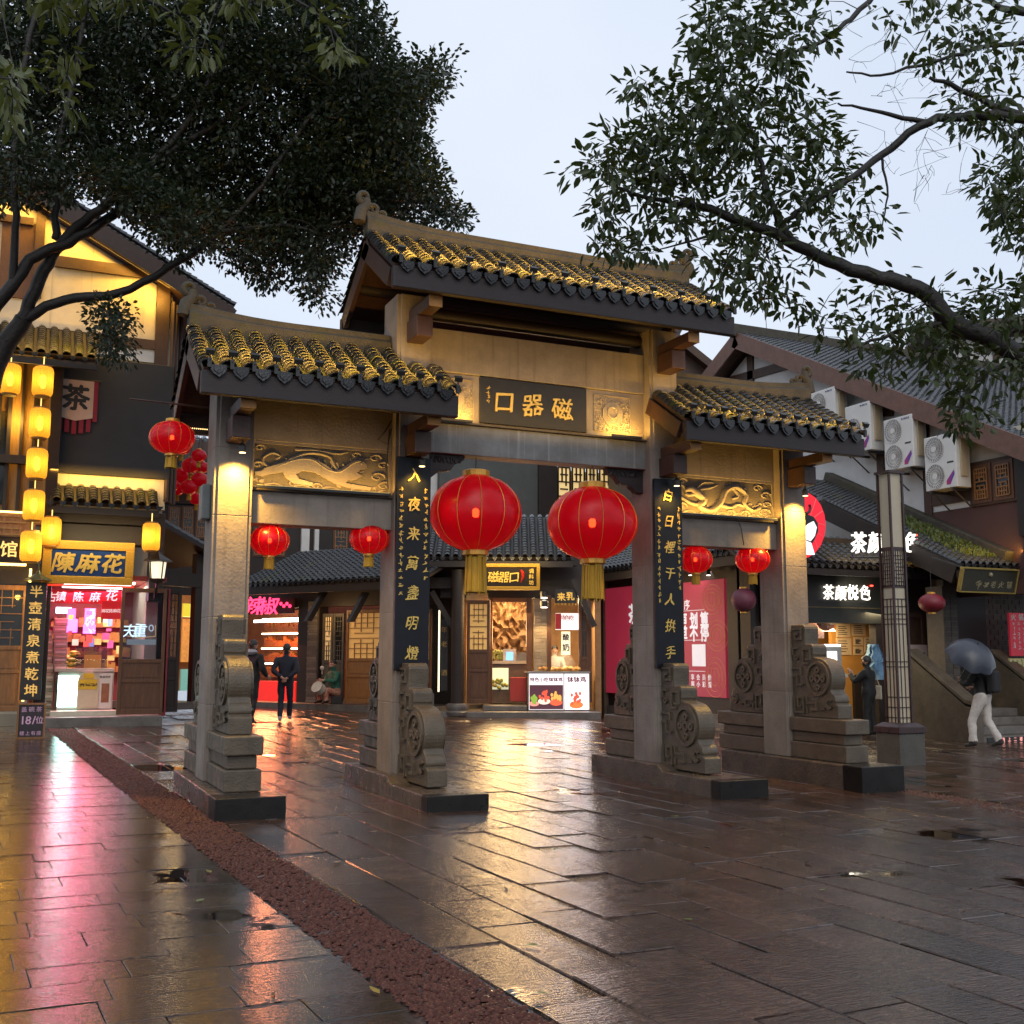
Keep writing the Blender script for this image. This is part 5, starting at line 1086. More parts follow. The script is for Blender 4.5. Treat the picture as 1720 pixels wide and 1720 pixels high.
for col, (u0, u1, vb, hs) in enumerate(((90, 113, 1142, (14, 13, 13, 13, 13, 12, 13, 12)), (72, 89, 1178, (16, 17, 14, 18, 14, 13, 14, 13)), (68, 89, 1204, (14, 12)))):
    v = vb
    for i, h in enumerate(hs):
        du = random.uniform(-2, 2); mb = MB(); dd = -.62 - .02 * col; L.box(mb, u0 + du, v - h, u1 + du, v - .6, dd - .3, dd); 
        o = solo('carton', mb, M_CART, '%s carton from the floor in the %s stack beside the black plank' % (('lowest', 'second', 'third', 'fourth', 'fifth', 'sixth', 'seventh', 'topmost')[i], ('right', 'left', 'low front')[col]), 'carton', 'stacked cartons of the dough shop', bevel=.008)
        mb = MB(); L.box(mb, u0 + du + 3, v - h * .62, u1 + du - 2, v - h * .4, dd + .001, dd + .003); part('label_strip', mb, M_TAPE, o); v -= h
mb = MB(); L.box(mb, 90, 1143, 114, 1204, -1.0, -.66); solo('crate_base', mb, M_CART, 'dark stand under the right stack of cartons', 'stand')
# chalk board on the footway
c = G(50, 1241); t = thing('chalk_board', 'framed chalkboard with a chalked price standing on the wet footway', 'board', c); f2 = Fac((c[0], c[1]), (1, -.06)); a0, a1, z0, z1 = f2.rect(31, 1184, 73, 1238, 0)
mb = MB(); f2.sbox(mb, a0, a1, z0, z1, -.03, 0); part('slate', mb, mat('slate', (.03, .022, .026), (.045, .035, .04), scale=5, rough=.7), t)
mb = MB()
for q0 in ((a0 - .03, a0, z0 - .03, z1 + .03), (a1, a1 + .03, z0 - .03, z1 + .03), (a0, a1, z1, z1 + .03), (a0, a1, z0 - .03, z0)): f2.sbox(mb, *q0, -.035, .015)
part('frame', mb, M_DOORL, t); mb = MB(); f2.sbox(mb, a0, a0 + .03, c[2] - .01, z1, -.22, -.19); part('back_leg', mb, M_DARKW, t); mb = MB(); f2.sbox(mb, a1 - .03, a1, c[2] - .01, z1, -.22, -.19); part('back_leg', mb, M_DARKW, t)
mb = MB(); W = a1 - a0; H = z1 - z0
for txt, y, s, b in (('盖碗茶', .86, .24, 0), ('18/位', .52, .33, 1), ('楼上有座', .12, .2, 0)):
    for i, ch in enumerate(txt): put(mb, ch, f2.P(a0 + W * (.5 + (i - (len(txt) - 1) / 2) * .9 / len(txt)), z0 + H * y, .001), f2.e, f2.up, s * W * (1.5 if ch in '18/' else 1), .003, bold=b, jit=.1)
part('lettering', mb, mat('chalk_lilac', (.60, .36, .5), (.5, .3, .42), rough=.8, emit=(1, .6, .8), estr=.05), t)
# ================================================================ MIDDLE: CHILLI ROW, BACK HALL, SPICE SHOP
Mf = Fac((2.25, 16.35), (.545, -.838))
gm = gz(2, 17)
ROWH = thing('snack_row', 'low tiled timber shop row seen through the left bay', 'building', (2.2, 17.3, gm))
M_BRICK = mat('grey_brick_mortar', (.12, .10, .085), (.08, .07, .06), scale=10, rough=.7, bump=.3)
M_BRK1 = mat('grey_brick', (.16, .135, .115), (.10, .085, .075), scale=6, rough=.7, bump=.3, rnd=.35)
aE0, zE0 = Mf.sz(417, 998, .5); aE1, zE1 = Mf.sz(633, 970, .5); zE = (zE0 + zE1) / 2
aS = Mf.sz(395, 1000, .5)[0]; aT = Mf.sz(716, 965, .5)[0]
pent(ROWH, Mf, aS, aT, zE + .12, .5, 2.6, 1.15, row=.21, course=.16, r=.08, name='roof', n=4, fas=.2)
a = lambda u, v=1080, d=-.6: Mf.sz(u, v, d)[0]
def mwall(u0, u1, z0, z1, d0, d1, m, name='wall'):
    mb = MB(); Mf.sbox(mb, a(u0, 1080, d1), a(u1, 1080, d1), z0, z1, d0, d1); return part(name, mb, m, ROWH)
mwall(395, 720, 2.75, 3.5, -.9, -.62, M_DARKW, 'lintel'); mwall(395, 720, gm - .1, gm + .16, -3.5, .0, M_STEP, 'step')
mwall(500, 536, gm + .16, 2.75, -.9, -.55, M_DARKW, 'pier'); mwall(640, 672, gm + .16, 2.75, -.9, -.55, M_DARKW, 'pier')
mwall(395, 720, gm, 4.3, -3.6, -3.4, mat('chilli_back', (.25, .06, .02), (.18, .04, .02), rough=.6), 'back_wall')
# brick pier with courses
mb = MB(); Mf.sbox(mb, a(520), a(537), gm + .16, 2.9, -.62, -.5); bp = part('brick_pier', mb, M_BRICK, ROWH)
bs = MB(); wpier = a(537) - a(520); Mf.sbox(bs, 0, wpier - .02, 0, .05, 0, .02); 
for i in range(36):
    mb = MB(); Mf.sbox(mb, a(520) + .005 + .03 * (i % 2), a(537) - .03 * (1 - i % 2), gm + .18 + i * .075, gm + .18 + i * .075 + .06, -.5, -.485); part('brick', mb, M_BRK1, bp)
# chilli shop: shelves, lit goods, red counter, neon
mwall(412, 500, .55, 2.75, -2.2, -2.1, mat('amber_shelf_back', (.4, .12, .03), (.3, .08, .02), rough=.5), 'shelf_back')
M_CHG = mat('chilli_goods', (.45, .05, .015), (.35, .16, .02), scale=9, rough=.4)
for k, z in enumerate((.75, 1.2, 1.65, 2.1)):
    mb = MB(); Mf.sbox(mb, a(414, 1080, -1), a(497, 1080, -1), z - .03, z, -2.05, -1.6); part('shelf', mb, M_DOORL, ROWH)
    mb = MB(); Mf.sbox(mb, a(414, 1080, -1), a(497, 1080, -1), z + .36, z + .40, -1.66, -1.62); part('shelf_light', mb, glow('shelf_white', (1, .80, .55), 5), ROWH)
    mb = MB()
    for i in range(22): x = a(415, 1080, -1) + (a(496, 1080, -1) - a(415, 1080, -1)) * i / 22; Mf.sbox(mb, x, x + .1, z, z + random.uniform(.14, .3), -1.95 + random.uniform(0, .1), -1.7)
    part('goods', mb, M_CHG, ROWH, kind='stuff')
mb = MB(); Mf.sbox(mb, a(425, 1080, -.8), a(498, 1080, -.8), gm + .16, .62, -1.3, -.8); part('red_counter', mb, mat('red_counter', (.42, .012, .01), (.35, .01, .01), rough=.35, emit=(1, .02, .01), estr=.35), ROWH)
mb = MB(); Mf.sbox(mb, a(425, 1080, -.8), a(498, 1080, -.8), 2.35, 2.42, -.9, -.8); part('tube_lamp', mb, LEDS, ROWH)
lamp('chilli_light', 'AREA', Mf.P(a(460), 2.3, -1.2), 45, (1, .42, .14), ROWH, size=2.2, size_y=.6, target=Mf.P(a(460), .0, -.2))
lamp('chilli_glow', 'AREA', Mf.P(a(460), 1.8, -.5), 130, (1, .28, .10), ROWH, size=2.0, size_y=1.2, target=Mf.P(a(460), -.3, 4))
lamp('row_lamp', 'POINT', Mf.P(a(560), 2.55, .1), 14, (1, .6, .25), ROWH, size=.08)
t = thing('neon_or_reflection', 'pink red neon sign over the chilli shop', 'sign', Mf.Q(452, 1030, -.3)); mb = MB(); Mf.box(mb, 414, 1005, 492, 1031, -.5, -.42); part('board', mb, mat('neon_back', (.08, .01, .015), (.06, .01, .012)), t)
mb = MB(); put(mb, '辣', Mf.Q(428, 1018, -.41), Mf.e, Mf.up, .56, .01, bold=1, shear=.2, sx=1.5); put(mb, '椒', Mf.Q(452, 1018, -.41), Mf.e, Mf.up, .54, .01, bold=1, shear=.2, sx=1.5)
for k in range(4): mb.ball(Mf.Q(472 + k * 5, 1014 + 4 * (k % 2), -.41), .05, 5)
part('lettering', mb, glow('neon_red', (1, .03, .10), 2.2), t)
# doors of the row
door(ROWH, Mf, a(541), a(558), gm + .2, 2.55, -.6, mat('grey_green_wood', (.10, .09, .075), (.07, .06, .05), rough=.6), .45, 3, 9, glow('dim_warm_glass', (.9, .6, .3), .12)); door(ROWH, Mf, a(559), a(577), gm + .2, 2.55, -.6, mat('grey_green_wood', (0, 0, 0)), .45, 3, 9)
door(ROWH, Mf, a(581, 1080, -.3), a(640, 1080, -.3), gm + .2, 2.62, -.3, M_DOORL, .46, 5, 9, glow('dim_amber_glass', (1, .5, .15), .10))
door(ROWH, Mf, a(676, 1080, -.6), a(700, 1080, -.6), gm + .2, 2.6, -.6, M_DOOR, .45, 3, 9, glow('dim_amber_glass', (0, 0, 0), 0)); door(ROWH, Mf, a(702), a(724), gm + .2, 2.6, -.6, M_DOOR, .45, 3, 9, glow('dim_amber_glass', (0, 0, 0), 0))
for u in (612, 541): mb = MB(); p0 = Mf.Q(u, 1000, .3); mb.frame(p0, Mf.n, nrm(Mf.up * .8 - Mf.n * .6), Mf.e, -.1, .1, -.9, .1, -.06, .06); part('eave_bracket', mb, M_DARKW, ROWH)
# --- back hall behind everything (upper storeys seen above the row and through the bays)
HB = Fac((0, 23), (1, 0)); HALL = thing('back_hall', 'two-storey timber hall filling the far side behind the gate', 'building', (5, 23, gz(5, 23)))
pbox(HALL, HB, 'wall', M_DARKW, 180, 868, 1120, 1150, -.5, 0); pbox(HALL, HB, 'upper_wall', mat('hall_plank', (.075, .045, .034), (.045, .028, .022), scale=3, rough=.7, stretch=(5, 5, 1)), 275, 770, 1120, 868, -.5, -.02)
for (u0, u1, v0, v1) in ((282, 303, 850, 905), (305, 326, 850, 905), (328, 349, 850, 905), (425, 450, 885, 935), (455, 480, 885, 935), (560, 585, 885, 935), (590, 612, 885, 935)):
    a0, a1, z0, z1 = HB.rect(u0, v0, u1, v1, .05); mb = MB(); HB.sbox(mb, a0, a1, z0, z1, .001, .03); wdw = part('window', mb, M_DOOR, HALL); mb = MB(); HB.sbox(mb, a0 + .06, a1 - .06, z0 + .06, z1 - .06, .031, .035); part('pane', mb, M_DGLASS, wdw); mb = MB(); lattice(mb, HB, a0 + .06, a1 - .06, z0 + .06, z1 - .06, .036, .06, 4, 6, .03); part('lattice', mb, M_DOORL, wdw)
for (u0, u1) in ((508, 521), (530, 537), (722, 735)): pbox(HALL, HB, 'white_post', M_PLASW, u0, 780, u1, 945, .0, .15)
pbox(HALL, HB, 'grey_panel', mat('slate_screen', (.075, .078, .075), (.055, .058, .055), scale=2, rough=.6), 738, 770, 930, 888, .3, .5); pbox(HALL, HB, 'dark_band', M_DARKW, 905, 770, 936, 890, .51, .6)
for (u0, u1) in ((938, 958), (962, 982), (986, 1004), (1008, 1030), (1034, 1060)):
    a0, a1, z0, z1 = HB.rect(u0, 785, u1, 858, .3); mb = MB(); HB.sbox(mb, a0, a1, z0, z1, .2, .25); wdw = part('window', mb, glow('lit_hall_pane', (1, .66, .28), .30), HALL); mb = MB(); lattice(mb, HB, a0, a1, z0, z1, .251, .30, 3, 6, .05); part('lattice', mb, M_DARKW, wdw)
a0, z0 = HB.sz(275, 800, 1.2); a1, _ = HB.sz(400, 800, 1.2); pent(HALL, HB, a0 - .5, a1, z0, 1.2, 3.2, 1.9, row=.24, course=.2, r=.1, name='lane_roof', n=4)
a0, z0 = HB.sz(200, 868, .8)
# small lean-to beside the tea house (left of the leftmost column)
LT = thing('lean_to', 'dark timber lean-to with sloping tiles between the tea house and column', 'building', (-2.3, 14, gz(-2, 14))); f3 = Fac((-2.3, 14), (.9, .43))
pr0, pr1 = f3.Q(270, 890, 0), f3.Q(350, 935, 0); dd = nrm(pr1 - pr0)
mb = MB(); mb.frame(pr0, dd, -f3.n, np.cross(dd, -f3.n), -.2, float(np.linalg.norm(pr1 - pr0)) + .4, -.3, 2.2, 0, .1); lr = part('roof', mb, M_DARKW, LT)
mb = MB(); add_tiles(mb, pr1 + dd * .4 + np.array([0, 0, .1]) + f3.n * .3, -f3.n, -dd, [(.1 + .22 * i, 2.6) for i in range(11)], .18, .24, .09, 4)
if np.cross(-f3.n, -dd)[2] < 0: mb = MB(); add_tiles(mb, pr1 + dd * .4 + np.array([0, 0, .1]) - f3.n * 2.2, f3.n, -dd, [(.1 + .22 * i, 2.6) for i in range(11)], .18, .24, .09, 4)
part('tiles', mb, M_TILEB, lr, kind='stuff')
pbox(LT, f3, 'beam', M_DARKW, 270, 962, 340, 985, -.2, 0); pbox(LT, f3, 'post', M_DARKW, 326, 930, 340, 1180, -.2, -.02); pbox(LT, f3, 'back_wall', mat('amber_wall', (.4, .18, .05), (.3, .12, .03), rough=.6), 285, 1000, 345, 1160, -2.6, -2.5)
pbox(LT, f3, 'lit_panel', glow('green_screen', (.25, .6, .5), .22), 304, 1124, 326, 1160, -1.4, -1.35); pbox(LT, f3, 'yellow_sign', glow('yellow_sign', (1, .75, .05), .4), 308, 1014, 330, 1036, -1.0, -.95); pbox(LT, f3, 'hot_panel', mat('amber_goods', (.5, .2, .05), (.2, .05, .02), scale=14, rough=.5, emit=(1, .45, .1), estr=.25), 306, 1040, 330, 1112, -2.3, -2.25)
pbox(LT, f3, 'step', M_STEP, 270, 1180, 345, 1192, -2.4, .3)
lamp('lean_to_light', 'POINT', f3.Q(318, 1040, -1.2), 30, (1, .65, .3), LT, size=.2)
# ---------------------------------------------------------------- spice shop (faces the camera)
T = Fac((5.5, 14.2), (.913, -.408)); gt = gz(6, 14)
SP = thing('spice_shop', 'corner spice shop with open timber door and lit interior', 'building', (6.0, 14.8, gt))
ta = lambda u, v=1090, d=0: T.sz(u, v, d)[0]; tz = lambda v, u=850, d=0: T.sz(u, v, d)[1]
mb = MB(); T.sbox(mb, ta(735), ta(1005), gt - .1, gt + .14, -3.5, .75); part('step', mb, M_STEP, SP, bevel=.02); mb = MB(); T.sbox(mb, ta(812), ta(885), gt + .14, gt + .28, -3.5, .3); part('step', mb, M_STEP, SP, bevel=.02)
pbox(SP, T, 'lintel', M_DARKW, 740, 985, 1005, 1004, -.4, .05); pbox(SP, T, 'upper_wall', M_DARKW, 740, 915, 1005, 986, -.5, -.1); pbox(SP, T, 'plaster', mat('lit_plaster', (.5, .38, .22), (.4, .3, .17), rough=.7), 783, 996, 820, 1008, .051, .06)
M_RW = mat('spice_room_wall', (.4, .22, .09), (.28, .15, .06), rough=.6)
mb = MB(); T.sbox(mb, ta(775), ta(1010), gt, tz(985), -3.4, -3.3); T.sbox(mb, ta(775), ta(783), gt, tz(985), -3.3, -.1); T.sbox(mb, ta(1000), ta(1010), gt, tz(985), -3.3, -.1); part('room_wall', mb, M_RW, SP)
# rock face inside
mb = MB(); a0, a1, z0, z1 = T.rect(826, 1010, 884, 1112, -1.6); nx, nz = 12, 16; V = [T.P(a0 + (a1 - a0) * i / nx, z0 + (z1 - z0) * j / nz, -1.6 + random.uniform(-.10, .16)) for j in range(nz + 1) for i in range(nx + 1)]
mb.add(V, [(j * (nx + 1) + i, j * (nx + 1) + i + 1, (j + 1) * (nx + 1) + i + 1, (j + 1) * (nx + 1) + i) for j in range(nz) for i in range(nx)]); part('rock_face', mb, mat('rock', (.30, .17, .09), (.16, .09, .05), scale=6, rough=.7, bump=.6, bscale=14), SP)
lamp('rock_spot', 'AREA', T.Q(852, 1006, -1.1), 26, (1, .66, .28), SP, size=.8, size_y=.3, target=T.Q(852, 1100, -1.5)); lamp('spice_light', 'AREA', T.Q(860, 1008, -.5), 22, (1, .72, .38), SP, size=1.2, size_y=.5, target=T.Q(860, 1200, .3))
lamp('spice_glow', 'AREA', T.Q(860, 1040, -.05), 110, (1, .62, .26), SP, size=1.2, size_y=1.6, target=T.P(ta(860), -.5, 5))
for (u0, u1) in ((822, 827), (884, 893)): pbox(SP, T, 'door_post', M_DOOR, u0, 1004, u1, 1182, -.15, .04)
pbox(SP, T, 'head_rail', M_DOORL, 827, 1004, 884, 1011, -.1, .02)
a0, a1, z0, z1 = T.rect(784, 1008, 823, 1181, .3); door(SP, T, a0, a1, z0, z1, .3, M_DOOR, .50, 4, 8, glow('dim_amber_glass', (0, 0, 0), 0))
# brick pier (individual bricks)
mb = MB(); T.box(mb, 897, 1006, 919, 1152, -.2, .0); bp = part('brick_pier', mb, mat('pale_mortar', (.38, .3, .2), (.3, .24, .16), rough=.8), SP)
a0, a1, z0, z1 = T.rect(897, 1006, 919, 1152, .02); n = 26; M_BRW = mat('washed_brick', (.36, .28, .19), (.25, .19, .13), scale=5, rough=.75, rnd=.25, bump=.2)
for j in range(n):
    h = (z1 - z0) / n; w2 = (a1 - a0) / 2
    for i in (0, 1):
        o = (.0 if j % 2 else w2 * .3); x0 = a0 + i * w2 + (o if i else 0); x1 = a0 + (i + 1) * w2 + (o if not i else 0); x1 = min(x1, a1)
        mb = MB(); T.sbox(mb, x0 + .006, x1 - .006, z0 + j * h + .006, z0 + (j + 1) * h - .006, .0, .014); part('brick', mb, M_BRW, bp)
lamp('pier_spot', 'SPOT', T.Q(912, 1030, .55), 40, (1, .68, .3), SP, size=.05, target=T.Q(908, 1110, .0), spot=80)
for v in (1004, 1020): mb = MB(); c = T.Q(914, v, .42); mb.lathe([(.05, 0), (.10, .02), (.11, .16), (.03, .2)], c, 12); o = part('spotlight', mb, M_FIX, SP); mb = MB(); mb.lathe([(.001, -.012), (.085, -.012), (.085, -.004), (.001, -.004)], c, 12); part('lens', mb, glow('spot_white', (1, .9, .75), 5), o)
# counters inside
pbox(SP, T, 'counter', mat('counter_dark', (.12, .08, .05), (.09, .06, .04), rough=.4), 827, 1112, 888, 1180, -1.2, -.6); pbox(SP, T, 'worktop', mat('counter_top2', (.4, .36, .3), (.3, .27, .22), rough=.3), 825, 1110, 890, 1115, -1.25, -.55); pbox(SP, T, 'lit_case', glow('case_green_white', (.7, .75, .5), .35), 827, 1122, 854, 1158, -.599, -.58)
mb = MB()
for i in range(20): c = T.Q(828 + random.uniform(0, 24), 1156 - random.uniform(0, 14), -.56); mb.ball(c, .05, 5)
part('case_goods', mb, mat('veg', (.12, .2, .04), (.4, .3, .06), scale=5), SP, kind='stuff')
mb = MB()
for i in range(26): c = T.Q(828 + random.uniform(0, 20), 1108 - random.uniform(0, 14), -.8); mb.ball(c, .055, 5)
part('greens', mb, mat('greens', (.22, .28, .06), (.4, .38, .12), scale=4), SP, kind='stuff')
t = thing('framed_card', 'white framed payment card standing on the spice shop counter', 'card', T.Q(855, 1111, -.7)); mb = MB(); T.box(mb, 845, 1090, 867, 1111, -.72, -.7); part('frame', mb, mat('white_card', (0, 0, 0)), t); mb = MB(); T.box(mb, 850, 1095, 862, 1109, -.699, -.695); part('picture', mb, glow('blue_card', (.2, .5, 1), .7), t)
mb = MB(); T.box(mb, 868, 1098, 884, 1111, -.9, -.65); T.box(mb, 872, 1096, 883, 1099, -.85, -.7); solo('till', mb, mat('grey_plastic', (.2, .2, .2), (.15, .15, .15), rough=.4), 'grey till on the spice shop counter', 'till')
mb = MB(); T.box(mb, 857, 1138, 886, 1178, -.3, .0); solo('red_crate', mb, mat('red_crate', (.35, .03, .02), (.3, .025, .02), rough=.5), 'orange red box beside the lit food stall', 'box')
for i, (u, v) in enumerate(((825, 1011), (826, 1018), (824, 1025))): pass
# yogurt bay
for (u0, u1) in ((919, 926), (972, 978), (988, 994)): pbox(SP, T, 'door_post', M_DOOR, u0, 1000, u1, 1180, -.1, .08)
a0, a1, z0, z1 = T.rect(973, 1008, 990, 1160, .1); door(SP, T, a0, a1, z0, z1, .1, M_DOOR, .35, 2, 4, M_GLASS)
pbox(SP, T, 'side_wall', M_RW, 926, 1000, 975, 1180, -2.6, -2.5); lamp('yogurt_light', 'AREA', T.Q(950, 1010, -.6), 30, (1, .7, .36), SP, size=.8, size_y=.5, target=T.Q(950, 1180, -.2))
# posts of the deep porch left of the shop, LED line, black plank
for (u, d) in ((768, .6),): 
    p = T.Q(u, 1175, d); mb = MB(); mb.tube([(p[0], p[1], gt + .3), (p[0], p[1], 3.6)], .17, 14); part('round_post', mb, M_DARKW, SP, smooth=40); mb = MB(); mb.lathe([(.30, 0), (.32, .08), (.27, .12), (.30, .2), (.28, .28), (.2, .3)], (p[0], p[1], gt + .05), 16); part('post_base', mb, M_STEP, SP, smooth=40)
pbox(SP, T, 'led_strip', glow('soft_led', (1, .8, .5), 1.2), 736, 1025, 738.5, 1162, -.3, -.25); pbox(SP, T, 'porch_beam', M_DARKW, 722, 970, 770, 988, -.2, .3)
mb = MB(); T.sbox(mb, ta(700), ta(775), gt, 4, -1.6, -1.5); part('porch_wall', mb, M_DARKW, SP)
pl = pbox(SP, T, 'black_plank', M_PLAQ, 740, 1040, 752, 1160, -.2, -.15); mb = MB()
for i, ch in enumerate('年老 酒'): 
    if ch != ' ': put(mb, ch, T.Q(746, 1058 + i * 24, -.149), T.e, T.up, .17, .004, bold=1)
part('lettering', mb, mat('dull_gold', (.4, .26, .08), (.3, .2, .06), rough=.5), pl)
# roofs above the shop
aa, zz = T.sz(800, 936, .9); ab, _ = T.sz(962, 944, .9)
pent(SP, T, ta(700, 944, .9), ab, zz, .9, 2.4, 1.35, row=.23, course=.17, r=.085, name='roof', n=5, fas=.16)
for (u0, v0, u1, v1) in ((742, 940, 800, 948), (925, 940, 970, 950)): pbox(SP, T, 'beam', M_DARKW, u0, v0, u1, v1, .2, .5)
mb = MB(); mb.frame(T.Q(968, 985, .5), nrm(T.e * .45 - T.up), T.n, np.cross(nrm(T.e * .45 - T.up), T.n), -.2, 1.15, -.06, .06, -.07, .07); part('brace', mb, M_DARKW, SP)
mb = MB(); mb.frame(T.Q(735, 1010, .4), nrm(T.e * .6 - T.up), T.n, np.cross(nrm(T.e * .6 - T.up), T.n), -.3, .9, -.06, .06, -.07, .07); part('brace', mb, M_DARKW, SP)
# signs
t, q, e, up, W, H = sign('shop_sign', 'black and gold spice shop sign with a chilli emblem', T, 814, 953, 901, 985, 1.02, mat('brown_black', (.03, .022, .016), (.022, .016, .012), rough=.4), .09, .18, fm=M_GILT)
mb = MB()
for i, ch in enumerate('磁器口'): put(mb, ch, q(.17 + .20 * i, .48), e, up, H * .60, .012, bold=1, shear=.15, jit=.08, brush=.02)
for i, ch in enumerate('调料坊'): put(mb, ch, q(.90, .80 - .3 * i), e, up, H * .26, .01, bold=1)
part('lettering', mb, mat('bright_gold', (.9, .6, .12), (.75, .45, .08), rough=.4, emit=(1, .6, .1), estr=.14), t)
mb = MB(); mb.tube([q(.70, .85), q(.735, .7), q(.735, .45), q(.70, .2)], [.03, .045, .035, .008], 6); part('chilli_emblem', mb, mat('red_chilli', (.6, .03, .01), (.5, .02, .01), rough=.3), t)
lamp('sign_wash', 'AREA', q(.5, 1.6, .45), 10, (1, .72, .3), t, size=2, size_y=.05, target=q(.5, .4, 0))
t, q, e, up, W, H = sign('hanging_sign', 'small dark hanging sign with two gold characters over the yogurt door', T, 932, 990, 968, 1013, .5, M_PLAQ, .0, 0, fm=None); mb = MB(); put(mb, '来', q(.3, .45), e, up, H * .62, .01, bold=2, brush=.02); put(mb, '乳', q(.72, .5), e, up, H * .62, .01, bold=2, brush=.02); part('lettering', mb, mat('bright_gold', (0, 0, 0)), t)
mb = MB()
for k in range(7): mb.tube([q(k / 6, 0, .0), q(k / 6, -.16, .0)], .02, 5)
part('carved_valance', mb, M_GILT, t)
t, q, e, up, W, H = sign('light_box', 'white and red lit yogurt sign hanging over the stall', T, 933, 1030, 972, 1058, .2, glow('white_red_box', (1, .85, .8), .5)); mb = MB()
for i in range(3): put(mb, '特色吃'[i], q(.3 + .2 * i, .72), e, up, H * .34, .004, bold=1)
mb.frame(q(0, 0, .0), e, up, np.cross(e, up), 0, W * .25, .02, H * .98, .001, .004); part('lettering', mb, mat('red_print', (.5, .02, .02), (.4, .02, .02)), t)
t, q, e, up, W, H = sign('light_box', 'tall cream yogurt sign with two black characters', T, 943, 1061, 958, 1100, .05, glow('cream_box', (1, .82, .55), .4)); mb = MB(); put(mb, '酸', q(.5, .76), e, up, W * .75, .004, bold=2); put(mb, '奶', q(.5, .32), e, up, W * .85, .004, bold=2); part('lettering', mb, mat('ink_black', (0, 0, 0)), t)
# food stall light box
c = G(935, 1205); ST = Fac((c[0], c[1]), (.95, -.31)); t = thing('food_stall', 'lit snack stall with picture panels and steaming tray', 'stall', c)
sa0, sa1, sz0, sz1 = ST.rect(888, 1131, 990, 1192, .0); sm = ST.sz(947, 1160, 0)[0]
M_PIC = glow('stall_white', (1, .92, .95), .62)
mb = MB(); ST.sbox(mb, sa0, sa1, gz(c[0], c[1]) - .02, sz1, -.75, -.011); part('body', mb, mat('stall_steel', (.2, .19, .18), (.15, .14, .13), rough=.35), t)
for (x0, x1) in ((sa0 + .01, sm - .01), (sm + .02, sa1 - .01)):
    mb = MB(); ST.sbox(mb, x0, x1, sz0, sz1 - .01, -.01, .01); pn = part('picture_panel', mb, M_PIC, t)
    if x0 < sm - .3:
        mb = MB(); ST.sbox(mb, x0 + .01, x1 - .01, sz0 + .01, sz0 + (sz1 - sz0) * .68, .0105, .013); part('dark_picture', mb, glow('dark_picture', (.06, .02, .03), .6), pn)
for (u, v, r, c1) in ((897, 1182, .12, (1, .3, .25)), (914, 1178, .15, (1, .75, .6)), (934, 1180, .15, (.9, .12, .05)), (968, 1184, .17, (.95, .2, .05))):
    c0 = ST.Q(u, v, .014); mb = MB(); mb.prism([(r * 1.1 * math.cos(k * .52), r * .55 * math.sin(k * .52)) for k in range(12)], c0, ST.e, ST.up, ST.n, 0, .004); part('bowl_picture', mb, glow('bowl_%d' % u, c1, .45), t)
    mb = MB()
    for k in range(14): cc = c0 + ST.e * random.uniform(-r, r) * .8 + ST.up * random.uniform(.1, 1.8) * r; mb.prism([(.035 * math.cos(j * 1.05), .05 * math.sin(j * 1.05)) for j in range(6)], cc, ST.e, ST.up, ST.n, .001, .005 + .0005 * k)
    part('food_picture', mb, glow('food_%d' % (u % 3), ((.25, .4, .05), (1, .45, .1), (.8, .1, .05))[u % 3], .4), t)
mb = MB(); line_text(mb, '特色小吃钵钵鸡', ST.P((sa0 + sm) / 2, sz1 - .16, .011), ST.e, ST.up, (sm - sa0) / 7.6, (sm - sa0 - .06) / 7, .004, bold=2); line_text(mb, '钵钵鸡', ST.P((sm + sa1) / 2, sz1 - .16, .011), ST.e, ST.up, (sa1 - sm) / 4.2, (sa1 - sm) / 4, .004, bold=2)
part('lettering', mb, mat('maroon_print', (.2, .01, .06), (.15, .01, .05)), t)
mb = MB(); ST.sbox(mb, sa0 - .04, sa1 + .02, sz1 + .003, sz1 + .05, -.78, .04); part('worktop', mb, mat('steel_top', (.4, .38, .35), (.3, .28, .26), rough=.25, metal=.6), t)
mb = MB()
for k in range(60): mb.ball(ST.P(random.uniform(sa0 + .3, sa1 - .1), sz1 + .08 + random.uniform(0, .06), random.uniform(-.6, -.1)), .05, 5)
part('food', mb, mat('fried_food', (.55, .3, .08), (.45, .2, .05), scale=5), t, kind='stuff')
lamp('stall_light', 'POINT', ST.P((sa0 + sa1) / 2 + .2, sz1 + .55, -.3), 22, (1, .8, .5), t, size=.12)
lamp('stall_front', 'AREA', ST.P((sa0 + sa1) / 2, sz0 + .5, .05), 14, (1, .9, .95), t, size=1.6, size_y=.8, target=ST.P((sa0 + sa1) / 2, sz0 - .3, 3))
# ---------------------------------------------------------------- poster wall (recedes beside the spice shop)
PW = Fac((8.8, 12), (0, -1)); gp = gz(8.8, 11)
PB = thing('poster_house', 'dark low house carrying the two pink posters', 'building', (9.2, 11, gp))
pa = lambda u, v=1080, d=0: PW.sz(u, v, d)[0]; s0, s1 = pa(1004), pa(1262)
mb = MB(); PW.sbox(mb, s0, s1, gp + .3, 3.9, -.4, -.06); part('wall', mb, M_DARKW, PB); mb = MB(); PW.sbox(mb, s0, s1 + .8, gp - .1, gp + .3, -.4, .0); part('stone_footing', mb, M_STEP, PB)
for u0, u1, m in ((1001, 1014, M_STONE2), (1222, 1240, M_DARKW), (1244, 1262, M_DARKW)): pbox(PB, PW, 'pillar', m, u0, 950, u1, 1200, -.06, .08, bevel=.01)
az, zz = PW.sz(1150, 945, .8)
pent(PB, PW, pa(955, 950, .8), pa(1262, 935, .8), zz + .1, .8, 2.0, 1.2, row=.21, course=.17, r=.085, name='roof', n=5, fas=.2)
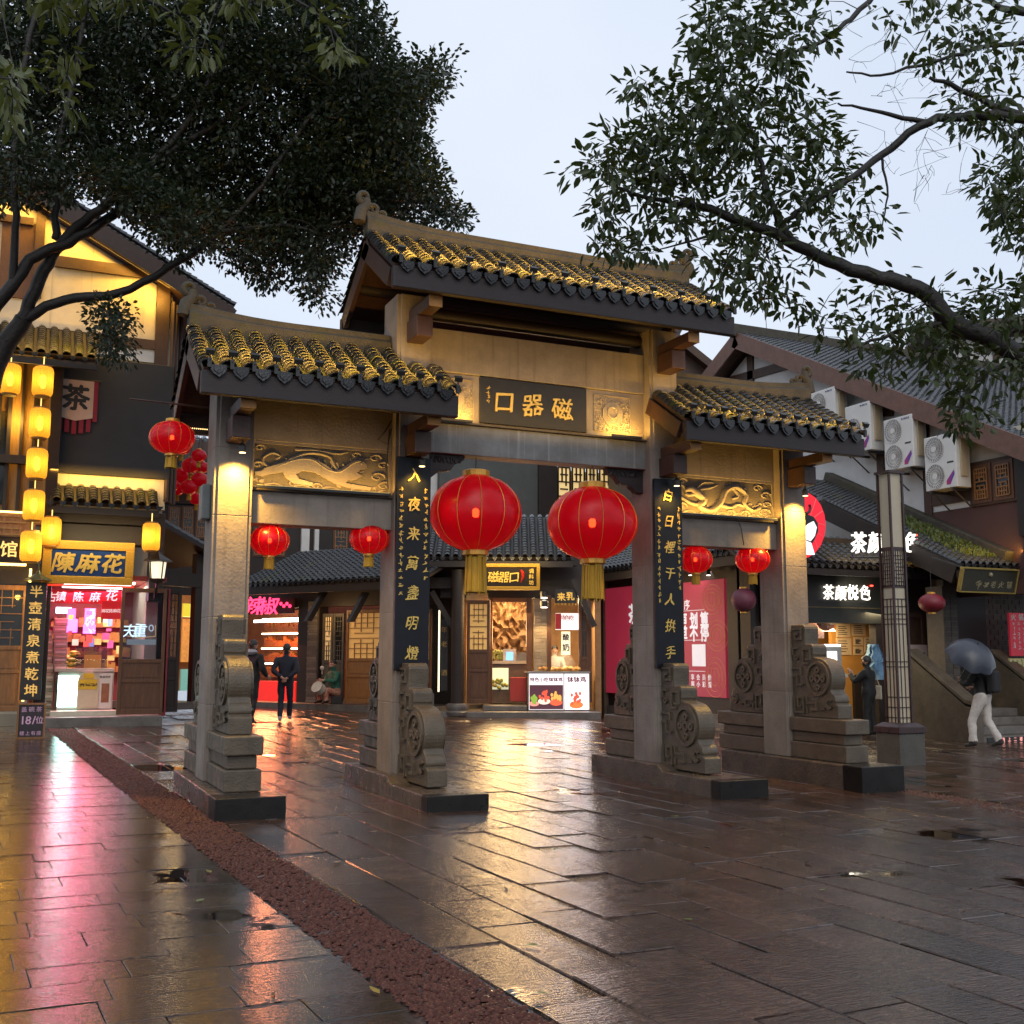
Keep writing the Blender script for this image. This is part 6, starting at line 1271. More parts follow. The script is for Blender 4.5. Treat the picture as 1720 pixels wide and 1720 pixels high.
for u in (1055, 1190, 1160): mb = MB(); c = PW.Q(u, 966, .35); mb.lathe([(.05, 0), (.05, .12), (.02, .14)], c, 10); o = part('downlight', mb, M_FIX, PB); mb = MB(); mb.lathe([(.001, -.008), (.045, -.008), (.045, -.001), (.001, -.001)], c, 10); part('lens', mb, glow('downlight_white', (1, .95, .85), 4), o)
M_PINK = mat('pink_poster', (.34, .030, .062), (.30, .026, .055), scale=2, rough=.55, emit=(.9, .06, .13), estr=.10)
M_WHT = mat('white_print', (.7, .68, .7), (.65, .63, .65), rough=.6, emit=(1, .95, 1), estr=.25); M_ORL = mat('orange_line', (.45, .16, .07), (.4, .13, .06), rough=.6, emit=(1, .35, .12), estr=.12)
def poster(u0, v0, u1, v1, label, body):
    x0, x1, z0, z1 = PW.rect(u0, v0, u1, v1, .02); t = thing('poster', label, 'poster', PW.P((x0 + x1) / 2, z0, 0)); mb = MB(); PW.sbox(mb, x0, x1, z0, z1, -.05, .02); part('sheet', mb, M_PINK, t); W, H = x1 - x0, z1 - z0
    body(t, lambda x, y, o=.021: PW.P(x0 + W * x, z0 + H * y, o), W, H)
def bodyL(t, q, W, H):
    mb = MB(); put(mb, '茶', q(.55, .74), PW.e, PW.up, .55, .006, bold=2, brush=.02); put(mb, '家', q(.6, .5), PW.e, PW.up, .55, .006, bold=2, brush=.02)
    for k in range(6): scribble(mb, q(.62, .34 - .035 * k), PW.e, PW.up, .08, .004)
    part('lettering', mb, M_WHT, t)
def bodyR(t, q, W, H):
    mb = MB(); put(mb, '序', q(.28, .80), PW.e, PW.up, .26, .006, bold=1)
    for i, ch in enumerate('更划算'): put(mb, ch, q(.20 + .21 * i, .655), PW.e, PW.up, .42, .006, bold=2, sx=.85)
    for i, ch in enumerate('单不停'): put(mb, ch, q(.20 + .21 * i, .545), PW.e, PW.up, .42, .006, bold=2, sx=.85)
    for i, ch in enumerate('同享会员价'): put(mb, ch, q(.26 + .11 * i, .165), PW.e, PW.up, .15, .004, bold=1)
    for i, ch in enumerate('专属小彩蛋'): put(mb, ch, q(.26 + .11 * i, .105), PW.e, PW.up, .15, .004, bold=1)
    for y in (.485, .745, .215): mb.frame(q(.12, y), PW.e, PW.up, PW.n, 0, W * .5, 0, .012, .0, .004)
    part('lettering', mb, M_WHT, t); mb = MB(); mb.frame(q(.37, .26), PW.e, PW.up, PW.n, 0, W * .26, 0, H * .19, 0, .004); part('blank_square', mb, M_WHT, t)
    mb = MB()
    for (cx, cy, rx, ry, ns) in ((.78, .83, .20, .13, 3), (.86, .52, .20, .13, 3), (.80, .17, .20, .17, 3)):
        for k in range(ns):
            mb.tube([q(cx + rx * (1 - .28 * k) * math.cos(j * .35), cy + ry * (1 - .28 * k) * math.sin(j * .35)) for j in range(19)], .008, 4)
        for k in range(5): mb.tube([q(cx - rx * .7 + rx * .35 * k, cy - ry * .5), q(cx - rx * .6 + rx * .3 * k, cy + ry * .5)], .006, 4)
    part('outline_drawing', mb, M_ORL, t)
poster(1017, 984, 1108, 1166, 'pink poster half hidden behind the column with the right couplet board', bodyL); poster(1132, 976, 1218, 1170, 'pink poster with white characters and orange outline drawings right of the couplet board', bodyR)
lamp('poster_wash', 'AREA', PW.Q(1130, 960, .7), 14, (1, .85, .8), PB, size=3.4, size_y=.06, target=PW.Q(1130, 1080, .0))
# --- small gabled house behind (brown barge boards between the main roof and right roofs)
B2 = Fac((11.3, 19), (.913, -.408)); BH = thing('gabled_house', 'far house with brown barge boards between the gate roofs', 'building', (11.3, 20, 0))
P1, P2, P3 = B2.sz(1125, 572), B2.sz(1212, 642), B2.sz(1040, 642)
mb = MB(); mb.prism([(P3[0], 0), (P2[0], 0), (P2[0], P2[1]), (P1[0], P1[1]), (P3[0], P3[1])], B2.p, B2.e, B2.up, -B2.n, .0, 5); part('wall', mb, M_BEAM, BH)
for A, Bq in ((P1, P2), (P3, P1)):
    d2 = nrm([Bq[0] - A[0], Bq[1] - A[1]]); dv = B2.e * d2[0] + B2.up * d2[1]; mb = MB(); mb.frame(B2.P(A[0], A[1]), dv, -B2.n, np.cross(dv, -B2.n), -.1, math.hypot(Bq[0] - A[0], Bq[1] - A[1]) + .5, -.5, 5, -.02, .22) if np.cross(dv, -B2.n)[2] > 0 else mb.frame(B2.P(A[0], A[1]), dv, -B2.n, np.cross(dv, -B2.n), -.1, math.hypot(Bq[0] - A[0], Bq[1] - A[1]) + .5, -.5, 5, -.22, .02); part('roof', mb, M_BEAM, BH)
# ================================================================ RIGHT: TEA SHOP AND BIG HOUSE
S = Fac((10, 7.2), (1, 0)); gs = gz(11, 7)
TS = thing('tea_shop', 'small tea shop with glowing white name sign under a tiled eave', 'building', (11, 7.8, gs))
sa = lambda u, v=1080, d=0: S.sz(u, v, d)[0]
M_BLKB = mat('shop_black', (.012, .014, .013), (.018, .02, .018), rough=.5)
xl_, xr_ = sa(1290), sa(1500)
mb = MB(); S.sbox(mb, xl_ + .1, xr_ + .6, gs - .1, gs + .12, -3.2, .6); part('step', mb, M_STEP, TS, bevel=.02)
pbox(TS, S, 'sign_band', M_BLKB, 1290, 960, 1488, 1046, -.3, .12); pbox(TS, S, 'upper_wall', M_DARKW, 1290, 905, 1560, 962, -.4, .0)
pbox(TS, S, 'end_wall', M_DARKW, 1489, 955, 1640, 1030, -.3, -.06); pbox(TS, S, 'trim', mat('brass_trim', (.16, .12, .06), (.1, .08, .04), metal=.5, rough=.4), 1290, 1019, 1488, 1021, .121, .135)
M_OCH = mat('ochre_wall', (.42, .20, .035), (.36, .16, .03), scale=2, rough=.6)
mb = MB(); S.sbox(mb, xl_ + .1, xr_ + 1.5, gs, S.sz(1400, 1030)[1] + .5, -2.6, -2.5); S.sbox(mb, xr_ + 1.4, xr_ + 1.5, gs, S.sz(1400, 1030)[1] + .5, -2.5, -.42); S.sbox(mb, xl_ + .1, xl_ + .2, gs, S.sz(1400, 1030)[1] + .5, -2.5, 0); part('room_wall', mb, M_OCH, TS)
pbox(TS, S, 'partition', M_OCH, 1398, 1020, 1500, 1225, -1.5, -1.4)
lamp('shop_light', 'AREA', S.Q(1400, 1034, -.8), 60, (1, .76, .42), TS, size=2.4, size_y=.8, target=S.Q(1400, 1225, -.6)); lamp('shop_glow', 'AREA', S.Q(1390, 1080, .02), 14, (1, .8, .45), TS, size=1.6, size_y=1.0, target=S.P(sa(1390), -.4, 4))
pbox(TS, S, 'jamb', M_DARKW, 1474, 1030, 1488, 1228, -.12, .1); pbox(TS, S, 'red_door', M_DARKW, 1437, 1145, 1500, 1232, -1.39, -1.3)
mb = MB()
for (u0, v0, u1, v1) in ((1405, 1048, 1428, 1070), (1431, 1046, 1454, 1068), (1405, 1072, 1430, 1100), (1434, 1070, 1450, 1084), (1452, 1070, 1466, 1096), (1434, 1086, 1450, 1100)):
    mb = MB(); S.box(mb, u0, v0, u1, v1, -1.399, -1.385); o = part('notice', mb, mat('notice_paper', (.55, .40, .24), (.48, .34, .2), rough=.7), TS); mb = MB()
    for k in range(5): S.box(mb, u0 + 3, v0 + 4 + k * (v1 - v0 - 6) / 5, u1 - 3 - random.uniform(0, 6), v0 + 4 + k * (v1 - v0 - 6) / 5 + 1.2, -1.385, -1.382)
    part('print_line', mb, M_DARKW, o)
# serving counter, machine, display
t = thing('service_counter', 'pale service counter with lit drink machines inside the tea shop', 'counter', S.Q(1385, 1225, -.6)); pbox(t, S, 'body', mat('counter_pale', (.45, .42, .33), (.4, .37, .28), rough=.4), 1352, 1138, 1420, 1224, -.9, -.3, bevel=.01); pbox(t, S, 'worktop', mat('counter_top', (0, 0, 0)), 1350, 1132, 1424, 1138, -.95, -.25)
pbox(t, S, 'lit_edge', glow('counter_led', (1, .9, .5), 1.2), 1421, 1176, 1424, 1224, -.29, -.26)
pbox(t, S, 'drink_machine', mat('steel_machine', (.4, .4, .38), (.3, .3, .28), rough=.3, metal=.5), 1378, 1084, 1414, 1132, -.85, -.45, bevel=.01); pbox(t, S, 'lit_window', glow('machine_white', (1, .95, .85), 1.2), 1390, 1094, 1406, 1116, -.449, -.44); pbox(t, S, 'lit_band', glow('machine_white', (0, 0, 0), 0), 1372, 1082, 1412, 1086, -.44, -.42)
pbox(t, S, 'cup_stack', mat('paper_cups', (.5, .42, .3), (.4, .33, .24), rough=.6), 1352, 1090, 1376, 1132, -.8, -.5)
mb = MB(); c = S.Q(1392, 1060, -.6); mb.lathe([(.02, .14), (.06, .12), (.16, 0), (.15, -.005)], c, 12); o = solo('pendant_lamp', mb, glow('pendant', (1, .8, .5), 2.2), 'small glowing pendant lamp in the tea shop window', 'lamp', smooth=40)
mb = MB(); c = S.Q(1387, 1040, -.5); mb.prism([(.3 * math.cos(k * .5), .28 * math.sin(k * .5)) for k in range(13)], c, S.e, S.up, S.n, 0, .02); o = solo('round_sign', mb, mat('pink_print', (.45, .2, .17), (.35, .13, .11), scale=8), 'round pinkish hanging sign inside the tea shop', 'sign'); mb = MB()
for k in range(8): scribble(mb, c + S.e * (.3 * math.cos(k * .8) * .6) + S.up * (.28 * math.sin(k * .8) * .6) + S.n * .021, S.e, S.up, .1, .003)
part('print', mb, mat('white_card', (0, 0, 0)), o)
for i, (u, v) in enumerate(((1360, 1050), (1372, 1062), (1362, 1072))): 
    mb = MB(); S.box(mb, u - 12, v - 12, u + 12, v + 10, -.75 - .03 * i, -.73 - .03 * i); o = solo('menu_card', mb, mat('menu_pink', (.5, .35, .33), (.42, .25, .24), scale=9), ('upper', 'middle', 'lower')[i] + ' pinkish menu card beside the tea shop machine', 'card')
# eave roof
a0, zz = S.sz(1290, 945, .9); a1, _ = S.sz(1592, 951, .9)
ro = pent(TS, S, a0 - .6, a1, zz + .02, .9, 1.3, .75, row=.2, course=.14, r=.08, name='roof', n=6)
lamp('eave_wash', 'AREA', S.P((a0 + a1) / 2 + .8, zz + .20, 1.0), 9, WARM, TS, size=3.4, size_y=.04, target=S.P((a0 + a1) / 2 + .8, zz + .4, .5))
M_LIT = glow('white_letter_glow', (1, .92, .80), .85); M_LITS = mat('letter_sides', (.3, .22, .12), (.25, .18, .1))
t = thing('shop_sign', 'glowing white characters on the black fascia of the tea shop', 'sign', S.Q(1420, 1018, .14)); mb = MB()
for i, ch in enumerate('茶颜悦色'): put(mb, ch, S.Q(1391 + 20.5 * i, 995 + (i % 2), .16), S.e, S.up, .37, .03, bold=0, shear=.10, brush=.018, sx=.88)
part('lettering', mb, M_LIT, t); mb = MB(); S.box(mb, 1378, 1010, 1465, 1012, .121, .13); part('mount_rail', mb, M_BLKB, t); mb = MB(); mb.lathe([(.001, 0), (.035, 0), (.035, .03), (.001, .03)], S.Q(1464, 985, .16), 8); part('red_dot', mb, glow('red_seal', (1, .05, .03), 3), t)
lamp('sign_halo', 'AREA', S.Q(1425, 995, .30), 5, (1, .85, .6), t, size=1.4, size_y=.25, target=S.Q(1425, 995, 0))
t = thing('roof_sign', 'glowing white characters standing on the tea shop roof', 'sign', S.Q(1480, 935, 1.1)); mb = MB()
for u, ch in ((1441, '茶'), (1470, '颜'), (1499, '悦'), (1530, '色')): put(mb, ch, S.Q(u, 912, 1.15), S.e, S.up, .50, .05, bold=0, shear=.08, brush=.015, sx=.9)
part('lettering', mb, M_LIT, t); mb = MB(); mb.lathe([(.001, 0), (.04, 0), (.04, .03), (.001, .03)], S.Q(1538, 900, 1.15), 8); part('red_dot', mb, glow('red_seal', (0, 0, 0), 0), t)
mb = MB(); p0, p1 = S.Q(1428, 936, 1.1), S.Q(1540, 936, 1.1); mb.tube([p0, p1], .02, 5)
for u in (1432, 1480, 1532): mb.tube([S.Q(u, 938, 1.1), S.Q(u, 892, 1.11)], .015, 5)
part('mount_rail', mb, M_FIX, t)
# round emblem sign: red umbrella disc behind a white face with black hair
EM = Fac((9.2, 5.3), (1, -.12)); t = thing('emblem_sign', 'round red lit emblem of a black-haired lady above the tea shop', 'sign', EM.Q(1350, 930, 0)); c = EM.sz(1345, 876); ru = EM.sz(1387, 876)[0] - c[0]
def blob(pts, d0, d1, m, nm):
    mb = MB(); mb.prism([EM.sz(u, v) for u, v in pts], EM.p, EM.e, EM.up, EM.n, d0, d1); part(nm, mb, m, t)
blob([(1345 + 42 * math.cos(k * .314), 882 + 57 * math.sin(k * .314)) for k in range(20)], -.08, 0, glow('emblem_red', (.9, .012, .03), .35), 'red_disc')
blob([(1328, 880), (1336, 866), (1350, 862), (1366, 868), (1373, 878), (1374, 892), (1368, 906), (1362, 916), (1366, 930), (1330, 930)], .002, .012, mat('emblem_black', (.01, .01, .012), (.012, .012, .014), rough=.5), 'hair')
blob([(1350, 878), (1358, 872), (1366, 876), (1371, 886), (1368, 900), (1361, 909), (1352, 906), (1346, 894)], .013, .02, glow('emblem_white', (1, .95, .92), .55), 'face')
blob([(1340, 932), (1344, 914), (1353, 908), (1362, 912), (1368, 932)], .013, .019, glow('emblem_white', (0, 0, 0), 0), 'robe')
blob([(1346, 880), (1352, 870), (1362, 868), (1370, 874), (1364, 876), (1356, 880), (1350, 886)], .021, .027, mat('emblem_black', (0, 0, 0)), 'fringe'); mb = MB()
mb.tube([EM.Q(1352 + 9 * math.cos(k), 853 + 10 * math.sin(k), .01) for k in np.linspace(-.6, 4.2, 9)], .03, 5); part('hair_loop', mb, mat('emblem_black', (0, 0, 0)), t)
mb = MB()
for a2 in (-.9, -.45, 0, .4, .8): mb.tube([EM.Q(1358, 876, .004), EM.Q(1345 + 41 * math.cos(a2), 882 + 55 * math.sin(a2), .004)], .006, 4)
part('umbrella_ribs', mb, mat('pale_rib', (.7, .3, .3), (.7, .3, .3)), t)
mb = MB(); mb.tube([EM.Q(1345, 930, -.05), EM.Q(1345, 952, -.05) - EM.n * 1.2], .03, 5); part('stand', mb, M_FIX, t)
# door right of the shop with white notice, brick pier
pbox(TS, S, 'door_frame', M_BEAM, 1518, 1028, 1560, 1228, -.1, .02); a0, a1, z0, z1 = S.rect(1521, 1032, 1556, 1226, .06); door(TS, S, a0, a1, z0, z1, .06, M_BEAM, .55, 0, 0, M_DGLASS)
o = thing('notice_board', 'white notice with pink heading hung on the brown door', 'notice', S.Q(1540, 1150, .08)); pbox(o, S, 'sheet', mat('notice_white', (.55, .45, .44), (.5, .4, .39), rough=.6), 1524, 1083, 1559, 1151, .075, .09); mb = MB(); line_text(mb, '码点单', S.Q(1542, 1100, .0905), S.e, S.up, .15, .15, .003, bold=2); part('lettering', mb, mat('ink_black', (0, 0, 0)), o); mb = MB()
for k, w_k in enumerate((24, 20, 22, 0, 14, 18)): 
    if w_k: S.box(mb, 1528, 1110 + k * 6, 1528 + w_k, 1111.6 + k * 6, .0905, .092)
part('print_line', mb, mat('red_print', (0, 0, 0)), o)
# ---------------------------------------------------------------- big house on the right
XW = 14.0; R = Fac((XW, 8), (0, -1)); RK = Fac((13.45, 8), (0, -1)); gr = gz(14, 5)
BHO = thing('big_house', 'large white-gabled house with grey tiled roofs on the right', 'building', (14, 6, gr))
k0, k1 = RK.sz(1238, 560), RK.sz(1720, 737); slp = (k1[1] - k0[1]) / (k1[0] - k0[0]); s_ap = k0[0] - .05; z_ap = k0[1]
zr = lambda s_: z_ap + (s_ - s_ap) * slp
s_end = k1[0] + 2.0
mb = MB(); mb.prism([(s_ap - 8.0, zr(s_ap + 8.0) - .35), (s_ap, z_ap - .45), (s_end, zr(s_end) - .45), (s_end, 3.0), (s_ap - 8, 3.0)], R.p, R.e, R.up, R.n, -.3, 0); part('gable_wall', mb, M_PLASW, BHO)
upv = nrm(np.array([0, 1, 0]) * 1 + np.array([0, 0, 1.]) * (-slp)); Ls = (s_end - s_ap) / upv[1]; Oe = RK.P(s_end, zr(s_end))
nn = np.cross([1, 0, 0], upv)
mb = MB(); mb.frame(Oe, (1, 0, 0), upv, nn, 0, 16, 0, Ls, -.12, 0); mb.frame((13.45, Oe[1] + 2 * Ls * upv[1], Oe[2]), (1, 0, 0), upv * [1, -1, 1], nn * [1, -1, 1], 0, 16, 0, Ls - .05, -.12, 0); ro = part('roof', mb, M_BEAM, BHO)
mb = MB(); add_tiles(mb, Oe, (1, 0, 0), upv, [(.1 + .21 * i, Ls) for i in range(72)], .2, .27, .085, 4); part('tiles', mb, mat('wet_sky_tile', (.10, .105, .115), (.05, .052, .058), scale=7, rough=.26, rvar=.1, bump=.25), ro, kind='stuff', smooth=50)
for yy in (0, 1):
    u2 = upv if yy == 0 else upv * [1, -1, 1]; n2 = nn if yy == 0 else nn * [1, -1, 1]; O2 = Oe if yy == 0 else np.array([13.45, Oe[1] + 2 * Ls * upv[1], Oe[2]])
    mb = MB(); mb.frame(O2, (1, 0, 0), u2, n2, -.06, -.001, 0, Ls - .02, -.42, .05); part('barge_board', mb, mat('barge_brown', (.16, .08, .055), (.11, .055, .038), rough=.6, bump=.2), ro)
    mb = MB(); mb.frame(O2, (1, 0, 0), u2, n2, .02, .5, 0, Ls - .1, -.30, -.121); part('soffit', mb, M_BEAM, ro)
mb = MB(); mb.box(13.3, 29, RK.P(s_ap, 0)[1] - .12, RK.P(s_ap, 0)[1] + .12, z_ap - .1, z_ap + .28); part('ridge', mb, M_RIDGE, ro); mb = MB(); mb.tube([(14.6, RK.P(s_ap, 0)[1], z_ap), (14.55, RK.P(s_ap, 0)[1], z_ap + 1.6)], .012, 4); part('aerial', mb, M_FIX, ro)
# timbers on the gable
def rbox(name, m, u0, v0, u1, v1, d0, d1, **k): return pbox(BHO, R, name, m, u0, v0, u1, v1, d0, d1, **k)
sA = R.sz(1262, 620)[0]; mb = MB(); R.sbox(mb, sA - .14, sA + .14, 4, zr(sA) - .5, .0, .06); part('timber', mb, M_BEAM, BHO)
for (u0, v0, u1, v1) in ((1225, 640, 1325, 612), (1380, 700, 1500, 690)):
    p, q2 = R.Q(u0, v0, .04), R.Q(u1, v1, .04); d2 = nrm(q2 - p); mb = MB(); mb.frame(p, d2, R.n, np.cross(d2, R.n), 0, float(np.linalg.norm(q2 - p)), -.04, .02, -.13, .13); part('timber', mb, M_BEAM, BHO)
for u in (1478, 1555): s_ = R.sz(u, 720)[0]; mb = MB(); R.sbox(mb, s_ - .12, s_ + .12, 4, zr(s_) - .5, .0, .05); part('timber', mb, M_BEAM, BHO)
rbox('lower_wall', mat('oxblood_wall', (.075, .032, .026), (.055, .024, .02), scale=2, rough=.7), 1560, 845, 1780, 1000, -.1, .03); rbox('wall_band', M_BEAM, 1560, 822, 1640, 845, -.1, .04)
rbox('cream_wall', M_PLAS, 1612, 718, 1780, 772, -.1, .02)
wd = rbox('window', M_BEAM, 1628, 770, 1708, 846, .0, .08); a0, a1, z0, z1 = R.rect(1632, 776, 1702, 842, .1)
for x0, x1 in ((a0, (a0 + a1) / 2 - .03), ((a0 + a1) / 2 + .03, a1)):
    mb = MB(); R.sbox(mb, x0, x1, z0, z1, .081, .10); part('shutter', mb, M_DOOR, wd); mb = MB(); R.sbox(mb, x0 + .1, x1 - .1, z0 + .1, z1 - .1, .101, .104); part('pane', mb, M_DGLASS, wd); mb = MB(); lattice(mb, R, x0 + .1, x1 - .1, z0 + .1, z1 - .1, .105, .13, 5, 7, .03); part('lattice', mb, M_DOORL, wd)
rbox('corner_post', M_DARKW, 1708, 765, 1724, 900, .0, .12)
# lower side roof (mossy), rake towards the square
XL = 12.25; RL = Fac((XL, 8), (0, -1)); p0, p1 = RL.sz(1362, 838), RL.sz(1606, 955); sl2 = (p1[1] - p0[1]) / (p1[0] - p0[0]); up2 = nrm([0, 1, -sl2]); n2 = np.cross([1, 0, 0], up2); O2 = RL.P(p1[0] + .1, p1[1] + .1 * sl2 + .12); L2 = (p1[0] + .1 - p0[0] + 1.3) / up2[1]
mb = MB(); mb.frame(O2, (1, 0, 0), up2, n2, 0, XW - XL - .01, 0, L2, -.1, 0); mb.frame(O2, (1, 0, 0), up2, n2, XW - XL, 7, 0, 1.0, -.1, 0); lr = part('side_roof', mb, M_DARKW, BHO)
mb = MB(); add_tiles(mb, O2, (1, 0, 0), up2, [(.08 + .2 * i, L2) for i in range(8)] + [(1.68 + .2 * i, 1.0) for i in range(26)], .14, .2, .082, 5); part('tiles', mb, M_TILEB, lr, kind='stuff', smooth=50)
mb = MB(); mb.frame(O2, (1, 0, 0), up2, n2, -.08, -.001, 0, L2, -.42, -.02); part('barge_board', mb, M_DARKW, lr); mb = MB(); mb.frame(O2, (1, 0, 0), up2, n2, XW - XL - .28, XW - XL - .002, .2, L2, .05, .30); part('verge_ridge', mb, M_RIDGE, lr, bevel=.03)
mb = MB(); f4 = Fac((XL, O2[1]), (1, 0)); f4.sbox(mb, -.05, 7, O2[2] - .28, O2[2] - .12, -.06, .02); part('fascia', mb, M_DARKW, lr); mb = MB()
for i in range(34): c = O2 + np.array([.2 * i - .02, -.02, .01]); mb.prism([(-.07, .02), (-.05, -.06), (0, -.10), (.05, -.06), (.07, .02)], c, (1, 0, 0), (0, 0, 1), (0, -1, 0), 0, .02)
part('end_tiles', mb, mat('wet_dark_end_tile', (0, 0, 0)), lr, kind='stuff')
# weeds on the side roof
mb = MB()
for i in range(2000):
    t_ = random.random() ** .7; s_ = random.uniform(.25, .62) * L2 * (.25 + .75 * t_) ; x = random.gauss(1.15, .28)
    if not (.2 < x < 1.7): continue
    p = O2 + np.array([x, 0, 0]) + up2 * (random.uniform(.06, .48) * L2) + n2 * .06; h = random.uniform(.05, .16); d2 = nrm([random.uniform(-1, 1), random.uniform(-1, .6), 1.2]); sd = nrm(np.cross(d2, [random.random(), random.random(), .2])) * h * .22
    mb.add([p - sd * .3, p + d2 * h * .6 + sd, p + d2 * h, p + d2 * h * .6 - sd], [(0, 1, 2, 3)])
solo('roof_weeds', mb, mat('weed_green', (.035, .06, .012), (.085, .11, .022), scale=5, rough=.6), 'green weeds growing over the mossy side roof', 'weeds', kind='stuff')
lamp('weed_wash', 'AREA', O2 + np.array([1.8, -.15, .35]), 12, WARM, BHO, size=3.5, size_y=.05, target=O2 + np.array([1.8, 1.2, .7]))
# ground floor right: dark brick walls, door void, pier
RF = Fac((12.6, 5.9), (1, 0)); M_BRKD = mat('dark_brick', (.075, .062, .05), (.05, .042, .035), scale=8, rough=.7, bump=.4, rnd=.3)
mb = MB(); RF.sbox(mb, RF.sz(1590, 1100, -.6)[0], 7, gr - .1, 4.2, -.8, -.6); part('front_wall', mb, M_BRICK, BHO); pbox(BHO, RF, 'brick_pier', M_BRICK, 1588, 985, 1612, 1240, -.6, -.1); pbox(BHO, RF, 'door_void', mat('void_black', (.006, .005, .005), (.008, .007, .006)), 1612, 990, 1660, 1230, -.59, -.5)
for (u0, u1, v0, v1, nr) in ((1588, 1612, 1000, 1232, 26), (1660, 1725, 990, 1180, 22)):
    a0, a1, z0, z1 = RF.rect(u0, v0, u1, v1, -.1 if u0 < 1600 else -.55); h = (z1 - z0) / nr; nb = 2 if u0 < 1600 else 5
    pr = [q for q in bpy.data.objects if q.parent == BHO and q.name.startswith('brick_pier' if u0 < 1600 else 'front_wall')][0]; dd = -.1 if u0 < 1600 else -.6
    for j in range(nr):
        for i in range(nb):
            x0 = a0 + (a1 - a0) * (i + (.5 if j % 2 and nb > 2 else 0)) / nb; x1 = min(a1, x0 + (a1 - a0) / nb)
            mb = MB(); RF.sbox(mb, x0 + .008, x1 - .008, z0 + j * h + .008, z0 + (j + 1) * h - .008, dd + .0005, dd + .016); part('brick', mb, M_BRKD, pr)
t, q, e, up, W, H = sign('shop_sign', 'black hotpot sign with faint gold characters at the right edge', RF, 1612, 958, 1702, 994, 1.45, mat('olive_black', (.035, .033, .022), (.028, .026, .018), rough=.35), .03, .28, fm=mat('thin_gilt', (.4, .3, .08), (.3, .22, .06), metal=.5, rough=.4))
mb = MB()
for i, ch in enumerate('老火锅'): put(mb, ch, q(.58 + .15 * i, .34), e, up, H * .34, .006, bold=1, brush=.03, shear=.1)
for i in range(2): scribble(mb, q(.32 + .12 * i, .36), e, up, .16, .005, 6)
mb.ball(q(.5, .78), .05, 6); part('lettering', mb, mat('faint_gold', (.34, .30, .18), (.26, .22, .13), rough=.5, metal=.3), t)
for x_ in (.05, .95): mb = MB(); mb.tube([q(x_, 1.0, -.04), q(x_, 1.0, -.04) - RF.n * .9 + np.array([0, 0, .3])], .02, 5); part('hanger', mb, M_FIX, t)
t, q, e, up, W, H = sign('menu_board', 'red hotpot menu board at the right picture edge', RF, 1697, 1030, 1760, 1102, .35, mat('menu_red', (.32, .015, .03), (.26, .012, .025), rough=.5, emit=(1, .04, .08), estr=.08)); mb = MB()
for i, ch in enumerate('火锅'): put(mb, ch, q(.10 + .2 * i, .9), e, up, .16, .004, bold=2)
for k in range(6):
    for i in range(4): scribble(mb, q(.10 + .13 * i, .74 - .11 * k), e, up, .09, .003)
part('lettering', mb, mat('white_card', (0, 0, 0)), t)
t, q, e, up, W, H = sign('menu_board', 'white and yellow price list under the red menu board', RF, 1697, 1106, 1760, 1136, .4, mat('pale_list', (.5, .45, .2), (.45, .4, .18), rough=.6)); mb = MB()
for k in range(5):
    for i in range(3): scribble(mb, q(.08 + .12 * i, .85 - .17 * k), e, up, .07, .003, 3)
part('lettering', mb, mat('ink_black', (0, 0, 0)), t)
# stone stairs with balustrade
c = G(1612, 1246); t = thing('stone_stairs', 'stone stairs with solid balustrades at the right edge', 'stairs', c); y0 = c[1]; x0 = c[0]
for k in range(4): mb = MB(); mb.box(x0 + .5, x0 + 4.2, y0 - .15 + .32 * k, y0 + 1.6, gr - .05 + .17 * k, gr + .12 + .17 * k); part('step', mb, M_STEP, t, bevel=.015)
for xx in (x0 + .1, x0 + 2.6): mb = MB(); mb.prism([(-.3, gr), (1.6, gr), (1.6, gr + 1.75), (1.45, gr + 1.8), (-.1, gr + .75), (-.3, gr + .72)], (xx, y0, 0), (0, 1, 0), (0, 0, 1), (1, 0, 0), 0, .28); o = part('balustrade', mb, M_STONE2, t, bevel=.02); mb = MB(); mb.prism([(-.34, gr + .76), (-.1, gr + .80), (1.45, gr + 1.84), (1.45, gr + 1.94), (-.12, gr + .90), (-.34, gr + .86)], (xx - .03, y0, 0), (0, 1, 0), (0, 0, 1), (1, 0, 0), 0, .34); part('coping', mb, M_STONE2, o, bevel=.02)
mb = MB(); mb.box(x0 + .6, x0 + 2.4, y0 - .165, y0 - .152, gr + .0, gr + .1); o = part('led_panel', mb, M_BLKB, t); mb = MB(); line_text(mb, '请上二楼', (x0 + 1.3, y0 - .166, gr + .05), (1, 0, 0), (0, 0, 1), .09, .17, .003, bold=1); part('lettering', mb, glow('led_red', (1, .35, .3), .5), o)
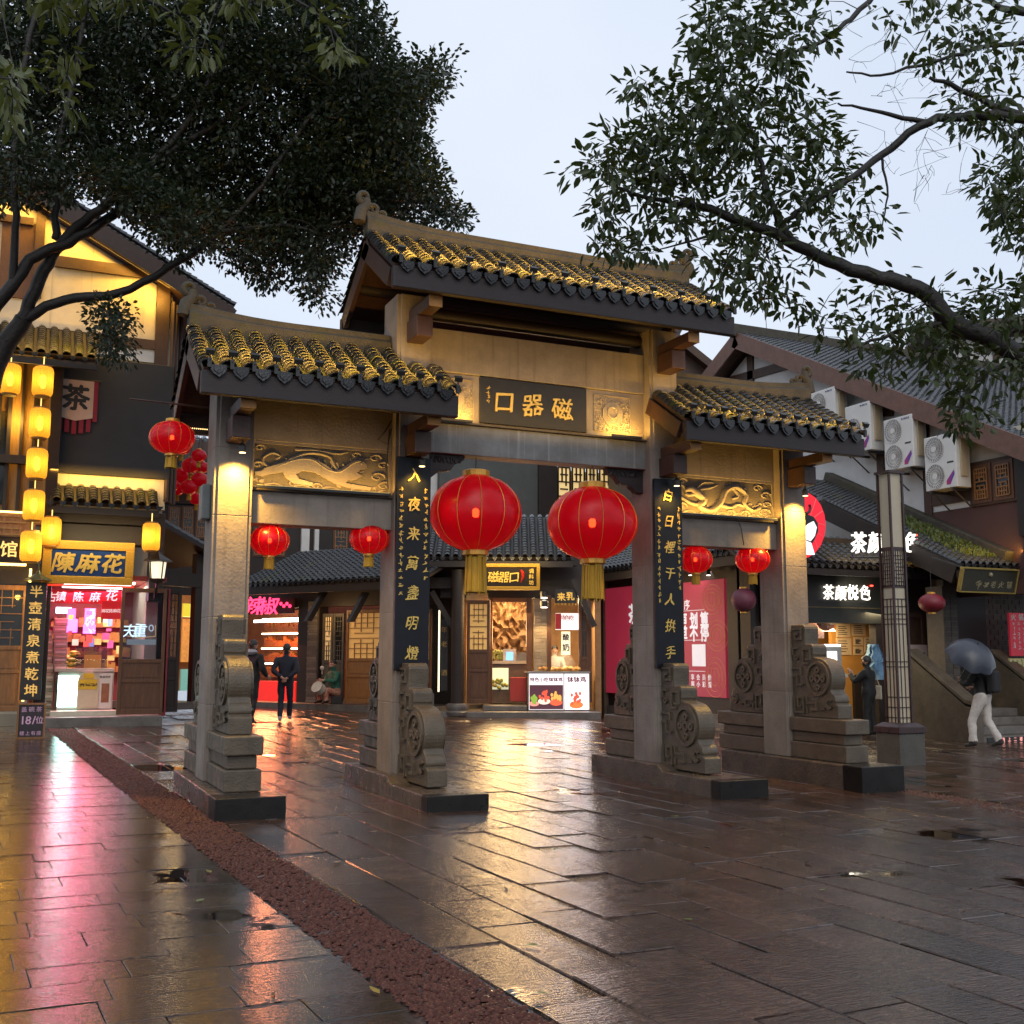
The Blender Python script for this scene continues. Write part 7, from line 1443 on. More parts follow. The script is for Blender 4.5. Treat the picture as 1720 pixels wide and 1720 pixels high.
# ---------------------------------------------------------------- outdoor units
M_AC = mat('ac_white', (.62, .62, .60), (.55, .55, .53), scale=2, rough=.45); M_GRL = mat('fan_grille', (.22, .22, .22), (.17, .17, .17), rough=.4)
def ac(u0, v0, u1, v1, fans, label):
    d = .62; a0, a1, z0, z1 = R.rect(u0, v0, u1, v1, d); t = thing('air_conditioner', label, 'air conditioner', R.P((a0 + a1) / 2, z0, .4), 'outdoor units on the gable wall')
    mb = MB(); R.sbox(mb, a0, a1, z0, z1, .18, d); part('casing', mb, M_AC, t, bevel=.02); W, H = a1 - a0, z1 - z0; r = min(W * .30, H * .46 / fans); mb0 = MB()
    for k in range(fans):
        cz = z1 - H * (.5 + k) / fans if fans > 1 else (z0 + z1) / 2; ca = a0 + W * .33; c = R.P(ca, cz, d)
        mb = MB(); mb.prism([(r * math.cos(j * .262), r * math.sin(j * .262)) for j in range(24)], c, R.e, R.up, R.n, .001, .012); g = part('fan_grille', mb, M_GRL, t)
        mb = MB()
        for j in range(28):
            an = j * .2244; p = c + R.n * .013; mb.tube([p + (R.e * math.cos(an + .5 * q) + R.up * math.sin(an + .5 * q)) * r * q for q in (.25, .5, .75, .98)], .007, 3)
        for q in (.5, .75, 1): mb.tube([c + R.n * .013 + (R.e * math.cos(j * .33) + R.up * math.sin(j * .33)) * r * q for j in range(20)], .006, 3)
        part('grille_wire', mb, M_AC, g); mb = MB(); mb.prism([(r * .24 * math.cos(j * .5), r * .24 * math.sin(j * .5)) for j in range(13)], c, R.e, R.up, R.n, .012, .03); part('fan_hub', mb, M_AC, g)
    mb = MB(); c = R.P(a0 + W * .80, z1 - H * .06, d + .002); line_text(mb, 'GREE', c, R.e, R.up, .065, .05, .003, bold=2); mb.ball(c - R.e * .14, .022, 5); part('logo', mb, mat('logo_blue', (.02, .03, .16), (.02, .03, .16)), t)
    mb = MB(); q0, q1 = R.P(a0 + W * .68, z0 + H * .06, d + .003), R.P(a0 + W * .94, z0 + H * .24, d + .003); mb.add([q0, q0 + R.e * W * .12, q1 + R.e * 0, q1 - R.e * W * .02 + R.up * .10, q0 + R.up * .10], [(0, 1, 2, 3, 4)]); part('sticker', mb, mat('sticker', (.5, .02, .05), (.06, .04, .35), scale=3.5, detail=0), t)
    mb = MB(); R.sbox(mb, a0 + W * .72, a0 + W * .92, z0 + H * .45, z0 + H * .48, d + .001, d + .004); part('badge', mb, mat('ink_black', (0, 0, 0)), t)
    mb = MB(); R.sbox(mb, a1 + .002, a1 + .05, z0 + H * .2, z1 - H * .1, .3, .5); part('pipe_cover', mb, mat('cream_cover', (.45, .36, .24), (.4, .32, .2)), t)
    for x in (a0 + .15, a1 - .15): mb = MB(); R.sbox(mb, x - .025, x + .025, z0 - .06, z0 - .003, .0, d); mb.tube([R.P(x, z0 - .05, d - .05), R.P(x, z0 - .45, .02)], .02, 5); part('bracket', mb, M_FIX, t)
ac(1363, 654, 1403, 742, 2, 'white outdoor unit half hidden behind the finial of the right roof'); ac(1420, 678, 1462, 760, 1, 'white single-fan outdoor unit between the finial and the next unit'); ac(1485, 700, 1534, 788, 2, 'white twin-fan outdoor unit second from the wooden window'); ac(1553, 730, 1606, 822, 2, 'white twin-fan outdoor unit nearest the wooden window')
# --- far white house behind the tree
FH = Fac((20, 20), (.8, -.6)); t = thing('far_house', 'far white timbered house behind the right tree', 'building', (20, 21, 0)); 
a0, a1, z0, z1 = FH.rect(1590, 560, 1790, 900); mb = MB(); FH.sbox(mb, a0, a1, 0, z1, -4, 0); part('wall', mb, M_PLASW, t)
for (u0, v0, u1, v1) in ((1590, 555, 1790, 566), (1590, 640, 1790, 650), (1670, 560, 1680, 700)): pbox(t, FH, 'timber', M_BEAM, u0, v0, u1, v1, .0, .06)
mb = MB(); FH.sbox(mb, a0 - 1.0, a1, z1, z1 + .3, -5, 1); part('roof', mb, M_BEAM, t)
# ---------------------------------------------------------------- lamp pillar
c = G(1517, 1286); c = c + np.array([.22, .27, 0]); c[2] = gz(c[0], c[1]); t = thing('lamp_pillar', 'tall square lamp pillar with cream panels in dark lattice', 'lamp pillar', c); zt = at(1485, 787, (c - CAM) @ _fw)[2]; zb = at(1500, 1214, (c - CAM) @ _fw)[2]
mb = MB(); mb.lathe([(.37, -.03), (.37, zb - c[2] - .16)], c, 4); mbv = np.array(mb.v) - c; th = math.pi / 4; mb.v = [tuple(c + np.array([p[0] * math.cos(th) - p[1] * math.sin(th), p[0] * math.sin(th) + p[1] * math.cos(th), p[2]])) for p in mbv]; part('base', mb, mat('pillar_base', (.075, .072, .062), (.05, .048, .04), rough=.4, rvar=.15), t, bevel=.012)
def sq(name, r0, r1, z0, z1, m, **k): mb = MB(); mb.add([(c[0] + s1 * r0, c[1] + s2 * r0, z0) for s1, s2 in ((-1, -1), (1, -1), (1, 1), (-1, 1))] + [(c[0] + s1 * r1, c[1] + s2 * r1, z1) for s1, s2 in ((-1, -1), (1, -1), (1, 1), (-1, 1))], MB.BF); return part(name, mb, m, t, **k)
M_PLM = mat('plum_metal', (.035, .014, .014), (.024, .010, .010), rough=.35, rvar=.1)
sq('collar', .285, .285, zb - .158, zb - .06, M_PLM, bevel=.008); sq('collar', .27, .19, zb - .058, zb, M_PLM); hw = .135
sq('core', hw - .02, hw - .02, zb + .001, zt, mat('cream_panel', (.40, .35, .26), (.34, .30, .22), scale=2, rough=.5, emit=(1, .9, .7), estr=.02))
for s1 in (-1, 1):
    for s2 in (-1, 1): mb = MB(); mb.box(c[0] + s1 * hw - .016, c[0] + s1 * hw + .016, c[1] + s2 * hw - .016, c[1] + s2 * hw + .016, zb + .002, zt + .005); part('corner_post', mb, M_PLM, t)
sq('cap', hw + .035, hw + .035, zt + .006, zt + .05, M_PLM); mb = MB(); H = zt - zb
for dx, dy in ((0, -1), (-1, 0), (1, 0), (0, 1)):
    ex = np.array([-dy, dx, 0.]) if dx == 0 else np.array([0, -1., 0]); nn3 = np.array([dx, dy, 0.]); O = c + nn3 * (hw - .019); O[2] = 0
    def bar(x0, x1, z0, z1): mb.frame(O, ex, nn3, (0, 0, 1), x0, x1, 0, .012, z0, z1)
    zl = zb + H * .49
    for x in (-.04, .04): bar(x - .006, x + .006, zb, zl)
    for f_ in (.02, .06, .10, .22, .24, .39, .41, .43, .49, .46): z = zb + H * f_; bar(-hw, hw, z - .007, z + .007)
    for k in range(9):
        z = zb + H * (.545 + .015 * k); bar(-hw + .03 + .05 * (k % 2), hw - .03 - .04 * ((k + 1) % 2), z - .006, z + .006)
    for x in (-.09, -.05, 0, .05, .09): bar(x - .007, x + .007, zb + H * .54, zb + H * .685)
    bar(-hw, hw, zb + H * .535, zb + H * .545); bar(-hw, hw, zb + H * .685, zb + H * .70)
part('lattice', mb, M_PLM, t)
# ================================================================ TREES
def inpoly(p, poly):
    x, y = p; c = False; n = len(poly)
    for i in range(n):
        (x1, y1), (x2, y2) = poly[i], poly[i - 1]
        if (y1 > y) != (y2 > y) and x < (x2 - x1) * (y - y1) / (y2 - y1) + x1: c = not c
    return c
def leaf_mat(name, c1, c2):
    m = mat(name, c1, c2, scale=1.2, rough=.42, spec=.4); t = m.node_tree; b = t.nodes['Principled BSDF']
    tl = t.nodes.new('ShaderNodeBsdfTranslucent'); tl.inputs[0].default_value = (c2[0] * 1.5, c2[1] * 1.5, c2[2], 1); x = t.nodes.new('ShaderNodeMixShader'); x.inputs[0].default_value = .22
    t.links.new(b.outputs[0], x.inputs[1]); t.links.new(tl.outputs[0], x.inputs[2]); t.links.new(x.outputs[0], t.nodes['Material Output'].inputs[0]); return m
M_BARK = mat('wet_bark', (.016, .012, .009), (.008, .006, .005), scale=9, rough=.6, bump=.6, bscale=25)
def leaves_mesh(C, n_per, rad, ll, lw, droop, flat, jl=.35):
    """C: cluster centres (k,3) with outward dirs (k,3)"""
    C, Dv = C; k = len(C); N = k * n_per
    c = np.repeat(C, n_per, 0); dv = np.repeat(Dv, n_per, 0)
    off = RNG.normal(size=(N, 3)); off /= np.linalg.norm(off, axis=1)[:, None]; off *= (RNG.random(N) ** .5)[:, None] * np.array(rad)
    d = off / (np.linalg.norm(off, axis=1)[:, None] + 1e-6) + dv * .8 + RNG.normal(size=(N, 3)) * .45; d[:, 2] -= droop; d /= np.linalg.norm(d, axis=1)[:, None]
    up = RNG.normal(size=(N, 3)) * flat; up[:, 2] += 1; s = np.cross(d, up); s /= np.linalg.norm(s, axis=1)[:, None] + 1e-6; nn = np.cross(s, d)
    L = ll * (1 + jl * RNG.uniform(-1, 1, N))[:, None]; Wd = lw * (1 + jl * RNG.uniform(-1, 1, N))[:, None]; b = c + off
    V = np.stack([b, b + d * L * .3 + s * Wd * .42 + nn * Wd * .14, b + d * L * .66 + s * Wd * .40 + nn * Wd * .10 - nn * L * .03, b + d * L - nn * L * .10, b + d * L * .66 - s * Wd * .40 + nn * Wd * .10 - nn * L * .03, b + d * L * .3 - s * Wd * .42 + nn * Wd * .14], 1).reshape(-1, 3)
    i = np.arange(N)[:, None] * 6; F = np.concatenate([np.concatenate([i, i + 1, i + 2, i + 3], 1), np.concatenate([i, i + 3, i + 4, i + 5], 1)], 0)
    return V, F
def np_mesh(name, V, F, m):
    me = bpy.data.meshes.new(name); me.vertices.add(len(V)); me.vertices.foreach_set('co', V.astype(np.float32).ravel()); nf = len(F); me.loops.add(nf * 4); me.polygons.add(nf)
    me.loops.foreach_set('vertex_index', F.astype(np.int32).ravel()); me.polygons.foreach_set('loop_start', np.arange(0, nf * 4, 4, dtype=np.int32)); me.materials.append(m); me.update(calc_edges=True); me.validate(); return me
def smooth_path(P, k=5):
    P = [np.asarray(p, float) for p in P]; Q = []
    for i in range(len(P) - 1):
        p0, p1, p2, p3 = P[max(i - 1, 0)], P[i], P[i + 1], P[min(i + 2, len(P) - 1)]
        for j in range(k): t = j / k; Q.append(.5 * (2 * p1 + (p2 - p0) * t + (2 * p0 - 5 * p1 + 4 * p2 - p3) * t * t + (3 * p1 - p0 - 3 * p2 + p3) * t ** 3))
    Q.append(P[-1]); return Q
def build_tree(label, base, trunk, limbs, zones, D, Dj, nclu, n_per, rad, ll, lw, mleaf, droop, twig_r, flat=.6):
    t = thing('tree', label, 'tree', base); nodes = []
    def br(P, r0, r1, name, par, n=8):
        Q = smooth_path(P); mb = MB(); k = len(Q); jt = [q + RNG.normal(size=3) * min(r0, .04) * .25 for q in Q]; mb.tube(jt, [r0 + (r1 - r0) * i / (k - 1) for i in range(k)], n); nodes.extend(Q); return part(name, mb, M_BARK, par, smooth=60)
    tr = br(trunk[0], trunk[1], trunk[2], 'trunk', t, 12); nodes.clear(); nodes.append(np.asarray(trunk[0][-1]))
    for P, r0, r1 in limbs: br(P, r0, r1, 'limb', tr)
    # clusters
    cl = []
    for poly, dens, dshift in zones:
        us = [p[0] for p in poly]; vs = [p[1] for p in poly]; ar = 0; n = int(nclu * dens)
        while n > 0:
            u, v = random.uniform(min(us), max(us)), random.uniform(min(vs), max(vs))
            if inpoly((u, v), poly): cl.append(at(u, v, D + dshift + random.uniform(-Dj, Dj))); n -= 1
    cl = np.array(cl); nd = np.array(nodes); root = nodes[0]
    dist = np.min(np.linalg.norm(cl[:, None] - nd[None], axis=2), axis=1); order = np.argsort(dist); pts = [p for p in nd]; tw = MB(); dirs = np.zeros_like(cl)
    arr = np.zeros((len(nd) + len(cl), 3)); arr[:len(nd)] = nd; m = len(nd)
    for i in order:
        c = cl[i]; dd = np.linalg.norm(arr[:m] - c, axis=1); q = arr[np.argmin(dd)]; L = np.linalg.norm(c - q); dirs[i] = (c - q) / (L + 1e-6)
        mid = (c + q) / 2 + np.array([0, 0, .06 * L]) + RNG.normal(size=3) * .06 * L; tw.tube([q, mid, c], [twig_r * min(2.2, .8 + L * .8), twig_r * .8, twig_r * .4], 4, cap=False); arr[m] = c; m += 1
    part('twigs', tw, M_BARK, t, kind='stuff')
    V, F = leaves_mesh((cl, dirs), n_per, rad, ll, lw, droop, flat); me = np_mesh('crown', V - np.asarray(base), F, mleaf); o = bpy.data.objects.new('crown', me); COL.objects.link(o); o.parent = t
    return t
# left banyan in front of the tea house
D = 16.
bs = G(-90, 1270)
base = at(-75, 1000, D); base[2] = gz(base[0], base[1]) - .05
A = lambda u, v, d=0: at(u, v, D + d)
trunk = ([base, A(-60, 900), A(-35, 720), A(-5, 610), A(40, 535)], .22, .125)
limbs = [([A(40, 535), A(110, 503), A(200, 492), A(300, 440), A(370, 390), A(450, 300)], .085, .035), ([A(450, 300), A(520, 200), A(600, 120)], .05, .02), ([A(370, 390), A(480, 380), A(560, 400)], .05, .02),
         ([A(40, 535), A(75, 455), A(110, 400), A(170, 350), A(260, 270), A(330, 180), A(380, 60)], .10, .035), ([A(-40, 560, -.3), A(20, 480, -.3), A(60, 430, -.2), A(130, 400), A(240, 330, .4), A(360, 280, .6), A(520, 270, 1), A(660, 200, 1.2), A(720, 130, 1.2)], .10, .025),
         ([A(20, 480, -.3), A(27, 400, -.4), A(25, 300, -.5), A(35, 150, -.6), A(60, 20, -.6)], .06, .035), ([A(95, 400), A(95, 330), A(98, 250, -.2), A(130, 110, -.2), A(150, -40)], .06, .035), ([A(360, 280, .6), A(560, 330, 1.2), A(700, 340, 1.4), A(760, 365, 1.4)], .05, .02), ([A(260, 270), A(450, 150, .4), A(560, 40, .6)], .06, .03)]
P1 = [(-60, -40), (600, -40), (640, 30), (655, 90), (640, 140), (700, 105), (765, 90), (745, 150), (700, 170), (748, 225), (690, 240), (660, 260), (745, 290), (720, 330), (790, 372), (720, 375), (640, 360), (600, 395), (565, 420), (545, 520), (500, 470), (520, 400), (470, 420), (455, 480), (395, 465), (420, 400), (330, 410), (300, 440), (260, 390), (180, 340), (90, 250), (-60, 260)]
PE = [(560, 60), (640, 120), (740, 110), (700, 220), (730, 300), (780, 370), (600, 390), (560, 480), (480, 430), (430, 460), (380, 430), (480, 330)]
P2 = [(-60, -40), (560, -40), (620, 100), (640, 300), (560, 380), (400, 390), (280, 330), (100, 230), (-60, 220)]
P3 = [(-60, 230), (80, 240), (150, 290), (120, 330), (60, 330), (-60, 360)]
P4 = [(165, 520), (195, 505), (215, 560), (205, 600), (180, 590)]
P5 = [(90, 240), (330, 330), (380, 420), (300, 400), (200, 330)]
build_tree('large dark evergreen tree arching over the tea house on the left', base, trunk, limbs, [(P1, .66, 1.0), (PE, .20, 1.0), (P2, .30, 1.6), (P3, .05, 0), (P4, .012, 0), (P5, .05, 0)], D, 1.5, 2300, 44, (.30, .30, .24), .082, .048, leaf_mat('banyan_leaf', (.008, .015, .007), (.021, .034, .016)), .1, .010)
# near branch with longer leaves, top left
D = 6.5
nb = at(-420, 900, D); nb[2] = gz(nb[0], nb[1]); A = lambda u, v, d=0: at(u, v, D + d)
build_tree('nearer tree hanging long olive leaves into the top left corner', nb, ([nb, A(-400, 600), A(-330, 200), A(-200, -60)], .16, .09), [([A(-200, -60), A(-40, -20), A(150, -40), A(330, -30), A(520, -50)], .05, .012), ([A(-200, -60), A(-90, 60), A(-10, 90), A(20, 120)], .03, .008), ([A(150, -40), A(270, 10), A(320, 45)], .012, .004), ([A(430, -40), A(540, 30), A(590, 100)], .012, .004)],
           [([(-40, -60), (560, -60), (560, 20), (480, 30), (390, 20), (330, 40), (250, 10), (60, 30), (-40, 60)], .62, 0), ([(-30, 60), (30, 80), (60, 140), (40, 210), (-20, 170)], .12, -1.5), ([(290, 20), (345, 30), (340, 90), (310, 80)], .07, 0), ([(540, 20), (590, 60), (600, 130), (575, 120)], .07, 0), ([(370, -10), (415, 0), (410, 35), (380, 30)], .05, 0), ([(90, 60), (140, 90), (130, 200), (100, 160)], .08, .5)],
           D, .5, 75, 11, (.10, .10, .08), .095, .034, leaf_mat('olive_leaf', (.045, .06, .012), (.085, .10, .02)), .75, .004)
# right tree
D = 10.
rb = at(2150, 1250, D); rb[2] = gz(rb[0], rb[1]); A = lambda u, v, d=0: at(u, v, D + d)
limbs = [([A(1950, 760), A(1720, 600), A(1600, 540), A(1540, 485), A(1430, 452), A(1340, 412), A(1250, 372), A(1160, 345)], .105, .035), ([A(1160, 345), A(1080, 330), A(1010, 300)], .03, .008), ([A(1330, 405), A(1290, 330), A(1270, 240), A(1230, 160)], .035, .01),
         ([A(1980, 300, .4), A(1720, 200, .3), A(1640, 197, .3), A(1560, 205, .2), A(1480, 260, .2), A(1420, 305), A(1350, 350), A(1310, 380)], .055, .02), ([A(1720, 200, .3), A(1630, 160, .3), A(1560, 128, .3)], .04, .015), ([A(1560, 205, .2), A(1480, 190, .2), A(1405, 173, .1)], .028, .008),
         ([A(1980, 120, .5), A(1720, 76, .4), A(1620, 88, .4), A(1500, 122, .3), A(1420, 122, .3)], .03, .008), ([A(1900, -30, .5), A(1720, 20, .4), A(1640, -10, .3)], .05, .02), ([A(1500, -40, .3), A(1430, 30, .2), A(1380, 70), A(1300, 90), A(1240, 70)], .03, .008),
         ([A(1600, 540), A(1500, 560), A(1420, 590)], .03, .008), ([A(1720, 600), A(1640, 640), A(1610, 700)], .03, .008), ([A(1250, 372), A(1180, 400), A(1110, 420)], .02, .006), ([A(1480, 260, .2), A(1490, 330, .2), A(1480, 390, .2)], .014, .004)]
ZA = [(932, 272), (960, 245), (1030, 215), (1045, 140), (1090, 135), (1130, 120), (1170, 40), (1190, -40), (1400, -40), (1400, 70), (1330, 130), (1310, 250), (1400, 300), (1340, 380), (1290, 450), (1330, 530), (1250, 500), (1180, 480), (1150, 450), (990, 430), (1000, 360)]
build_tree('spreading tree with leafy branches reaching in from the right', rb, ([rb, A(2120, 1000), A(2050, 850), A(1950, 760)], .24, .13), limbs,
           [(ZA, .50, 0), ([(1170, -30), (1290, 0), (1280, 200), (1180, 330), (1060, 340), (1000, 300), (1060, 220), (1160, 120)], .20, .3), ([(1150, 350), (1330, 390), (1560, 480), (1740, 470), (1740, 700), (1640, 640), (1560, 660), (1450, 640), (1370, 560), (1320, 510), (1220, 480)], .15, 0), ([(1300, 60), (1420, 250), (1500, 380), (1400, 420), (1320, 300)], .10, 0), ([(1420, -20), (1740, -20), (1740, 160), (1600, 140), (1500, 60)], .075, .3), ([(1560, 150), (1740, 160), (1740, 260), (1600, 240)], .05, .3), ([(1640, 300), (1680, 260), (1740, 250), (1740, 420), (1690, 405)], .10, 0), ([(1590, 640), (1650, 640), (1660, 700), (1610, 730)], .025, 0), ([(1480, 480), (1720, 480), (1720, 640), (1500, 600)], .09, 0)],
           D, .9, 680, 9, (.16, .16, .13), .112, .047, leaf_mat('broad_leaf', (.016, .028, .007), (.045, .064, .016)), .55, .0045)
# bare twigs, top right
mb = MB()
for i in range(45):
    p = A(random.uniform(1430, 1640), random.uniform(40, 330), .2); 
    for k in range(3):
        q = p + RNG.normal(size=3) * [.12, .12, .12]; mb.tube([p, (p + q) / 2 + RNG.normal(size=3) * .02, q], [.003, .002, .0015], 3, cap=False); p = q
part('bare_twigs', mb, M_BARK, [o for o in bpy.data.objects if o.name.startswith('tree') and o.parent is None][-1], kind='stuff')
# fallen leaves on the paving
lf = MB(); lf.add([(0, 0, 0), (.018, .03, .006), (.014, .07, .004), (0, .1, .008), (-.014, .07, .006), (-.018, .03, .004)], [(0, 1, 2, 3), (0, 3, 4, 5)])
for cn, c1, lab in (('green', (.10, .13, .02), 'small green fallen leaf lying on the wet paving'), ('yellow', (.30, .20, .03), 'small yellow fallen leaf lying on the wet paving'), ('brown', (.06, .025, .012), 'small brown fallen leaf lying on the wet paving')):
    me = mesh_of(lf, (0, 0, 0), mat('fallen_%s' % cn, c1, rough=.35), 'fallen_leaf')
    for i in range(10):
        u, v = random.uniform(250, 1700), 1340 + 370 * random.random() ** 1.3; p = G(u, v)
        if (abs(p[0] + b_) < .5 or abs(abs(p[0]) - a_) < .5 or abs(p[0] - b_) < .5) and -2.6 < p[1] < 1.4: continue
        o = bpy.data.objects.new('fallen_leaf', me); COL.objects.link(o); o.location = (p[0], p[1], gz(p[0], p[1]) + .008); o.rotation_euler = (random.uniform(-.15, .15), random.uniform(-.15, .15), random.uniform(0, 6.28)); o.scale = (random.uniform(.6, 1.1),) * 3
        o['label'] = lab; o['category'] = 'leaf'; o['group'] = cn + ' leaves on the paving'
# ================================================================ PEOPLE
SKIN = mat('skin', (.42, .24, .16), (.38, .21, .14), rough=.5)
def pm(n, c): return mat('cloth_' + n, c, tuple(x * .75 for x in c), scale=14, rough=.8, bump=.35, bscale=30)
M_HAIR = mat('black_hair', (.010, .009, .009), (.016, .014, .013), rough=.45, bump=.5, bscale=60)
def person(kind, loc, head, mats, label, scale=1., hair='short'):
    V, F, mi, J = BODY[kind]; loc = np.array(loc, float); ca, sa_ = math.cos(head), math.sin(head)
    def X(p): p = np.asarray(p, float) * scale; return loc + np.array([p[..., 0] * ca - p[..., 1] * sa_, p[..., 0] * sa_ + p[..., 1] * ca, p[..., 2]]).T
    mb = MB(); W = X(V.T.T) if V.ndim == 1 else loc + np.stack([(V[:, 0] * ca - V[:, 1] * sa_) * scale, (V[:, 0] * sa_ + V[:, 1] * ca) * scale, V[:, 2] * scale], 1)
    mb.v = [tuple(p) for p in W]; mb.f = list(F); mb.m = list(mi)
    t = thing('person', label, 'person', loc); bo = part('body', mb, mats, t, smooth=180)
    R3 = lambda p: loc + scale * np.array([p[0] * ca - p[1] * sa_, p[0] * sa_ + p[1] * ca, p[2]])
    h = J['h2'][0]; mb = MB(); n, k = 14, 8
    for i in range(k + 1):
        el = math.pi * (.5 - .62 * i / k)
        for q in range(n):
            az = 2 * math.pi * q / n; front = max(0, math.sin(az)); e2 = el if not (front > .3 and el < .25) else max(el, .25); r = .094 if hair != 'bald' else .0
            p = h + np.array([r * math.cos(e2) * math.cos(az), .108 * math.cos(e2) * math.sin(az) - .006, .108 * math.sin(e2) + .012]); mb.v.append(tuple(R3(p)))
    mb.f = [(i * n + q, i * n + (q + 1) % n, (i + 1) * n + (q + 1) % n, (i + 1) * n + q) for i in range(k) for q in range(n)]; mb.m = [0] * len(mb.f)
    if hair != 'bald': part('hair', mb, M_HAIR, t, smooth=60)
    for s in (-1, 1):
        mb = MB(); mb.ball(R3(J['h1'][0] + np.array([s * .034, .078, .055])), .010 * scale, 5); part('eye', mb, M_HAIR, bo)
    mb = MB(); mb.ball(R3(J['h1'][0] + np.array([0, .080, -.02])), .012 * scale, 5, sx=1.6, sz=.5); part('mouth', mb, mat('lip', (.25, .08, .07), (.2, .06, .05)), bo)
    return t, R3, J
NAVY = pm('navy', (.012, .015, .028)); BLK = pm('black', (.010, .010, .011)); SHOE_ = pm('shoe', (.05, .045, .04)); WHITE = pm('white', (.60, .55, .50)); GREEN = pm('green', (.02, .11, .075)); GREY = pm('hood_grey', (.32, .32, .34))
M_FLOR = mat('floral_cloth', (.5, .33, .2), (.32, .04, .05), scale=22, rough=.8, detail=2); WSHOE = pm('white_shoe', (.45, .43, .42))
# walking man
p = G(478, 1213); t, R3, J = person('stroll', p, -YAW + .05, [SKIN, NAVY, pm('dark_jean', (.016, .018, .032)), WSHOE], 'man in navy jacket strolling away with hands clasped behind', 1.0)
# hooded man behind the leftmost column
p = at(422, 1150, 24.0); p[2] = gz(p[0], p[1]); t, R3, J = person('hood', p, -YAW - .5, [SKIN, BLK, BLK, SHOE_], 'person in black padded jacket half hidden behind the leftmost column', 1.04)
mb = MB(); mb.lathe([(.07, -.07), (.13, -.05), (.15, .0), (.10, .05), (.06, .06)], R3(J['nk'][0] + np.array([0, -.05, .0])), 14); part('hood', mb, GREY, t, smooth=60)
# umbrella man
p = G(1655, 1256); hd = -YAW + .75; t, R3, J = person('umbrella', p, hd, [SKIN, BLK, WHITE, SHOE_], 'man in black jacket and white trousers walking under an umbrella', 1.03)
mb = MB(); q = J['sp'][0]; 
for k, (z0, z1, y0, y1, w2) in enumerate(((1.02, 1.44, -.30, -.135, .15),)):
    P = [R3((sx * w2, y, z)) for sx in (-1, 1) for y in (y0, y1) for z in (z0, z1)]; P = [P[i] for i in (0, 4, 6, 2, 1, 5, 7, 3)]; mb.add(P, MB.BF)
o = part('backpack', mb, BLK, t, bevel=.05)
hnd = R3(J['Lpalm'][0]); top = at(1642, 1082, (p - CAM) @ _fw - .1); ut = thing('umbrella', 'grey blue umbrella tilted over the man in white trousers', 'umbrella', hnd)
ax = nrm(top - hnd); a1 = nrm(np.cross(ax, [1, .2, 0])); a2 = np.cross(ax, a1); mb = MB(); mb.tube([hnd - ax * .12, top + ax * .04], .009, 6); part('shaft', mb, M_FIX, ut)
n, k = 8, 6; mb = MB(); RU = .50
V = []
for i in range(k + 1):
    th_ = .0 + 1.12 * i / k; 
    for q in range(n * 4):
        az = 2 * math.pi * q / (n * 4); sc = 1 - .10 * (i / k) ** 2 * (.5 - .5 * math.cos(az * n)); rr = RU * math.sin(th_) / math.sin(1.12) * sc; zz = -.36 * (1 - math.cos(th_)) / (1 - math.cos(1.12)) + .02 * (i / k) * (.5 - .5 * math.cos(az * n)); V.append(top + a1 * rr * math.cos(az) + a2 * rr * math.sin(az) + ax * zz)
N4 = n * 4; mb.add(V, [(i * N4 + q, i * N4 + (q + 1) % N4, (i + 1) * N4 + (q + 1) % N4, (i + 1) * N4 + q) for i in range(k) for q in range(N4)]); part('canopy', mb, mat('umbrella_cloth', (.045, .052, .07), (.03, .036, .05), scale=3, rough=.35), ut, smooth=30)
for q in range(n):
    az = 2 * math.pi * (q) / n; mb = MB(); mb.tube([top + a1 * RU * math.sin(1.12 * i / 6) / math.sin(1.12) * .995 * math.cos(az) + a2 * RU * math.sin(1.12 * i / 6) / math.sin(1.12) * .995 * math.sin(az) + ax * (-.36 * (1 - math.cos(1.12 * i / 6)) / (1 - math.cos(1.12)) - .006) for i in range(7)], .004, 4); part('rib', mb, M_FIX, ut)
# woman at the tea shop counter
p = G(1462, 1229); p = at(1462, 1229, 23.7); p[2] = gz(p[0], p[1]); t, R3, J = person('phone', p, -YAW + .9, [SKIN, BLK, BLK, BLK], 'woman in black padded coat raising her hands at the tea shop', 1.0)
mb = MB(); c = R3((.0, .45, 1.45)); f5 = Fac((c[0], c[1]), (_r2[0], _r2[1])); 
b = thing('tote_bag', 'cream tote bag hanging from the woman in black', 'bag', R3((.30, -.05, .78))); mb = MB(); mb.frame(R3((.31, -.04, .78)), nrm(R3((0, 1, 0)) - R3((0, 0, 0))), nrm(R3((1, 0, 0)) - R3((0, 0, 0))), (0, 0, 1), -.13, .13, -.03, .03, 0, .30); part('pouch', mb, pm('cream_canvas', (.42, .37, .28)), b, bevel=.02)
mb = MB(); mb.tube([R3((.31, -.12, 1.08)), R3((.26, -.08, 1.25)), R3((.22, -.02, 1.43)), R3((.27, .05, 1.25)), R3((.31, .06, 1.08))], .012, 5); part('strap', mb, pm('cream_canvas', (0, 0, 0)), b)
mb = MB(); f6 = S; c = f6.sz(1477, 1100, .9)
rowsV = []
for i in range(9):
    z = f6.sz(1477, 1082 + i * 7.5, .9)[1]; half = (.05 + .17 * min(1, i / 2)) * (1 if i < 6 else 1 - .16 * (i - 5)) * (.85 + .25 * math.sin(i * 2.7))
    for q in range(9): aa = c[0] + (q / 8 - .5) * 2 * half + .015 * i; rowsV.append(f6.P(aa, z, .75 + .09 * math.sin(q * 2.3 + i * .5) + .03 * random.random()))
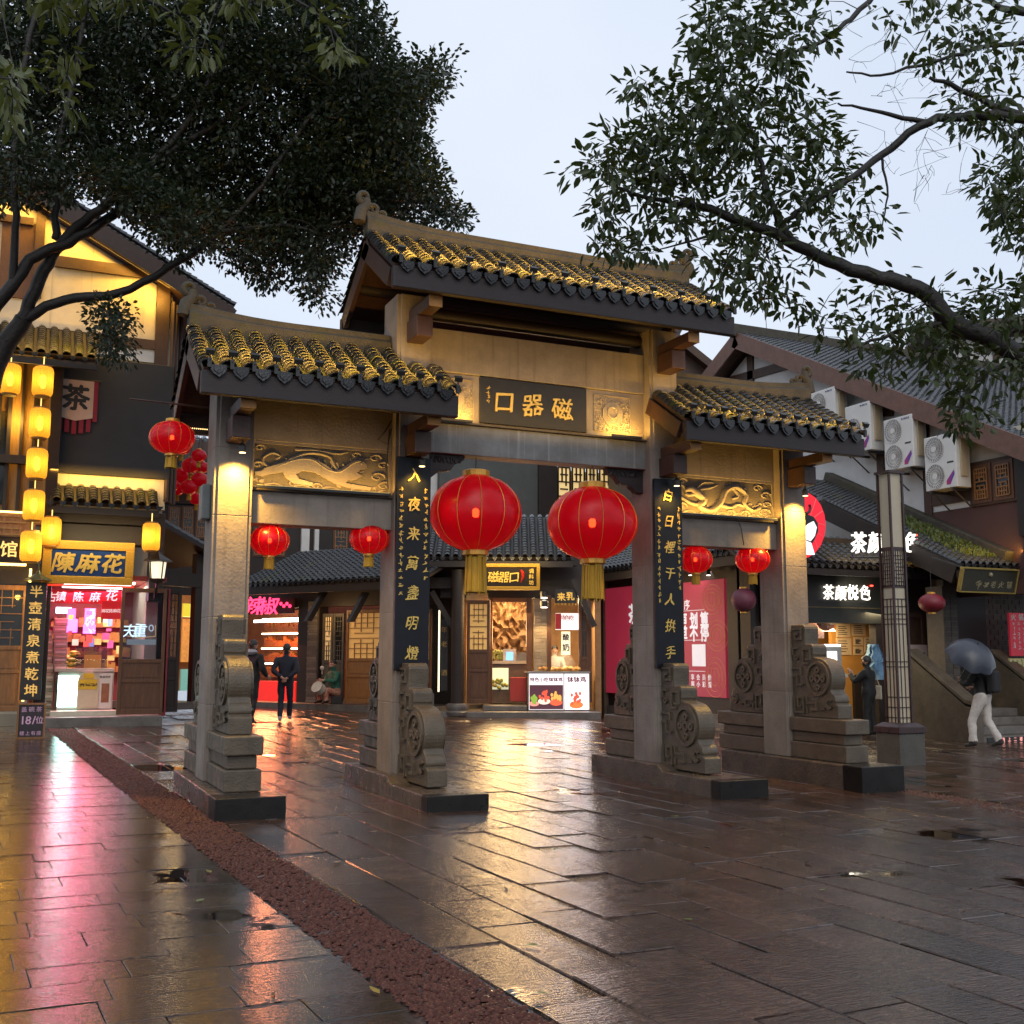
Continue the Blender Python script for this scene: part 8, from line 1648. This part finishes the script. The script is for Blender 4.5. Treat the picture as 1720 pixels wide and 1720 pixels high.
for i in range(9):
    z = f6.sz(1477, 1082 + i * 7.5, .9)[1]; half = (.05 + .17 * min(1, i / 2)) * (1 if i < 6 else 1 - .16 * (i - 5)) * (.85 + .25 * math.sin(i * 2.7))
    for q in range(9): aa = c[0] + (q / 8 - .5) * 2 * half + .015 * i; rowsV.append(f6.P(aa, z, .64 + .09 * math.sin(q * 2.3 + i * .5 + .6)))
fc = [(i * 9 + q, i * 9 + q + 1, (i + 1) * 9 + q + 1, (i + 1) * 9 + q) for i in range(8) for q in range(8)]; fc += [(81 + a, 81 + d, 81 + c_, 81 + b2) for a, b2, c_, d in fc]
mb.add(rowsV, fc); solo('raincoat', mb, pm('pale_blue', (.22, .40, .58)), 'crumpled pale blue raincoat hanging in front of the woman', 'raincoat', smooth=80)
# seated woman with a drum
p = at(562, 1186, 30.2); p[2] = gz(p[0], p[1]) + .16; t, R3, J = person('seated', p, -YAW + math.pi - .9, [SKIN, GREEN, M_FLOR, BLK], 'woman in green jacket and floral trousers sitting on the step', 1.05)
mb = MB(); mb.frame(R3((0, -.02, 0)), (1, 0, 0), (0, 1, 0), (0, 0, 1), -.16, .16, -.16, .16, 0, .22); solo('stool', mb, M_DARKW, 'low dark stool under the seated woman', 'stool', bevel=.02)
c = R3((-.12, .55, .42)); mb = MB(); dx = nrm(R3((-.4, .8, .5)) - R3((0, 0, 0))); mb.tube([c - dx * .09, c + dx * .09], .17, 16); o = solo('hand_drum', mb, pm('drum_white', (.55, .5, .42)), 'white hand drum held by the seated woman', 'drum', smooth=40); mb = MB(); mb.tube([c - dx * .11, c - dx * .085], .176, 16, cap=False); mb.tube([c + dx * .085, c + dx * .11], .176, 16, cap=False); part('hoop', mb, M_DOORL, o)
c = R3((-.16, .48, .78)); mb = MB(); mb.tube([c, c + np.array([0, 0, .12])], .012, 6); mb.ball(c + np.array([0, 0, .16]), .06, 8); solo('mallet', mb, pm('drum_white', (0, 0, 0)), 'pale mallet raised by the seated woman', 'mallet')
# vendor behind the food stall
p = ST.P((sa0 + sa1) / 2 + .05, 0, -1.25); p[2] = gz(p[0], p[1]) + .15; person('vendor', p, math.atan2(ST.n[1], ST.n[0]) - math.pi / 2, [SKIN, pm('vendor_white', (.5, .46, .4)), BLK, SHOE_], 'vendor in pale overall bending over the steaming stall', .98)
# steam over the tray
mb = MB(); c = ST.P((sa0 + sa1) / 2 + .15, sz1 + .08, -.35); mb.lathe([(.05, 0), (.30, .05), (.36, .18), (.26, .34), (.12, .46), (.02, .52)], c, 14)
st = solo('steam', mb, None, 'white steam rising from the snack stall tray', 'steam', kind='stuff'); sm_ = bpy.data.materials.new('steam'); sm_.use_nodes = True; n_ = sm_.node_tree.nodes; n_.remove(n_['Principled BSDF']); pv = n_.new('ShaderNodeVolumePrincipled'); pv.inputs['Color'].default_value = (1, .97, .92, 1); pv.inputs['Density'].default_value = .28
sm_.node_tree.links.new(pv.outputs[0], n_['Material Output'].inputs['Volume']); st.data.materials.clear(); st.data.materials.append(sm_)
